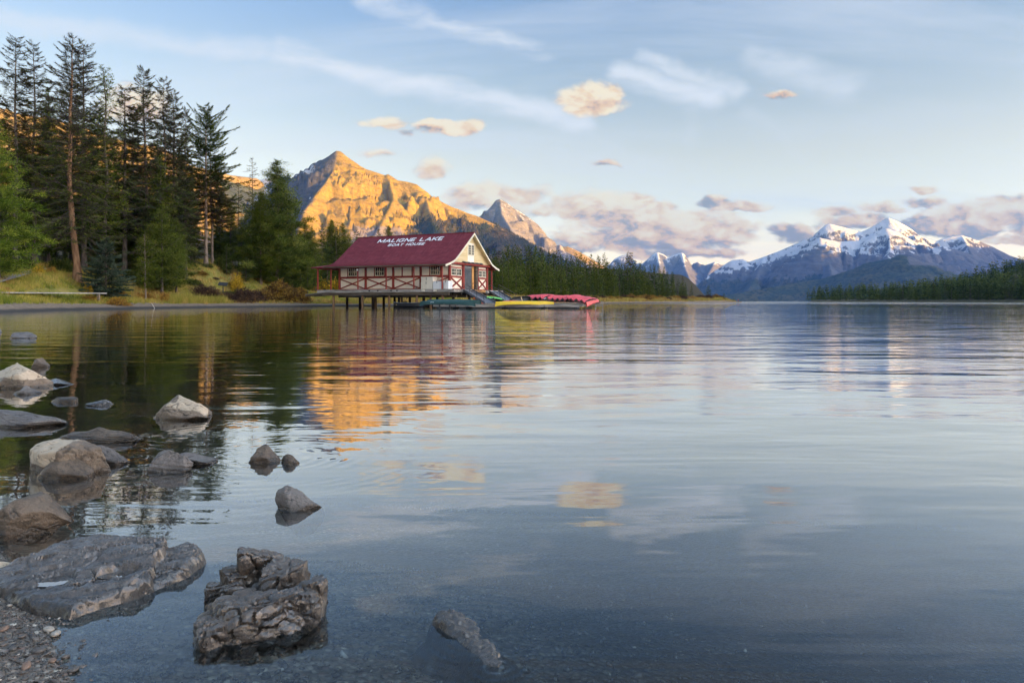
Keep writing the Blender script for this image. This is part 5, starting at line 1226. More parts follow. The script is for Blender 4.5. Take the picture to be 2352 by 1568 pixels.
# deck, fascia boards, joists, piles
dx0, dx1, dy0, dy1 = loc_x(1189, -2.45), 1.25, -2.45, BW + 3.0
box_part('deck', m_wood, dx0 + .06, dx1 - .06, dy0 + .06, dy1, -.10, -.004)
segs = [1189, 1254, 1352, 1464, 1541, 1640, 1702, 1737]
for a, b in zip(segs[:-1], segs[1:]):
    xa_ = loc_x(a, dy0); xb_ = min(loc_x(b, dy0), dx1) - .02
    box_part('fascia_board', m_wood, xa_, xb_, dy0 - .02 + .01 * math.sin(a), dy0 + .05, -.37 + .015 * math.sin(a * 3), .015)
for s_ in (1385, 1417, 1467, 1489): box_part('fascia_hole', m_dark, loc_x(s_, dy0) - .12, loc_x(s_, dy0) + .12, dy0 - .03, dy0 - .021, -.22, -.07)
for s_ in (1587, 1632): box_part('fender_block', m_cbox, loc_x(s_, dy0) - .22, loc_x(s_, dy0) + .22, dy0 - .10, dy0 - .03, -.30, -.04)
box_part('side_fascia', m_wood, dx1 - .05, dx1 + .02, dy0 + .06, yd0 - .2, -.36, .01); box_part('side_fascia', m_orange, dx1 - .05, dx1 + .02, yd0 - .18, yo1 + 1.2, -.34, .01); box_part('side_fascia', m_wood, dx1 - .05, dx1 + .02, yo1 + 1.22, dy1, -.36, .01)
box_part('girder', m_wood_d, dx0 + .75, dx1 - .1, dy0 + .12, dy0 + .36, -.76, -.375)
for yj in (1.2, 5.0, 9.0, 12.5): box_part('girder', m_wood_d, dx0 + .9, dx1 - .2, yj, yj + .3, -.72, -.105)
for yj in (.2, 3.0, 7.0): box_part('girder', m_wood_d, dx0 + 1.6, dx1 - .4, yj, yj + .28, -1.02, -.73)  # lower girders and extra dark piles added to darken the gaps under the deck
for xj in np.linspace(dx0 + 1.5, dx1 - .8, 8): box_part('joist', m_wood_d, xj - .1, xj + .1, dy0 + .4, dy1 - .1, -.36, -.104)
zb_ = -ZD - 1.6
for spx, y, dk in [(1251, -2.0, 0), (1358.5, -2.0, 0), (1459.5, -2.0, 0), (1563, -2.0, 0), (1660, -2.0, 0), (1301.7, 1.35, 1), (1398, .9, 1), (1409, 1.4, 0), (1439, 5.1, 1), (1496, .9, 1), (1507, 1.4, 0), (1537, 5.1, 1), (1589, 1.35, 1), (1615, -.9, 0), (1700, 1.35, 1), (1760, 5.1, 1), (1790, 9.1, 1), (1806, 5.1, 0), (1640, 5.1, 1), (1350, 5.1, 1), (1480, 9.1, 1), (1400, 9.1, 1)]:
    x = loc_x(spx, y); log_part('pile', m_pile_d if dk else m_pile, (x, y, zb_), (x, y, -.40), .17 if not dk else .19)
for spx, sg in ((1366, 1), (1443, -1), (1522, 1)):
    mb = MB(); x = loc_x(spx, 1.0); mb.bar((x, 1.1, -1.25), (x + .75 * sg * .9, 1.1, -.5), .06, .06); part('pile_brace', mb, m_pile_d)
# footbridge from the bank to the deck
fb = empty('footbridge', tuple(np.array((BX, BY, ZD)) + np.array((0, 0, 0))), -TH, 'sloping wooden footbridge joining the bank to the boathouse deck', 'footbridge')
xq = dx0
for i in range(9): mb = MB(); x0_ = xq - 3.2 + i * .36; mb.box(x0_, x0_ + .33, -1.2, .9, -.62 + .035 * i, -.55 + .035 * i); mb.build('plank', m_wood, fb)
mb = MB(); mb.bar((xq - 3.2, -1.1, -.76), (xq + 1.9, -1.1, -.55), .14, .26); mb.build('beam', m_wood_d, fb); mb = MB(); mb.bar((xq - 3.2, .8, -.76), (xq + 1.9, .8, -.55), .14, .26); mb.build('beam', m_wood_d, fb)
mb = MB(); mb.tube((xq - 2.9, 1.6, -.1), (xq - 1.2, 1.6, -.1), .05); mb.tube((xq - 2.0, 1.6, -.1), (xq - 2.0, 1.6, -1.0), .04); mb.build('handrail', m_alu, fb)

# chests on the deck
def chest(name, x0, x1, y0, y1, z0, z1, m, label, lid=None):
    x0w = BX + x0 * cT; o = empty(name, (BX + (x0 + x1) / 2 * cT + (y0 + y1) / 2 * sT, BY - (x0 + x1) / 2 * sT + (y0 + y1) / 2 * cT, ZD + z0), -TH, label, 'storage box', None)
    hx, hy, H = (x1 - x0) / 2, (y1 - y0) / 2, z1 - z0; lid = lid or H * .82
    mb = MB(); mb.box(-hx, hx, -hy, hy, 0, lid - .012); mb.build('body', m, o); mb = MB(); mb.box(-hx - .012, hx + .012, -hy - .012, hy + .012, lid, H); mb.build('lid', m, o)
    mb = MB(); mb.box(-.03 + hx * -.1, .03 + hx * -.1, -hy - .03, -hy - .014, lid - .25, lid + .1); mb.build('latch', m_black, o)
    return o
zt_ = loc_z(1038, -4, -1.5)
chest('storage_box', loc_x(1578.5, -1.75), loc_x(1622, -1.75), -1.75, -.55, 0, loc_z(1059.5, -4, -1.7) - .008, m_cbox, 'cream storage box underneath another on the boathouse deck', .92)
chest('storage_box', loc_x(1579, -1.75), loc_x(1622, -1.75), -1.72, -.58, loc_z(1059.5, -4, -1.7), loc_z(1038.5, -4, -1.7), m_cbox, 'cream storage box stacked on top of another on the boathouse deck', .55)
chest('storage_box', loc_x(1624, -1.85), loc_x(1655.5, -1.85), -1.85, -.8, 0, loc_z(1055.5, -2, -1.8), m_white, 'bluish white storage box right of the two stacked cream boxes', 1.05)
chest('storage_box', loc_x(1663.5, -1.6), loc_x(1681, -1.6), -1.6, -.5, 0, loc_z(1054, -1, -1.6), m_white, 'white storage box at the boathouse corner post', 1.1)

# ------------------------------------------------------------------ floating docks, gangways
def dock(name, a, b, depth, label, segs, ztop=.45):
    """front edge from a to b (world xy), depth away from the viewer"""
    a, b = Vector(a), Vector(b); d = (b - a); L = d.length; ang = math.atan2(d.y, d.x)
    o = empty(name, (a.x, a.y, 0), ang, label, 'dock')
    mb = MB(); mb.box(.02, L - .02, .05, depth, ztop - .06, ztop); mb.build('decking', m_wood, o)
    e = [0] + list(segs) + [L]
    for k, (p, q) in enumerate(zip(e[:-1], e[1:])):
        mb = MB(); mb.box(p + .012, q - .012, -.03 + .01 * (k % 2), .045, ztop - .27, ztop + .004); mb.build('edge_board', m_wood, o)
        mb = MB(); mb.box(p + .35, q - .4, .12, depth - .1, -.18, ztop - .28); mb.build('float', m_black, o)
    for k, q in enumerate(e[1:-1]):
        mb = MB(); mb.box(q - .03, q + .03, -.05, -.031, .02, ztop - .02); mb.build('cleat_strap', m_black, o)
    for s_ in (0.0, 1.0):
        mb = MB(); mb.box(-.03 if s_ == 0 else L - .02, .02 if s_ == 0 else L + .03, .05, depth, ztop - .27, ztop - .002); mb.build('edge_board', m_wood, o)
    return o
def wx(spx, Y): return (spx - 1920) / 2560.0 * Y
dk1 = dock('floating_dock', (wx(1757, 73.5), 73.5), (wx(2172, 71.5), 71.5), 6.5, 'long grey floating dock holding the yellow and red canoes', [4.0, 8.2])
dk2 = dock('floating_dock', (wx(1624, 76.5), 76.5), (wx(1756, 74.6), 74.6), 5.5, 'short grey floating dock under the dark green canoes', [2.9])
for s_ in (1654, 1698):
    mb = MB(); q = wx(s_, 76.0) - wx(1624, 76.5); mb.tube((q, -.16, -1.2), (q, -.16, .48), .09); mb.build('guide_post', m_black, dk2, True)
# rack frame at the right end
rk = empty('canoe_rack', (wx(2165, 72.5), 72.3, 0), .12, 'grey timber rack at the right end of the long dock', 'rack')
mb = MB(); mb.tube((2.0, .2, -1), (2.0, .2, .62), .05); mb.build('leg', m_wood, rk); mb = MB(); mb.tube((2.8, .3, -1), (2.8, .3, .62), .05); mb.build('leg', m_wood, rk)
mb = MB(); mb.bar((1.0, .1, .42), (2.9, .3, .58), .09, .12); mb.build('rail', m_wood, rk); mb = MB(); mb.bar((2.0, .22, .28), (2.85, .32, .32), .07, .09); mb.build('rail', m_wood, rk)
mb = MB(); mb.box(.0, .9, -.4, 5.0, .28, .38); mb.build('shelf', m_wood, rk)

def gangway(p0, p1, w, label, rail0=.95):
    p0, p1 = Vector(p0), Vector(p1); o = empty('gangway', p0, 0, label, 'gangway'); d = p1 - p0; s = Vector((-d.y, d.x, 0)).normalized() * (w / 2); Z = Vector((0, 0, 1))
    mb = MB(); mb.bar((0, 0, -.06), d - Z * .06, w, .05); mb.build('walkway', m_alu, o)
    for sg in (1, -1):
        mb = MB(); mb.bar(s * sg * 1.03, d + s * sg * 1.03, .06, .30); mb.build('side_beam', m_alu, o)
        mb = MB(); rr = .028; T0 = s * sg + Z * rail0 + d * .04; T1 = s * sg + Z * rail0 + d * .93; Mid0 = s * sg + Z * rail0 * .5 + d * .02; Mid1 = s * sg + Z * rail0 * .5 + d * .95
        mb.path([s * sg + d * -.06, T0, T1, s * sg + d * .97], rr); mb.path([Mid0, Mid1], rr)
        for f in (.33, .66): mb.path([s * sg + d * f, s * sg + Z * rail0 + d * f], rr * .8)
        mb.build('railing', m_black, o)
    return o
ga0 = np.array((wx(1752, 91.5), 91.5, ZD + .0)); ga1 = np.array((wx(1838, 82), 82.0, .62))
gangway(ga0, ga1, 1.3, 'grey gangway with black rails from the boathouse door to the dock')
gb0 = np.array((wx(1851, 97), 97.0, ZD - .1)); gb1 = np.array((wx(1917, 84), 84.0, .70))
gangway(gb0, gb1, 1.3, 'grey gangway with black rails right of the boathouse porch post')
# dock ramp float behind
dock('floating_dock', (wx(1690, 86), 86.0), (wx(2010, 83), 83.0), 5.0, 'far floating dock at the foot of the gangways', [3.6, 7.1], .48)

# ------------------------------------------------------------------ canoes and small boats
def canoe_mats(name, c, c2, rough=.35): return mat(name, c, c2, rough, 1.2, (1, 1, 1), 0, None, .5)
m_cred = canoe_mats('red_canoe_hull', (.50, .035, .05), (.60, .06, .075), .42)
m_cred2 = canoe_mats('bright_red_canoe_hull', (.60, .05, .035), (.66, .08, .06), .42)
m_cyel = canoe_mats('yellow_canoe_hull', (.80, .50, .02), (.84, .57, .03), .42)
m_cgrn = canoe_mats('green_canoe_hull', (.010, .045, .040), (.018, .062, .055), .40)
m_cblk = canoe_mats('dark_canoe_inside', (.03, .035, .035), (.05, .055, .055), .6)
m_cor = canoe_mats('orange_kayak_hull', (.70, .17, .02), (.75, .22, .03), .4)
m_clg = canoe_mats('green_kayak_hull', (.12, .50, .10), (.18, .58, .14), .4)
m_ash = mat('ash_wood', (.50, .36, .18), (.60, .45, .26), .6, 4)
def hull_grid(L, B, D, n=26, k=9, sheer=.22, rocker=.06, off=0.0):
    u = np.linspace(-1, 1, n); a = np.linspace(-1, 1, 2 * k + 1)
    U, A = np.meshgrid(u, a, indexing='ij')
    wb = np.maximum(B / 2 * (1 - np.abs(U) ** 2.3) ** .8, .02) - off; wb = np.maximum(wb, .008)
    ph = A * np.pi / 2
    Yy = wb * np.sign(np.sin(ph)) * np.abs(np.sin(ph)) ** .72
    top = D + sheer * np.abs(U) ** 3.5; bot = rocker * U ** 2 + off
    Zz = top - (top - bot) * np.cos(ph) ** .55 * 1.0
    Xx = U * L / 2 * (1 - .035 * (1 - np.clip((Zz - bot) / (top - bot), 0, 1)) ** 2 * np.abs(U) ** 6)
    return np.stack([Xx, Yy, Zz], -1)
def hull_mesh(name, L, B, D, mo, mi, **kw):
    G_ = hull_grid(L, B, D, **kw); H_ = hull_grid(L - .05, B, D, off=.022, **kw); H_[..., 2] = np.minimum(H_[..., 2], G_[..., 2])
    n, k, _ = G_.shape; V = np.concatenate([G_.reshape(-1, 3), H_.reshape(-1, 3)]); f = grid_faces(n, k)
    fi = f[:, ::-1] + n * k; i = np.arange(n * k).reshape(n, k)
    rim = []
    for c in (0, k - 1):
        e = i[:, c]; q = np.stack([e[:-1], e[1:], e[1:] + n * k, e[:-1] + n * k], 1); rim.append(q if c else q[:, ::-1])
    for r in (0, n - 1):
        e = i[r, :]; q = np.stack([e[:-1], e[1:], e[1:] + n * k, e[:-1] + n * k], 1); rim.append(q[:, ::-1] if r else q)
    fr = np.concatenate(rim); fm = np.concatenate([np.zeros(len(f)), np.ones(len(fi)), np.zeros(len(fr))]).astype(np.int32)
    return mesh_np(name, V, [f, fi, fr], [mo, mi], True, None, fm), G_
HM = {}
def canoe(name, kind, mo, L, loc, axis, roll, pitch, label, group=None, marks=False, B=.88, D=.36, mi=None, thwarts=True):
    key = (kind, L)
    if key not in HM:
        me, G_ = hull_mesh('canoe_hull', L, B, D, mo, mi or m_cblk)
        gm = MB()
        for c in (0, -1): gm.path([tuple(p) for p in G_[::2, c]], .02, 5)
        th = MB(); th.bar((-.5, -B * .46, D - .02), (-.5, B * .46, D - .02), .09, .03); th2 = MB(); th2.bar((.9, -B * .40, D - .02), (.9, B * .40, D - .02), .09, .03)
        HM[key] = (me, gm.mesh('gunwale', mo), th.mesh('thwart', m_ash), th2.mesh('thwart', m_ash))
    me, gmm, t1, t2 = HM[key]
    o = empty(name, loc, 0, label, 'canoe', group); o.rotation_mode = 'QUATERNION'
    ax = Vector(axis).normalized(); q = ax.to_track_quat('X', 'Z')
    o.rotation_quaternion = q @ Matrix.Rotation(math.radians(roll), 4, 'X').to_quaternion()
    link('hull', me, o); link('gunwale', gmm, o)
    if thwarts: link('thwart', t1, o); link('thwart', t2, o)
    return o
# dark green pair on the left dock, upside down
def zs(spy, Y): return CZ + (1129 - spy) / 2560.0 * Y
def side_canoe(name, kind, mo, s0, s1, Y0, Y1, zb0, zb1, label, group=None, roll=180, D=.36, **kw):
    """upside-down canoe whose ends show at columns s0, s1; zb = height of its gunwale"""
    a = Vector((wx(s0, Y0), Y0, zb0 + D)); b = Vector((wx(s1, Y1), Y1, zb1 + D))
    return canoe(name, kind, mo, round((b - a).length, 2), (a + b) / 2, b - a, roll, 0, label, group, **kw)
gc1 = side_canoe('canoe', 'green', m_cgrn, 1574, 1784, 74.2, 72.2, .50, .44, 'front dark green overturned canoe with white mark', None, 176)
gc2 = side_canoe('canoe', 'green', m_cgrn, 1600, 1805, 78.0, 76.4, .66, .62, 'rear dark green overturned canoe behind the other green one', None, 183)
for gc, lab in ((gc1, 'a'), (gc2, 'b')):
    Lc = max(abs(v.co.x) for v in gc.children[0].data.vertices)
    mb = MB(); yv = .445 if gc is gc1 else .445
    # on the flank that faces the viewer (the hull is overturned, so its port side)
    sgn = 1
    def q_(x, h): 
        z = .36 - h; w = .44 * (1 - abs(x / Lc) ** 2.3) ** .8; yy_ = w * (1 - ((h) / .36) ** 2.4) ** .5 * 1.0
        return (x, sgn * (yy_ + .035), z)
    x0 = -Lc * .56
    for (xa_, xb_, h0, h1) in [(0, .10, .17, .20), (.11, .20, .17, .20), (.22, .32, .17, .20), (.335, .42, .17, .20)]:
        mb.add([q_(x0 + xa_, h0), q_(x0 + xb_, h0), q_(x0 + xb_, h1), q_(x0 + xa_, h1)], [(0, 1, 2, 3)])
    for pts in ([(-.02, .135), (.17, .115), (.21, .075), (.21, .10), (.02, .15)], [(.44, .135), (.25, .115), (.21, .075), (.21, .10), (.40, .15)]):
        mb.add([q_(x0 + p[0], p[1]) for p in pts], [tuple(range(len(pts)))])
    mb.build('white_mark', m_letter, gc)
# yellow canoes on the long dock
side_canoe('canoe', 'yellow', m_cyel, 1856, 2058, 72.9, 72.4, .44, .47, 'long yellow overturned canoe along the front of the dock', None, 178)
side_canoe('canoe', 'yellow', m_cyel, 1872, 2079, 75.2, 73.9, .45, .42, 'second yellow overturned canoe behind the front yellow one', None, 182)
side_canoe('canoe', 'red', m_cred2, 1884, 1962, 77.0, 75.6, .55, .5, 'red canoe lying behind the yellow canoes at the gangway foot', None, 180)
# canoe on its side showing its dark inside
a = Vector((wx(1925, 79), 79.0, .75)); b = Vector((wx(1990, 80.5), 80.5, .80))
c_ = canoe('canoe', 'dark', m_cblk, 4.6, (a + b) / 2 + Vector((.2, .0, .05)), Vector((.80, .60, .02)), 62, 0, 'canoe tipped on its side showing dark inside and pale thwarts', None)
# the leaning row of red canoes
tips = [(1967.5, 1129, 80.6), (1985, 1128, 80.0), (2004, 1127, 79.0), (2021, 1128, 78.2), (2049, 1131.5, 77.2), (2068, 1132.5, 76.4), (2087, 1132, 75.6), (2106, 1133.5, 74.9), (2121, 1130, 74.2), (2137, 1134.5, 73.6), (2158, 1137.5, 72.8), (2177, 1142, 71.9), (2197, 1152, 70.0)]
ordn = ['leftmost', 'second', 'third', 'fourth', 'fifth', 'sixth', 'seventh', 'eighth', 'ninth', 'tenth', 'eleventh', 'twelfth', 'last']
for i, (sx_, sy_, Y) in enumerate(tips):
    dirv = Vector((.46 if i < 12 else .34, .88, -.015 if i < 12 else .055)).normalized(); L = 5.0
    tip = Vector((wx(sx_, Y), Y, zs(sy_, Y)))
    roll = 180 + (-46 if i < 12 else -12)
    up = Vector((0, 0, 1))
    ctr = tip + dirv * (L / 2) + up * (.60 if i < 12 else .60)
    lab = f'{ordn[i]} red canoe from the left in the leaning row' if i < 12 else 'bright red overturned canoe nearest the right end of the dock'
    canoe('canoe', 'red' if i < 12 else 'red2', m_cred if i < 12 else m_cred2, L, ctr, dirv, roll, 0, lab, 'red canoes in the leaning row')
# a white tag hanging on the fourth canoe
mb = MB(); mb.add([(wx(2040, 77), 77, zs(1122, 77)), (wx(2048, 77), 77, zs(1118, 77)), (wx(2049, 77), 77.02, zs(1115, 77)), (wx(2038, 77), 77.02, zs(1120, 77)), (wx(2040, 77), 77.03, zs(1122, 77)), (wx(2048, 77), 77.03, zs(1118, 77)), (wx(2049, 77), 77.05, zs(1115, 77)), (wx(2038, 77), 77.05, zs(1120, 77))],
              [(0, 1, 2, 3), (4, 7, 6, 5), (0, 4, 5, 1), (1, 5, 6, 2), (2, 6, 7, 3), (3, 7, 4, 0)])
tag(mb.build('white_cloth', m_letter), 'scrap of white cloth lying on the fourth red canoe', 'cloth')
# kayaks stored behind the gangways
canoe('kayak', 'orange', m_cor, 3.4, (wx(1812, 86.0), 86.0, .95), (.35, .94, 0), 180, 0, 'orange kayak stored on the dock under the first gangway', None, B=.7, D=.3)
canoe('kayak', 'orange', m_cor, 3.4, (wx(1795, 87.0), 87.0, 1.35), (.35, .94, 0), 180, 0, 'upper orange kayak stored under the boathouse deck edge', None, B=.7, D=.3)
canoe('kayak', 'lime', m_clg, 3.2, (wx(1866, 86.0), 86.0, 1.15), (.85, .5, -.2), 150, 0, 'lime green kayak leaning under the second gangway', None, B=.7, D=.3)
canoe('kayak', 'red', m_cred2, 3.2, (wx(1778, 85.0), 85.0, .85), (.85, .5, -.1), 180, 0, 'red kayak lying behind the rear green canoe', None, B=.7, D=.3)
# moored boat beneath the deck
bo = empty('motor_boat', (wx(1532, 90), 90.0, -.05), -.3, 'dark motor boat moored beneath the boathouse deck', 'boat')
me, G_ = hull_mesh('boat_hull', 4.4, 1.5, .62, m_black, m_cblk, sheer=.1); link('hull', me, bo)
gm = MB(); 
for c in (0, -1): gm.path([tuple(p) for p in G_[::2, c]], .035, 5)
gm.build('gunwale', m_alu, bo); mb = MB(); mb.bar((-.5, -.65, .62), (-.5, .65, .62), .04, .3); mb.build('windshield', m_glass, bo); mb = MB(); mb.box(-1.6, -1.2, -.5, .5, .35, .42); mb.build('seat', m_ash, bo)
bo2 = empty('rowing_boat', (wx(1590, 92), 92.0, -.12), -.2, 'dark rowing boat tied among the piles under the boathouse', 'boat')
me, G_ = hull_mesh('boat_hull', 3.6, 1.3, .5, m_pile_d, m_pile_d, sheer=.12); link('hull', me, bo2); mb = MB(); mb.box(-.2, .1, -.5, .5, .32, .36); mb.build('seat', m_ash, bo2)

# ------------------------------------------------------------------ things on the bank
sg = empty('interpretive_sign', on_ground(512, 98.5), .15, 'small dark sign panel tilted on a post among brown shrubs', 'sign')
zt0 = CZ + (HY - 653) / F * 98.5 - on_ground(512, 98.5)[2]
mb = MB(); mb.tube((0, .1, 0), (0, .1, zt0 - .05), .06); mb.build('post', m_black, sg)
mb = MB(); R_ = Matrix.Rotation(math.radians(-52), 4, 'X'); mb.box(-.62, .62, -.03, .03, -.38, .38)
pn = mb.build('panel', m_black, sg); pn.matrix_local = Matrix.Translation((0, 0, zt0 + .05)) @ Matrix.Rotation(.12, 4, 'Y') @ R_
mb = MB(); mb.box(-.22, .30, -.036, -.0305, -.10, .08); q = mb.build('printed_patch', mat('faded_print', (.18, .18, .18), (.26, .26, .25), .5, 12), sg); q.matrix_local = pn.matrix_local.copy()
st_ = MB(); p0 = on_ground(367, 75.0); st_.tube((p0[0], 74.3, -.3), (p0[0] - .40, 74.0, .62), .022, .016); tag(st_.build('driftwood_stick', mat('bleached_wood', (.55, .50, .42), (.65, .6, .52), .8, 6), None, True), 'bleached stick standing tilted in the shallows by the beach', 'stick')
# pale boardwalk that ends at the shrubs
bw = empty('boardwalk', (0, 0, 0), 0, 'narrow pale boardwalk running along the grass above the beach', 'boardwalk')
n_pl = 26; A_ = at(-70, 671.5, 57.5); B_ = at(236, 673.5, 72.8)
pxs = np.linspace(0, 1, n_pl); LP_ = A_[None] * (1 - pxs[:, None]) + B_[None] * pxs[:, None]; LP_[:, 1] += -.5 * np.sin(pxs * 3.14); zz_ = LP_[:, 2]
for i in range(len(pxs) - 1):
    a = Vector(LP_[i]); b = Vector(LP_[i + 1]); d = (b - a); a2 = a + d * .012; b2 = b - d * .012
    mb = MB(); mb.bar(a2, b2, .95, .11); mb.build('plank', mat('pale_plank', (.26, .235, .20), (.36, .325, .28), .85, 2) if i == 0 else bpy.data.materials['pale_plank'], bw)
mb = MB(); a = Vector(LP_[-1]) + Vector((-.15, -.5, 0)); mb.box(a.x - .12, a.x + .12, a.y - .1, a.y + .1, a.z - .9, a.z - .08); mb.build('end_post', bpy.data.materials['pale_plank'], bw)
# gravel path that climbs to the trees
pp = [(-160, 55, .8), (-60, 61, .8), (-10, 65.5, .8), (30, 69.5, .75), (62, 73.0, .7), (88, 76.5, .65), (112, 81, .6), (140, 87.0, .6)]
tt = np.linspace(0, len(pp) - 1, 60); ppx = np.interp(tt, range(len(pp)), [p[0] for p in pp]); pY = np.interp(tt, range(len(pp)), [p[1] for p in pp]); pw = np.interp(tt, range(len(pp)), [p[2] for p in pp])
Xc = (ppx - 1176) / F * pY; T_ = np.stack([np.gradient(Xc), np.gradient(pY)], 1); T_ /= np.linalg.norm(T_, axis=1)[:, None]; N_ = np.stack([-T_[:, 1], T_[:, 0]], 1)
rows = []
for o_ in (-1, -.5, 0, .5, 1): x_ = Xc + N_[:, 0] * pw * o_; y_ = pY + N_[:, 1] * pw * o_; rows.append(np.stack([x_, y_, np.convolve(np.pad(ground_z(1176 + F * Xc / pY, pY), 4, 'edge'), np.ones(9) / 9, 'valid') + .16 - .03 * o_ * o_], 1))
me = mesh_np('gravel_path', np.stack(rows).reshape(-1, 3), [grid_faces(5, 60)], [mat('path_gravel', (.17, .155, .14), (.25, .23, .21), .9, 8, bump=.02)], True); tag(link('path', me), kind='structure')

# two people at the very tip of the point
def person(name, pts, edges, radii, mats_of, loc, label):
    """pts: dict name -> (x,y,z); one continuous skinned body, clothes told apart by height bands"""
    names = list(pts); idx = {n: i for i, n in enumerate(names)}
    me = bpy.data.meshes.new('body'); me.from_pydata([pts[n] for n in names], [(idx[a], idx[b]) for a, b in edges], [])
    o = bpy.data.objects.new('t', me); COL.objects.link(o); sk = o.modifiers.new('skin', 'SKIN'); su = o.modifiers.new('sub', 'SUBSURF'); su.levels = 1; su.render_levels = 1
    for i, n in enumerate(names): me.skin_vertices[0].data[i].radius = (radii[n], radii[n])
    me.skin_vertices[0].data[0].use_root = True
    dg = bpy.context.evaluated_depsgraph_get(); dg.update(); m2 = bpy.data.meshes.new_from_object(o.evaluated_get(dg)); bpy.data.objects.remove(o)
    m2.materials.clear()
    for m in mats_of[0]: m2.materials.append(m)
    for p in m2.polygons: p.material_index = mats_of[1](p.center); p.use_smooth = True
    r = empty(name, loc, 0, label, 'person'); link('body', m2, r); return r
m_skin = mat('skin', (.50, .30, .22), None, .6); m_jr = mat('red_jacket', (.62, .03, .03), None, .7); m_nav = mat('navy_trousers', (.025, .03, .06), None, .8); m_lt = mat('pale_top', (.62, .62, .66), None, .7); m_hair = mat('dark_hair', (.03, .02, .015), None, .7)
base = {'pelvis': (0, 0, .92), 'waist': (0, 0, 1.08), 'chest': (0, 0, 1.30), 'neck': (0, 0, 1.47), 'head': (0, -.01, 1.60), 'crown': (0, 0, 1.72), 'shl': (-.17, 0, 1.40), 'ell': (-.27, -.06, 1.14), 'hal': (-.18, -.26, 1.08), 'shr': (.17, 0, 1.40), 'elr': (.27, .02, 1.13), 'har': (.28, -.06, .88), 'hil': (-.09, 0, .88), 'knl': (-.11, -.03, .48), 'anl': (-.12, .02, .09), 'tol': (-.13, -.14, .04), 'hir': (.09, 0, .88), 'knr': (.12, -.02, .48), 'anr': (.13, .03, .09), 'tor': (.15, -.13, .04)}
edg = [('pelvis', 'waist'), ('waist', 'chest'), ('chest', 'neck'), ('neck', 'head'), ('head', 'crown'), ('chest', 'shl'), ('shl', 'ell'), ('ell', 'hal'), ('chest', 'shr'), ('shr', 'elr'), ('elr', 'har'), ('pelvis', 'hil'), ('hil', 'knl'), ('knl', 'anl'), ('anl', 'tol'), ('pelvis', 'hir'), ('hir', 'knr'), ('knr', 'anr'), ('anr', 'tor')]
rad = {'pelvis': .14, 'waist': .14, 'chest': .16, 'neck': .06, 'head': .095, 'crown': .06, 'shl': .075, 'ell': .055, 'hal': .04, 'shr': .075, 'elr': .055, 'har': .04, 'hil': .09, 'knl': .065, 'anl': .05, 'tol': .04, 'hir': .09, 'knr': .065, 'anr': .05, 'tor': .04}
bands = lambda c: 0 if c.z > 1.66 else (1 if c.z > 1.46 else (2 if c.z > .9 else 3))
Yt = 413.0; zt2 = max(0.05, float(ground_z(1692, Yt)))
person('person', base, edg, rad, ([m_hair, m_skin, m_jr, m_nav], bands), (wx(2768, Yt), Yt, .22), 'standing person in a red jacket at the tip of the point')
cr = dict(base); 
for n, p in {'pelvis': (0, .1, .42), 'waist': (0, .02, .58), 'chest': (0, -.12, .78), 'neck': (0, -.2, .93), 'head': (0, -.24, 1.05), 'crown': (0, -.24, 1.17), 'shl': (-.17, -.14, .86), 'ell': (-.22, -.34, .66), 'hal': (-.1, -.5, .5), 'shr': (.17, -.14, .86), 'elr': (.22, -.34, .66), 'har': (.1, -.5, .5), 'hil': (-.1, .08, .4), 'knl': (-.15, -.3, .5), 'anl': (-.14, -.02, .09), 'tol': (-.15, -.18, .04), 'hir': (.1, .08, .4), 'knr': (.15, -.3, .5), 'anr': (.14, -.02, .09), 'tor': (.15, -.18, .04)}.items(): cr[n] = p
bands2 = lambda c: 0 if c.z > 1.1 else (1 if c.z > .94 else (2 if (c.z > .5 and c.y < .12 and c.y > -.3) else 3))
person('person', cr, edg, rad, ([m_hair, m_skin, m_lt, m_nav], bands2), (wx(2755, Yt), Yt, .12), 'crouching person in a pale top beside the red jacketed one')
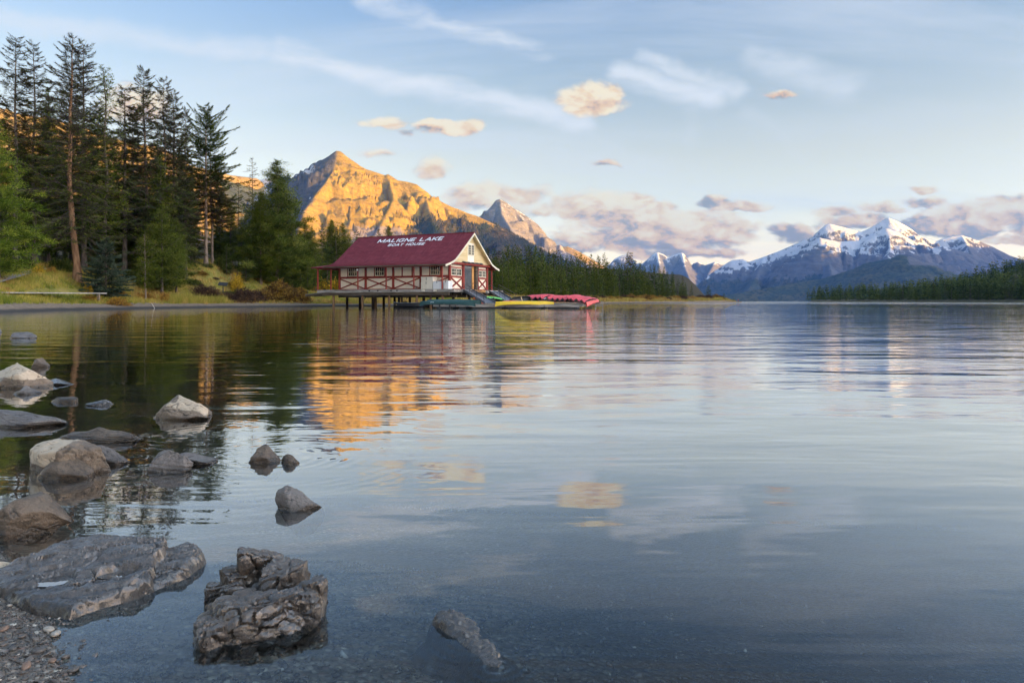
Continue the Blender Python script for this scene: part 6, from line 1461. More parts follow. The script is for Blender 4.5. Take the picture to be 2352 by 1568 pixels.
# ------------------------------------------------------------------ foreground rocks
def rock_mat(name, a, b_, c, pale=None, wet=.03, scale=6.0, strata=0.0, sheen=False):
    m, t, b = new_mat(name)
    g = t.n('ShaderNodeNewGeometry'); Ps = g.outputs['Position']; x, y, z = t.sep(Ps)
    n1 = t.noise(Ps, scale, 6., .62, .3); n2 = t.noise(Ps, scale * 6, 6., .68); n3 = t.noise(Ps, scale * 26, 4., .7)
    col = t.mix(t.sstep(n1, .35, .62), a + (1,), b_ + (1,)); col = t.mix(t.m('MULTIPLY', t.sstep(n2, .46, .74), .75), col, c + (1,))
    k = t.lin(n3, .25, .75, .55, 1.32); col = t.mix(1.0, col, t.comb(k, k, k), 'MULTIPLY')
    if pale:
        at_ = t.n('ShaderNodeAttribute', attribute_name='pale'); col = t.mix(t.sstep(t.m('ADD', at_.outputs['Fac'], t.m('MULTIPLY', t.m('SUBTRACT', n2, .5), .9)), .42, .58), col, pale + (1,))
    ck = t.n('ShaderNodeAttribute', attribute_name='crack_shade').outputs['Fac']; col = t.mix(t.m('MULTIPLY', ck, .8), col, (.018, .013, .009, 1))  # crevice shade painted as dark colour into the cracks
    w = t.sstep(t.m('ADD', z, t.m('MULTIPLY', t.m('SUBTRACT', n1, .5), wet)), wet * 1.15, wet * .35)          # wet rim at the waterline
    wc = t.mix(1.0, col, (.42, .40, .37, 1), 'MULTIPLY'); col = t.mix(w, col, wc)
    t.put(b.inputs['Base Color'], col); t.put(b.inputs['Roughness'], t.lin(n2, .3, .7, .22, .42) if sheen else t.lin(w, 0, 1, .58, .26)); b.inputs['Specular IOR Level'].default_value = .6 if sheen else .5; b.inputs['Coat Weight'].default_value = .85 if sheen else .12; b.inputs['Coat Roughness'].default_value = .18
    bn = t.n('ShaderNodeBump'); bn.inputs['Distance'].default_value = .010; bn.inputs['Strength'].default_value = 1.0
    t.put(bn.inputs['Height'], t.m('ADD', t.m('MULTIPLY', n2, .9), t.m('MULTIPLY', n3, .35))); t.put(b.inputs['Normal'], bn.outputs[0])
    return m
m_tan = rock_mat('tan_rock', (.14, .10, .066), (.225, .165, .11), (.072, .052, .036), (.46, .36, .25), .035)
m_brn = rock_mat('brown_rock', (.085, .060, .039), (.14, .10, .066), (.036, .026, .018), (.30, .235, .165), .04)
m_gry = rock_mat('grey_rock_stone', (.11, .092, .080), (.175, .15, .13), (.058, .048, .042), (.32, .28, .235), .03)
m_wet = rock_mat('wet_grey_rock', (.060, .048, .040), (.10, .083, .070), (.032, .026, .021), (.30, .245, .18), .05, 7, sheen=True)
m_blk = rock_mat('dark_block_rock', (.042, .029, .019), (.078, .055, .036), (.018, .013, .009), (.20, .15, .105), .05, 8, sheen=True)
_ico = {}
def ico(sub):
    if sub not in _ico:
        bm = bmesh.new(); bmesh.ops.create_icosphere(bm, subdivisions=sub, radius=1.0); bm.verts.ensure_lookup_table()
        _ico[sub] = (np.array([v.co[:] for v in bm.verts]), np.array([[v.index for v in f.verts] for f in bm.faces])); bm.free()
    return _ico[sub]
def boulder(label, px0, px1, py_w, py_t, depth, prof, seed, m, rough=.10, q=9, sub=6, strat=0.0, npl=18, pale=None, yaw=0.0, name='rock', sink=.0):
    """rock standing in the water: columns px0..px1, waterline row py_w at its front, top row py_t; prof = skyline as (x, height) pairs"""
    rng = np.random.RandomState(seed); V, Fc = ico(sub); V = V.copy()
    Yf = CZ * F / (py_w - HY); hw = (px1 - px0) / 2 / F * Yf; b = hw * depth; Yc = Yf + b * .75; hw = (px1 - px0) / 2 / F * Yc; Xc = ((px0 + px1) / 2 - 1176) / F * Yc
    H = max(.012, CZ - (py_t - HY) / F * Yc)
    nrm = rng.normal(size=(npl, 3)); nrm /= np.linalg.norm(nrm, axis=1)[:, None]; dd = rng.uniform(.66, 1.0, npl)
    q = q * 3.2; dots = np.maximum(V @ nrm.T, 0) / dd[None]; r = np.power(np.sum(dots ** q, 1) + 1e-30, -1.0 / q); r = np.minimum(r, 1.30)
    W = V * r[:, None]
    s_ = 1.0 / max(np.abs(W[:, 0]).max(), 1e-6); W[:, 0] *= s_; W[:, 1] /= np.abs(W[:, 1]).max(); W[:, 2] /= W[:, 2].max()
    f = fbm(W[:, 0] * 1.7 + seed, W[:, 1] * 1.7, W[:, 2] * 1.7, 5, .55); f2 = ridged(W[:, 0] * 2.6, W[:, 1] * 2.6 + seed, W[:, 2] * 3.4, 3)
    f3 = ridged(W[:, 0] * 5.5 + seed, W[:, 1] * 5.5, W[:, 2] * 7.0, 3); f4 = fbm(W[:, 0] * 11, W[:, 1] * 11 + seed, W[:, 2] * 13, 4, .6)
    cr = 1 - sst(np.abs(fbm(W[:, 0] * 1.5 + seed * 2.1, W[:, 1] * 1.5, W[:, 2] * 1.9, 3)), 0, .035)
    W = W * (1 + rough * f * .9 + rough * .5 * (f2 - .75) + rough * .35 * (f3 - .75) + .022 * f4 - .035 * cr)[:, None]
    if strat: zq = W[:, 2] * 5 + .6 * W[:, 0]; W[:, :2] *= (1 + strat * (np.abs((zq % 1) - .5) * 2 - .5))[:, None]
    px_ = np.array([p[0] for p in prof]); pz_ = np.array([p[1] for p in prof])
    zsc = np.interp(W[:, 0], px_, pz_) / np.sqrt(np.maximum(1 - np.clip(np.abs(W[:, 0]), 0, 1) ** 2.6, .5))
    P_ = np.stack([W[:, 0] * hw, W[:, 1] * b, np.where(W[:, 2] > 0, W[:, 2] * np.minimum(zsc, 1.1), W[:, 2]) * H], 1)
    P_[:, 2] -= sink
    P_[:, 2] = np.where(P_[:, 2] < -.10, -.10 + (P_[:, 2] + .10) * .3, P_[:, 2])
    c_, s2 = math.cos(yaw), math.sin(yaw); P_ = np.stack([P_[:, 0] * c_ - P_[:, 1] * s2, P_[:, 0] * s2 + P_[:, 1] * c_, P_[:, 2]], 1)
    pv = np.zeros(len(P_)) if pale is None else np.clip(pale(W[:, 0], W[:, 1], W[:, 2], f), 0, 1)
    me = mesh_np(name, P_, [Fc], [m], True, {'pale': ('POINT', pv), 'crack_shade': ('POINT', cr)})
    try: me.set_sharp_from_angle(angle=math.radians(50))
    except Exception: pass
    o = link(name, me, None, (Xc, Yc, 0)); return tag(o, label, 'rock')
top_pale = lambda x, y, z, f: sst(z + .5 * f, .35, .75) * .9
boulder('pale tan boulder standing alone in the water below the forked pine reflection', 343, 496, 963, 905, .75, [(-1.1, .25), (-.8, .75), (-.45, .93), (-.1, 1.0), (.3, .86), (.7, .62), (.95, .25), (1.1, .1)], 3, m_tan, .10, 9, 6, pale=lambda x, y, z, f: sst(x + .4 * f, -.25, 0) * sst(z, .35, .6) * .9)
boulder('big tan boulder with pale left face, largest of the left cluster', 66, 262, 1094, 1002, .62, [(-1.1, .55), (-.9, .92), (-.5, 1.0), (-.1, .95), (.15, .9), (.5, .72), (.85, .5), (1.1, .2)], 5, m_tan, .08, 10, 6, pale=lambda x, y, z, f: sst(-x + .3 * f, -.15, .05) * sst(z, .15, .4) * .95)
boulder('rounded brown stone leaning on the front of the big tan boulder', 84, 218, 1101, 1050, .5, [(-1.1, .5), (-.6, .92), (-.1, 1.0), (.4, .85), (.9, .5), (1.1, .2)], 8, m_brn, .07, 8, 5)
boulder('smooth grey lobe stone at the right end of the big tan boulder', 196, 296, 1068, 1016, .6, [(-1.1, .8), (-.6, 1.0), (-.2, .92), (.3, .66), (.8, .35), (1.1, .1)], 11, m_gry, .07, 8, 5)
boulder('flat brown rock lying behind the big tan boulder', 130, 332, 1017, 979, .45, [(-1.1, .4), (-.7, .8), (-.3, .85), (-.05, 1.0), (.2, .75), (.5, .7), (.8, .4), (1.1, .12)], 14, m_brn, .09, 8, 6, strat=.05)
boulder('flat purple grey rock with a ledge, right of the tan boulders', 340, 440, 1085, 1031, .7, [(-1.1, .45), (-.8, .75), (-.3, 1.0), (.2, .95), (.7, .78), (1.1, .4)], 17, m_gry, .08, 10, 6, strat=.07)
boulder('low wet shelf stone beside the flat purple grey rock', 405, 520, 1066, 1040, .6, [(-1.1, .9), (-.5, 1.0), (0, .7), (.5, .4), (1.1, .1)], 18, m_gry, .08, 8, 5, strat=.05)
boulder('small dark brown rock alone among rings of ripples', 569, 652, 1062, 1020, .6, [(-1.1, .25), (-.75, .45), (-.4, .9), (0, 1.0), (.5, .75), (1.1, .4)], 21, m_brn, .16, 7, 5)
boulder('smallest brown stone touching the rock among the ripples', 640, 691, 1066, 1036, .6, [(-1.1, .2), (-.4, .7), (.3, 1.0), (.8, .6), (1.1, .2)], 22, m_brn, .12, 7, 5)
boulder('smooth wedge shaped grey rock alone in open water', 630, 745, 1172, 1116, .55, [(-1.15, .9), (-.85, 1.0), (-.4, .95), (0, .74), (.4, .5), (.8, .22), (1.1, .05)], 25, m_gry, .05, 9, 6)
boulder('large grey brown angular boulder at the frame edge', -90, 150, 1238, 1127, .62, [(-1.1, .55), (-.6, .62), (-.1, .8), (.22, 1.0), (.5, .8), (.8, .45), (1.1, .1)], 28, m_brn, .07, 11, 6, npl=11)
boulder('pale low boulder behind the others near the far left', -40, 122, 892, 833, .6, [(-1.1, .4), (-.5, .75), (-.05, 1.0), (.35, .8), (.75, .55), (1.1, .15)], 31, m_tan, .09, 9, 6, pale=lambda x, y, z, f: .9 * sst(z, .3, .6))
boulder('small pointed stone just behind the pale low boulder', 64, 112, 845, 821, .6, [(-1.1, .3), (-.4, .8), (0, 1.0), (.5, .55), (1.1, .2)], 33, m_brn, .14, 8, 5)
boulder('long flat grey slab rock reaching in from the left edge', -60, 147, 982, 939, .42, [(-1.1, .8), (-.5, 1.0), (0, .85), (.4, .62), (.8, .4), (1.1, .1)], 36, m_gry, .06, 10, 6, strat=.03)
boulder('thin flat stone barely above water beneath the pale boulder', 112, 184, 925, 909, .6, [(-1.1, .7), (0, .9), (.8, 1.0), (1.1, .5)], 39, m_brn, .06, 8, 4)
boulder('small jagged wet stone between the pale boulder and the thin stone', 28, 92, 906, 884, .6, [(-1.1, .1), (-.4, .5), (-.1, 1.0), (.4, .7), (1.1, .1)], 41, m_gry, .18, 7, 5)
boulder('wet flat stone with bright sheen right of the pale boulder', 92, 178, 884, 869, .7, [(-1.1, .4), (-.3, 1.0), (.3, .7), (1.1, .1)], 43, m_wet, .15, 7, 4)
boulder('wet jagged flat stone near the tan boulder standing alone', 200, 272, 932, 916, .7, [(-1.1, .2), (-.2, .8), (.2, 1.0), (.7, .6), (1.1, .2)], 44, m_wet, .2, 7, 5)
boulder('bluish flat stone farthest out in the lake on the left', 16, 87, 777, 761, .8, [(-1.1, .3), (-.5, .8), (.2, 1.0), (.8, .9), (1.1, .4)], 47, m_gry, .12, 8, 5)
boulder('stone cut by the left frame edge beyond the bluish stone', -36, 6, 764, 744, .8, [(-1.1, .5), (0, 1.0), (1.1, .4)], 48, m_gry, .1, 8, 4)

# the two big rocks in front: height fields over an outline on the water
def poly_dist(X, Y, poly):
    d = np.full(X.shape, 1e9); inside = np.zeros(X.shape, bool); n = len(poly)
    for i in range(n):
        a, b = poly[i], poly[(i + 1) % n]; dx, dy = b[0] - a[0], b[1] - a[1]
        t = np.clip(((X - a[0]) * dx + (Y - a[1]) * dy) / (dx * dx + dy * dy), 0, 1); d = np.minimum(d, np.hypot(X - a[0] - t * dx, Y - a[1] - t * dy))
        c = ((a[1] > Y) != (b[1] > Y)) & (X < dx * (Y - a[1]) / (dy + 1e-12) + a[0]); inside ^= c
    return np.where(inside, d, -d)
def slab_rock(name, label, poly, topf, res, m, edge, palef, rough=.006, ledge=.0, crack_shade=None):
    poly = [tuple(p) for p in poly]; xs = [p[0] for p in poly]; ys = [p[1] for p in poly]
    X, Y = np.meshgrid(np.arange(min(xs) - .04, max(xs) + .04, res), np.arange(min(ys) - .04, max(ys) + .04, res))
    wob = .012 * fbm(X / .07, Y / .07, .4, 4) + .010 * fbm(X / .2, Y / .2, 1.4, 2)
    D = poly_dist(X, Y, poly) + wob
    Zt = topf(X, Y, D)
    e = edge(X, Y) if callable(edge) else edge
    k = np.clip((D + .3 * e) / (1.3 * e), 0.0, 1.0); shape = 1 - (1 - k) ** 2.6
    Z = np.where(D > -.3 * e, (Zt + .05) * shape - .05, -.05 + (D + .3 * e) * .9); Zb = bed_z(X, Y) - .014; Z = np.maximum(Z, Zb)
    # push the surface along its normal so that flanks and ledges are rough in every direction
    dy, dx = np.gradient(Z, res); nz = 1 / np.sqrt(1 + dx * dx + dy * dy); nx, ny = -dx * nz, -dy * nz
    a = fbm(X / .06, Y / .06, Z / .05, 4, .55) * rough * 1.6 + fbm(X / .018, Y / .018, Z / .014, 3) * rough * .7 + (ridged(X / .05, Y / .05, Z / .03, 3) - .75) * rough * 1.5
    if ledge: a = a + ledge * np.abs(((Z / .032 + .55 * X / .1 + fbm(X / .12, Y / .12, 2.2, 2)) % 1) - .5) * (1 - nz)
    e_ = 1 - np.exp(-np.maximum(D, 0) / .006)
    fc = grid_faces(*X.shape); keep = ((Z - Zb).ravel()[fc] > .001).any(1)
    V = np.stack([(X + nx * a * e_).ravel(), (Y + ny * a * e_).ravel(), (Z + nz * a * e_).ravel()], 1)
    me = mesh_np(name, V, [fc[keep]], [m], True, {'pale': ('POINT', np.clip(palef(X, Y, Z, D), 0, 1).ravel()), 'crack_shade': ('POINT', (crack_shade(X, Y) if crack_shade else 0 * X).ravel())})
    try: me.set_sharp_from_angle(angle=math.radians(38))
    except Exception: pass
    o = link(name, me); tag(o, label, 'rock'); return o, X, Y, Z
def g2(px, py, z): p = gnd(px, py, z); return (p[0], p[1])
# flat slab
outl = [g2(-70, 1352, .02), g2(-60, 1300, .06), g2(40, 1262, .08), g2(120, 1228, .09), g2(200, 1207, .09), g2(262, 1206, .09), g2(330, 1216, .085), g2(388, 1226, .07), g2(440, 1238, .03), g2(472, 1268, .015), g2(476, 1290, .005), g2(430, 1328, .0), g2(370, 1352, .0), g2(320, 1374, .0), g2(250, 1394, .0), g2(160, 1416, .01), g2(80, 1400, .015), g2(15, 1378, .02)]
stp = [g2(385, 1222, .07), g2(372, 1262, .06), g2(352, 1290, .05), g2(350, 1335, .03), g2(300, 1372, .03)]
pud = [(128, 1290, 40, 13, .10), (272, 1280, 42, 8, .17), (215, 1254, 26, 4, .14)]
pcs = [(gnd(a, b, .085)[0], gnd(a, b, .085)[1], w / F * gnd(a, b, .085)[1], max(.018, h * gnd(a, b, .085)[1] ** 2 / (F * .715)), an) for a, b, w, h, an in pud]
def pool_depth(X, Y):
    s = np.zeros(X.shape)
    for (cx, cy, rx, ry, an) in pcs:
        c_, s_ = math.cos(.35), math.sin(.35); dx = (X - cx); dy = (Y - cy)
        u = (dx * c_ + dy * s_) / rx; v = (-dx * s_ + dy * c_) / ry; r = np.hypot(u, v) + .28 * fbm(X / .05, Y / .05, 2.2, 3)
        s = np.maximum(s, 1 - sst(r, .75, 1.2))
    return s
def slab_uv(X, Y):
    th = .42; return X * math.cos(th) + Y * math.sin(th), -X * math.sin(th) + Y * math.cos(th)
def slab_crack_shade(X, Y):
    a, b = slab_uv(X, Y); c1, c2, _ = worley(a / .16 + .15 * fbm(X / .1, Y / .1, 3., 2), b / .055)
    l = 1 - sst(np.abs(fbm(a / .22, b / .03, 4.4, 4)), .0, .07)
    return np.clip((1 - sst(c2 - c1, .01, .05)) * sst(fbm(a / .3, b / .3, 8., 2), -.05, .2) + .55 * l, 0, 1)
def slab_top(X, Y, D):
    th = .42; a = X * math.cos(th) + Y * math.sin(th); b = -X * math.sin(th) + Y * math.cos(th)
    base = .066 - .034 * sst(Y, 2.08, 1.78) + .006 * fbm(X / .25, Y / .25, .6, 2)
    # lower shelf on the right of a broken step
    xs_ = np.interp(Y, [p[1] for p in stp[::-1]], [p[0] for p in stp[::-1]]) + .020 * fbm(Y / .06, X / .25, 3.1, 3)
    st1 = sst(X - xs_, -.006, .006); base = base - .030 * st1
    # thin beds that break away in steps along the strike
    lay = b / .085 + .8 * fbm(a / .30, b / .2, 2.0, 3); fr = lay - np.floor(lay); idl = np.sin(np.floor(lay) * 12.9) * .5
    base = base + .008 * idl + .010 * sst(fr, .80, .95) * (.5 + idl) + .006 * fbm(a / .10, b / .014, 1.2, 3) - .006 * (1 - sst(np.abs(fbm(a / .22, b / .03, 4.4, 4)), .0, .08))
    c1, c2, idc = worley(a / .16 + .15 * fbm(X / .1, Y / .1, 3., 2), b / .055); base = base + .006 * (idc - .5) - .010 * (1 - sst(c2 - c1, .01, .06)) * sst(fbm(a / .3, b / .3, 8., 2), -.05, .2)
    pd = pool_depth(X, Y); base = base - .020 * pd
    return base
slab, SX, SY, SZ = slab_rock('rock', 'broad flat wet slab with small pools on its top', outl, slab_top, .0036, m_wet, lambda X, Y: .026 + 0 * X, lambda X, Y, Z, D: sst(-X, 1.42, 1.55) * sst(Z, .03, .06) + .35 * sst(fbm(X / .06, Y / .06, 7.7, 3), .48, .6), .0042, .008, slab_crack_shade)
m_pool, _t, _b = new_mat('pool_water'); _fr = _t.n('ShaderNodeFresnel'); _fr.inputs['IOR'].default_value = 1.36; _gl = _t.n('ShaderNodeBsdfGlossy'); _gl.inputs['Roughness'].default_value = .02; _mx = _t.n('ShaderNodeMixShader')
_b.inputs['Base Color'].default_value = (.05, .045, .04, 1); _b.inputs['Specular IOR Level'].default_value = 0
_t.put(_mx.inputs[0], _t.m('SUBTRACT', 1.0, _t.m('POWER', _t.m('SUBTRACT', 1.0, _fr.outputs[0]), 5.0))); _t.put(_mx.inputs[1], _b.outputs[0]); _t.put(_mx.inputs[2], _gl.outputs[0]); _t.put(m_pool.node_tree.nodes['Material Output'].inputs[0], _mx.outputs[0])
for k, (cx, cy, rx, ry, an) in enumerate(pcs):
    ms_ = (np.hypot((SX - cx) / (rx * 1.4), (SY - cy) / (ry * 1.4 + .03)) < 1.0) & (pool_depth(SX, SY) > .55)
    if not ms_.any(): continue
    lvl = float(np.percentile(SZ[ms_], 90)) + .002; c_, s_ = math.cos(.35), math.sin(.35)
    th = np.linspace(0, 2 * np.pi, 49)[:-1]; rr_ = 1.0 + .38 * fbm(np.cos(th) * 1.6 + k * 3.3, np.sin(th) * 1.6, .4, 3)
    pv = np.stack([cx + rr_ * (np.cos(th) * rx * c_ - np.sin(th) * ry * s_), cy + rr_ * (np.cos(th) * rx * s_ + np.sin(th) * ry * c_), np.full(48, lvl)], 1)
    me = bpy.data.meshes.new('pool'); me.from_pydata([tuple(p) for p in pv], [], [tuple(range(48))]); me.materials.append(m_pool)
    tag(link('rain_pool', me), ['brightest rain pool on the left of the flat slab', 'rain pool on the right of the flat slab', 'thin rain pool at the back of the flat slab'][k], 'pool', 'rain pools on the flat slab')
# cracked block rock
def chunk_rock(label, chunks, m, yaw0):
    Vs = []; Fs = []; Ps = []; Cs = []; off = 0
    for (cx, cy, cz, hx, hy, hz, yaw, tx, ty, seed, sub, npl, rgh) in chunks:
        rng = np.random.RandomState(seed); V, Fc = ico(sub)
        hz *= .92
        nb = np.array([[1, 0, 0], [-1, 0, 0], [0, 1, 0], [0, -1, 0], [0, 0, 1], [0, 0, -1]], float) + rng.normal(0, .10, (6, 3))
        nr = rng.normal(size=(npl, 3)); nn = np.concatenate([nb, nr]); nn /= np.linalg.norm(nn, axis=1)[:, None]
        dd = np.concatenate([np.array([.92, .92, .9, .9, .86, .9]), rng.uniform(1.0, 1.28, npl)]) if npl < 14 else np.concatenate([np.array([1., 1., .95, .95, .86, .9]), rng.uniform(.88, 1.12, npl)])
        q = 34.0; r = np.power(np.sum((np.maximum(V @ nn.T, 0) / dd[None]) ** q, 1) + 1e-30, -1 / q); W = V * np.minimum(r, 1.6)[:, None]
        P_ = W * np.array([hx, hy, hz])
        c_, s_ = math.cos(yaw), math.sin(yaw)
        P_[:, 2] += P_[:, 0] * tx + P_[:, 1] * ty
        X_, Y_ = P_[:, 0] * c_ - P_[:, 1] * s_ + cx, P_[:, 0] * s_ + P_[:, 1] * c_ + cy; Z_ = P_[:, 2] + cz
        u = X_ * math.cos(yaw0) + Y_ * math.sin(yaw0); v = -X_ * math.sin(yaw0) + Y_ * math.cos(yaw0)
        N = W / np.linalg.norm(W, axis=1)[:, None]; Nw = np.stack([N[:, 0] * c_ - N[:, 1] * s_, N[:, 0] * s_ + N[:, 1] * c_, N[:, 2]], 1)
        d = rgh * (1.2 * fbm(X_ / .06, Y_ / .06, Z_ / .05, 4, .55) + .9 * (ridged(u / .06, v / .018, Z_ / .05, 3) - .75) + .6 * fbm(X_ / .014, Y_ / .014, Z_ / .012, 3))
        w1, w2, wi = worley(u / .055 + .5 * fbm(X_ / .05, Y_ / .05, Z_ / .05, 2) + seed, (v + .35 * Z_) / .022); top = sst(N[:, 2], .15, .6)
        ckm = np.maximum((1 - sst(w2 - w1, .02, .15)) * (.25 + .75 * top), 0)
        d = d + (.010 * (wi - .5) - .008 * (1 - sst(w2 - w1, .02, .16))) * (.25 + .75 * top) * (rgh / .006)
        cr = 1 - sst(np.abs(fbm(u / .14 + seed, v / .05, Z_ / .09, 3)), 0, .04); d = d - .006 * cr; Cs.append(np.clip(np.maximum(ckm, cr), 0, 1))
        Q = np.stack([X_, Y_, Z_], 1) + Nw * d[:, None]
        Vs.append(Q); Fs.append(Fc + off); off += len(V); Ps.append(np.clip(.75 * sst(fbm(X_ / .05, Y_ / .05, Z_ / .05, 3), .38, .5), 0, 1))
    me = mesh_np('rock', np.concatenate(Vs), [np.concatenate(Fs)], [m], True, {'pale': ('POINT', np.concatenate(Ps)), 'crack_shade': ('POINT', np.concatenate(Cs))})
    try: me.set_sharp_from_angle(angle=math.radians(42))
    except Exception: pass
    return tag(link('rock', me), label, 'rock')
R_ = math.radians
chunk_rock('dark cracked block of rock, nearest of the rocks', [
    (-.618, 1.675, .010, .135, .072, .078, R_(27), .10, .24, 3, 6, 22, .0066),      # the big front block
    (-.700, 1.615, -.010, .050, .046, .070, R_(38), -.05, .20, 5, 5, 18, .0055),      # its blunt front left end
    (-.530, 1.728, .000, .046, .052, .092, R_(18), .0, .05, 7, 5, 18, .0055),         # right end
    (-.503, 1.750, .035, .022, .026, .062, R_(60), .0, .0, 8, 4, 8, .0045),
    (-.672, 1.860, .010, .075, .038, .126, R_(24), -.22, .25, 11, 6, 9, .0062),     # the high broken back
    (-.612, 1.832, .008, .062, .028, .112, R_(32), -.16, .35, 13, 5, 9, .0055),
    (-.605, 1.790, .000, .072, .022, .108, R_(30), -.03, .18, 17, 5, 8, .0050),
    (-.735, 1.830, .000, .038, .036, .100, R_(40), .05, .05, 19, 5, 9, .0050),
    (-.785, 1.810, -.005, .026, .028, .066, R_(10), .10, .0, 23, 5, 9, .0045),
    (-.730, 1.785, .000, .036, .024, .076, R_(30), .05, .12, 29, 5, 9, .0045),
    (-.660, 1.772, -.005, .046, .022, .080, R_(32), .05, .12, 31, 5, 9, .0045),
], m_blk, R_(26))
# small rock ends at the left frame edge by the slab, and the drowned rock
boulder('pale stone tucked against the left end of the flat slab', -40, 52, 1330, 1284, .8, [(-1.1, .8), (0, 1.0), (.6, .7), (1.1, .2)], 52, m_tan, .08, 9, 5, pale=top_pale)
boulder('dark stone under the left end of the flat slab', -60, 22, 1388, 1338, .8, [(-1.1, .8), (0, 1.0), (.6, .7), (1.1, .2)], 53, m_brn, .1, 9, 5)
def drowned(label, pts, zt, seed):
    poly = [g2(a, b, .0) for a, b in pts]
    def tf(X, Y, D): return zt + .001 + .012 * fbm(X / .07, Y / .07, seed, 4) + .010 * ridged(X / .05, Y / .03, seed, 3) + .02 * sst(X, -.05, -.17)
    o, *_ = slab_rock('rock', label, poly, tf, .004, m_wet, .03, lambda X, Y, Z, D: 0 * X)
    return o
drowned('almost drowned rock ringed by ripples in the foreground water', [(985, 1432), (1000, 1416), (1040, 1408), (1085, 1418), (1120, 1440), (1130, 1465), (1150, 1490), (1175, 1520), (1150, 1545), (1100, 1530), (1075, 1500), (1050, 1470), (1020, 1452)], -.004, 2.2)

# ------------------------------------------------------------------ gravel and pebbles
m_peb = tint_mat('pebble_stone', [(0, (.03, .026, .023)), (.3, (.07, .058, .05)), (.55, (.12, .10, .085)), (.75, (.17, .145, .12)), (.9, (.15, .10, .075)), (1.0, (.42, .38, .32))])
m_peb2, _t, _b = new_mat('wet_pebble'); _a = _t.n('ShaderNodeAttribute', attribute_name='tint')
_t.put(_b.inputs['Base Color'], _t.ramp(_a.outputs['Fac'], [(0, (.018, .015, .013, 1)), (.3, (.04, .033, .028, 1)), (.55, (.075, .062, .052, 1)), (.75, (.12, .10, .083, 1)), (.9, (.10, .065, .045, 1)), (1.0, (.40, .36, .31, 1))])); _b.inputs['Roughness'].default_value = .26
def pebbles(name, n, xr, yr, sr, sub, seed, label, power=2.2, keepf=None):
    rng = np.random.RandomState(seed); V, Fc = ico(sub)
    X = rng.uniform(xr[0], xr[1], n); Y = yr[0] + (yr[1] - yr[0]) * rng.uniform(0, 1, n) ** 1.3
    k = keepf(X, Y, rng) if keepf else np.ones(n, bool); X, Y = X[k], Y[k]; n = len(X)
    s = sr[0] + (sr[1] - sr[0]) * rng.uniform(0, 1, n) ** power; asp = np.stack([rng.uniform(.8, 1.3, n), rng.uniform(.6, 1.0, n), rng.uniform(.3, .6, n)], 1) * s[:, None]
    A = rng.uniform(0, 6.28, n); c_, s_ = np.cos(A), np.sin(A)
    bump = 1 + .22 * rng.normal(size=(n, len(V))) * (1 if sub == 1 else .6)
    Pn = V[None] * asp[:, None, :] * np.clip(bump, .6, 1.4)[..., None]
    tl = rng.normal(0, .25, (n, 2)); Pn[..., 2] += Pn[..., 0] * tl[:, :1] + Pn[..., 1] * tl[:, 1:]
    Q = np.stack([Pn[..., 0] * c_[:, None] - Pn[..., 1] * s_[:, None] + X[:, None], Pn[..., 0] * s_[:, None] + Pn[..., 1] * c_[:, None] + Y[:, None], Pn[..., 2] + (bed_z(X, Y) + s * .12)[:, None]], -1)
    f = (np.arange(n)[:, None, None] * len(V) + Fc[None]).reshape(-1, 3)
    tint = np.clip(rng.beta(2.0, 2.2, n), 0, 1); tint = np.where(rng.uniform(0, 1, n) < .014, 1.0, tint * .92)
    o = link(name, mesh_np(name, Q.reshape(-1, 3), [f], [m_peb2], True, {'tint': ('FACE', np.repeat(tint, len(Fc)))}))
    return tag(o, label, 'gravel', kind='stuff')
near_beach = lambda X, Y, rng: (X < xs_beach(Y) + .16) & (X > -.78 * Y - .1)
pebbles('beach_gravel', 24000, (-1.9, -.55), (1.25, 2.3), (.0016, .0062), 1, 61, 'small dark wet gravel of the beach corner', 2.0, near_beach)
pebbles('beach_gravel', 900, (-1.8, -.5), (1.25, 2.2), (.005, .011), 2, 62, 'coarser wet pebbles mixed into the beach corner', 1.6, near_beach)
pebbles('drowned_pebbles', 6500, (-1.0, 1.3), (1.25, 2.6), (.004, .013), 1, 63, 'pebbles lying on the lake bed in the shallows', 2.0, lambda X, Y, rng: (X > xs_beach(Y) + .05) & (rng.uniform(0, 1, len(X)) < np.clip(1.1 - (X + .7) * .75, .12, 1)))
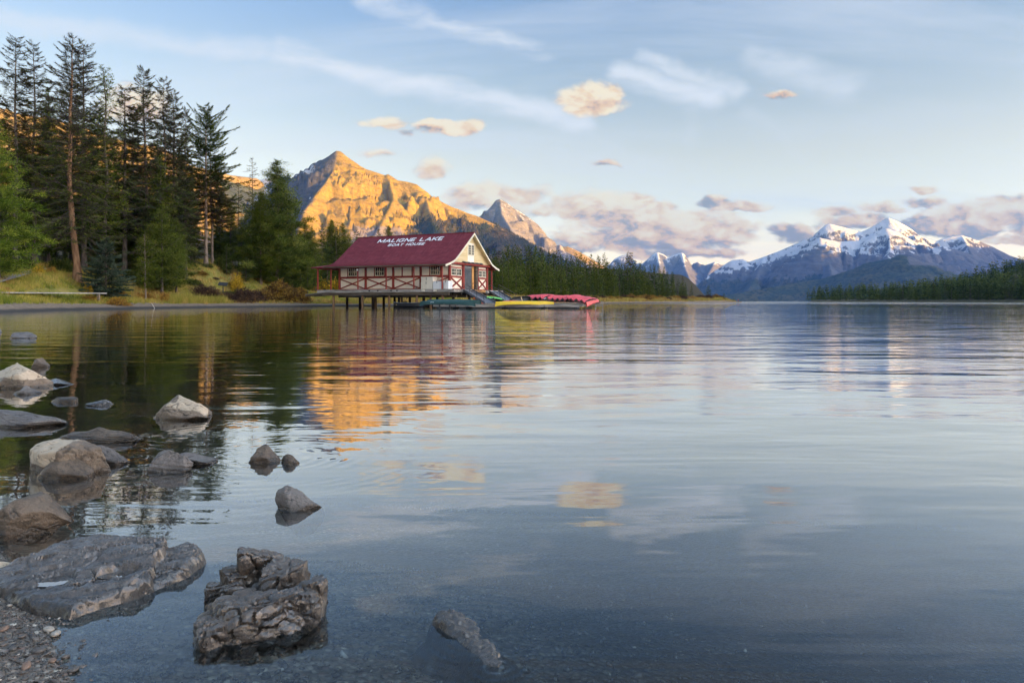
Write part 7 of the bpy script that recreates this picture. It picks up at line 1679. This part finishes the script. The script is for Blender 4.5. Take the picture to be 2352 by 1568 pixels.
# a few larger stones one can point at
rngp = np.random.RandomState(71); Vp, Fp = ico(2)
pm = []
for k in range(5):
    Wp = Vp * np.array([1.2, .85, .5]) * (1 + .18 * fbm(Vp[:, 0] * 1.6 + k * 3.1, Vp[:, 1] * 1.6, Vp[:, 2] * 1.6, 3))[:, None]
    pm.append([mesh_np('stone', Wp, [Fp], [mat('stone_%s' % c, a, b_, .45, 3)] if 'stone_%s' % c not in bpy.data.materials else [bpy.data.materials['stone_%s' % c]], True) for c, a, b_ in (('pale', (.24, .205, .165), (.33, .29, .24)), ('dark', (.06, .052, .046), (.10, .088, .078)), ('rust', (.15, .09, .06), (.20, .13, .09)))])
spots = [(22, 1402, .011, 0, 'white shell like stone on the wet gravel just below the slab'), (112, 1449, .016, 0, 'long pale stone at the corner of the wet gravel'), (128, 1458, .018, 0, 'largest pale stone by the water at the gravel corner'), (90, 1500, .016, 1, None), (150, 1510, .014, 1, None), (60, 1540, .015, 2, None), (30, 1500, .013, 1, None), (170, 1540, .015, 1, None), (120, 1520, .012, 2, None), (205, 1395, .012, 2, None), (50, 1470, .012, 1, None), (10, 1455, .013, 2, None), (190, 1470, .011, 1, None), (75, 1425, .010, 1, None),
         (725, 1550, .016, 0, None), (530, 1456, .013, 0, None), (520, 1540, .012, 0, None), (660, 1535, .011, 0, None), (870, 1548, .013, 0, None), (985, 1545, .012, 0, None), (815, 1520, .012, 2, None), (345, 1430, .011, 0, None), (300, 1455, .010, 2, None), (430, 1530, .013, 1, None)]
for i, (px, py, s, c, lab) in enumerate(spots):
    p = gnd(px, py, 0.0)
    o = link('stone', pm[i % 5][c], None, (p[0], p[1], float(bed_z(np.array([p[0]]), np.array([p[1]]))[0]) + s * .3), (rngp.normal(0, .2), rngp.normal(0, .2), rngp.uniform(0, 6.28))); s *= .72; o.scale = (s, s, s)
    if lab: tag(o, lab, 'stone')
    else: tag(o, ['pale stone lying on the drowned gravel' if i > 13 else 'pale stone on the beach gravel', 'dark stone among the wet gravel', 'rust coloured stone among the gravel'][c], 'stone', ['pale stones', 'dark stones', 'rust coloured stones'][c] + ' in the gravel')
# a drowned twig
tw = MB(); a = gnd(1340, 1500); b = gnd(1362, 1538); tw.path([(a[0], a[1], -.10), ((a[0] + b[0]) / 2 + .01, (a[1] + b[1]) / 2, -.095), (b[0], b[1], -.10)], .004, 5); tag(tw.build('twig', mat('wet_twig', (.12, .075, .04), None, .5)), 'thin brown twig lying under water right of the drowned rock', 'twig')
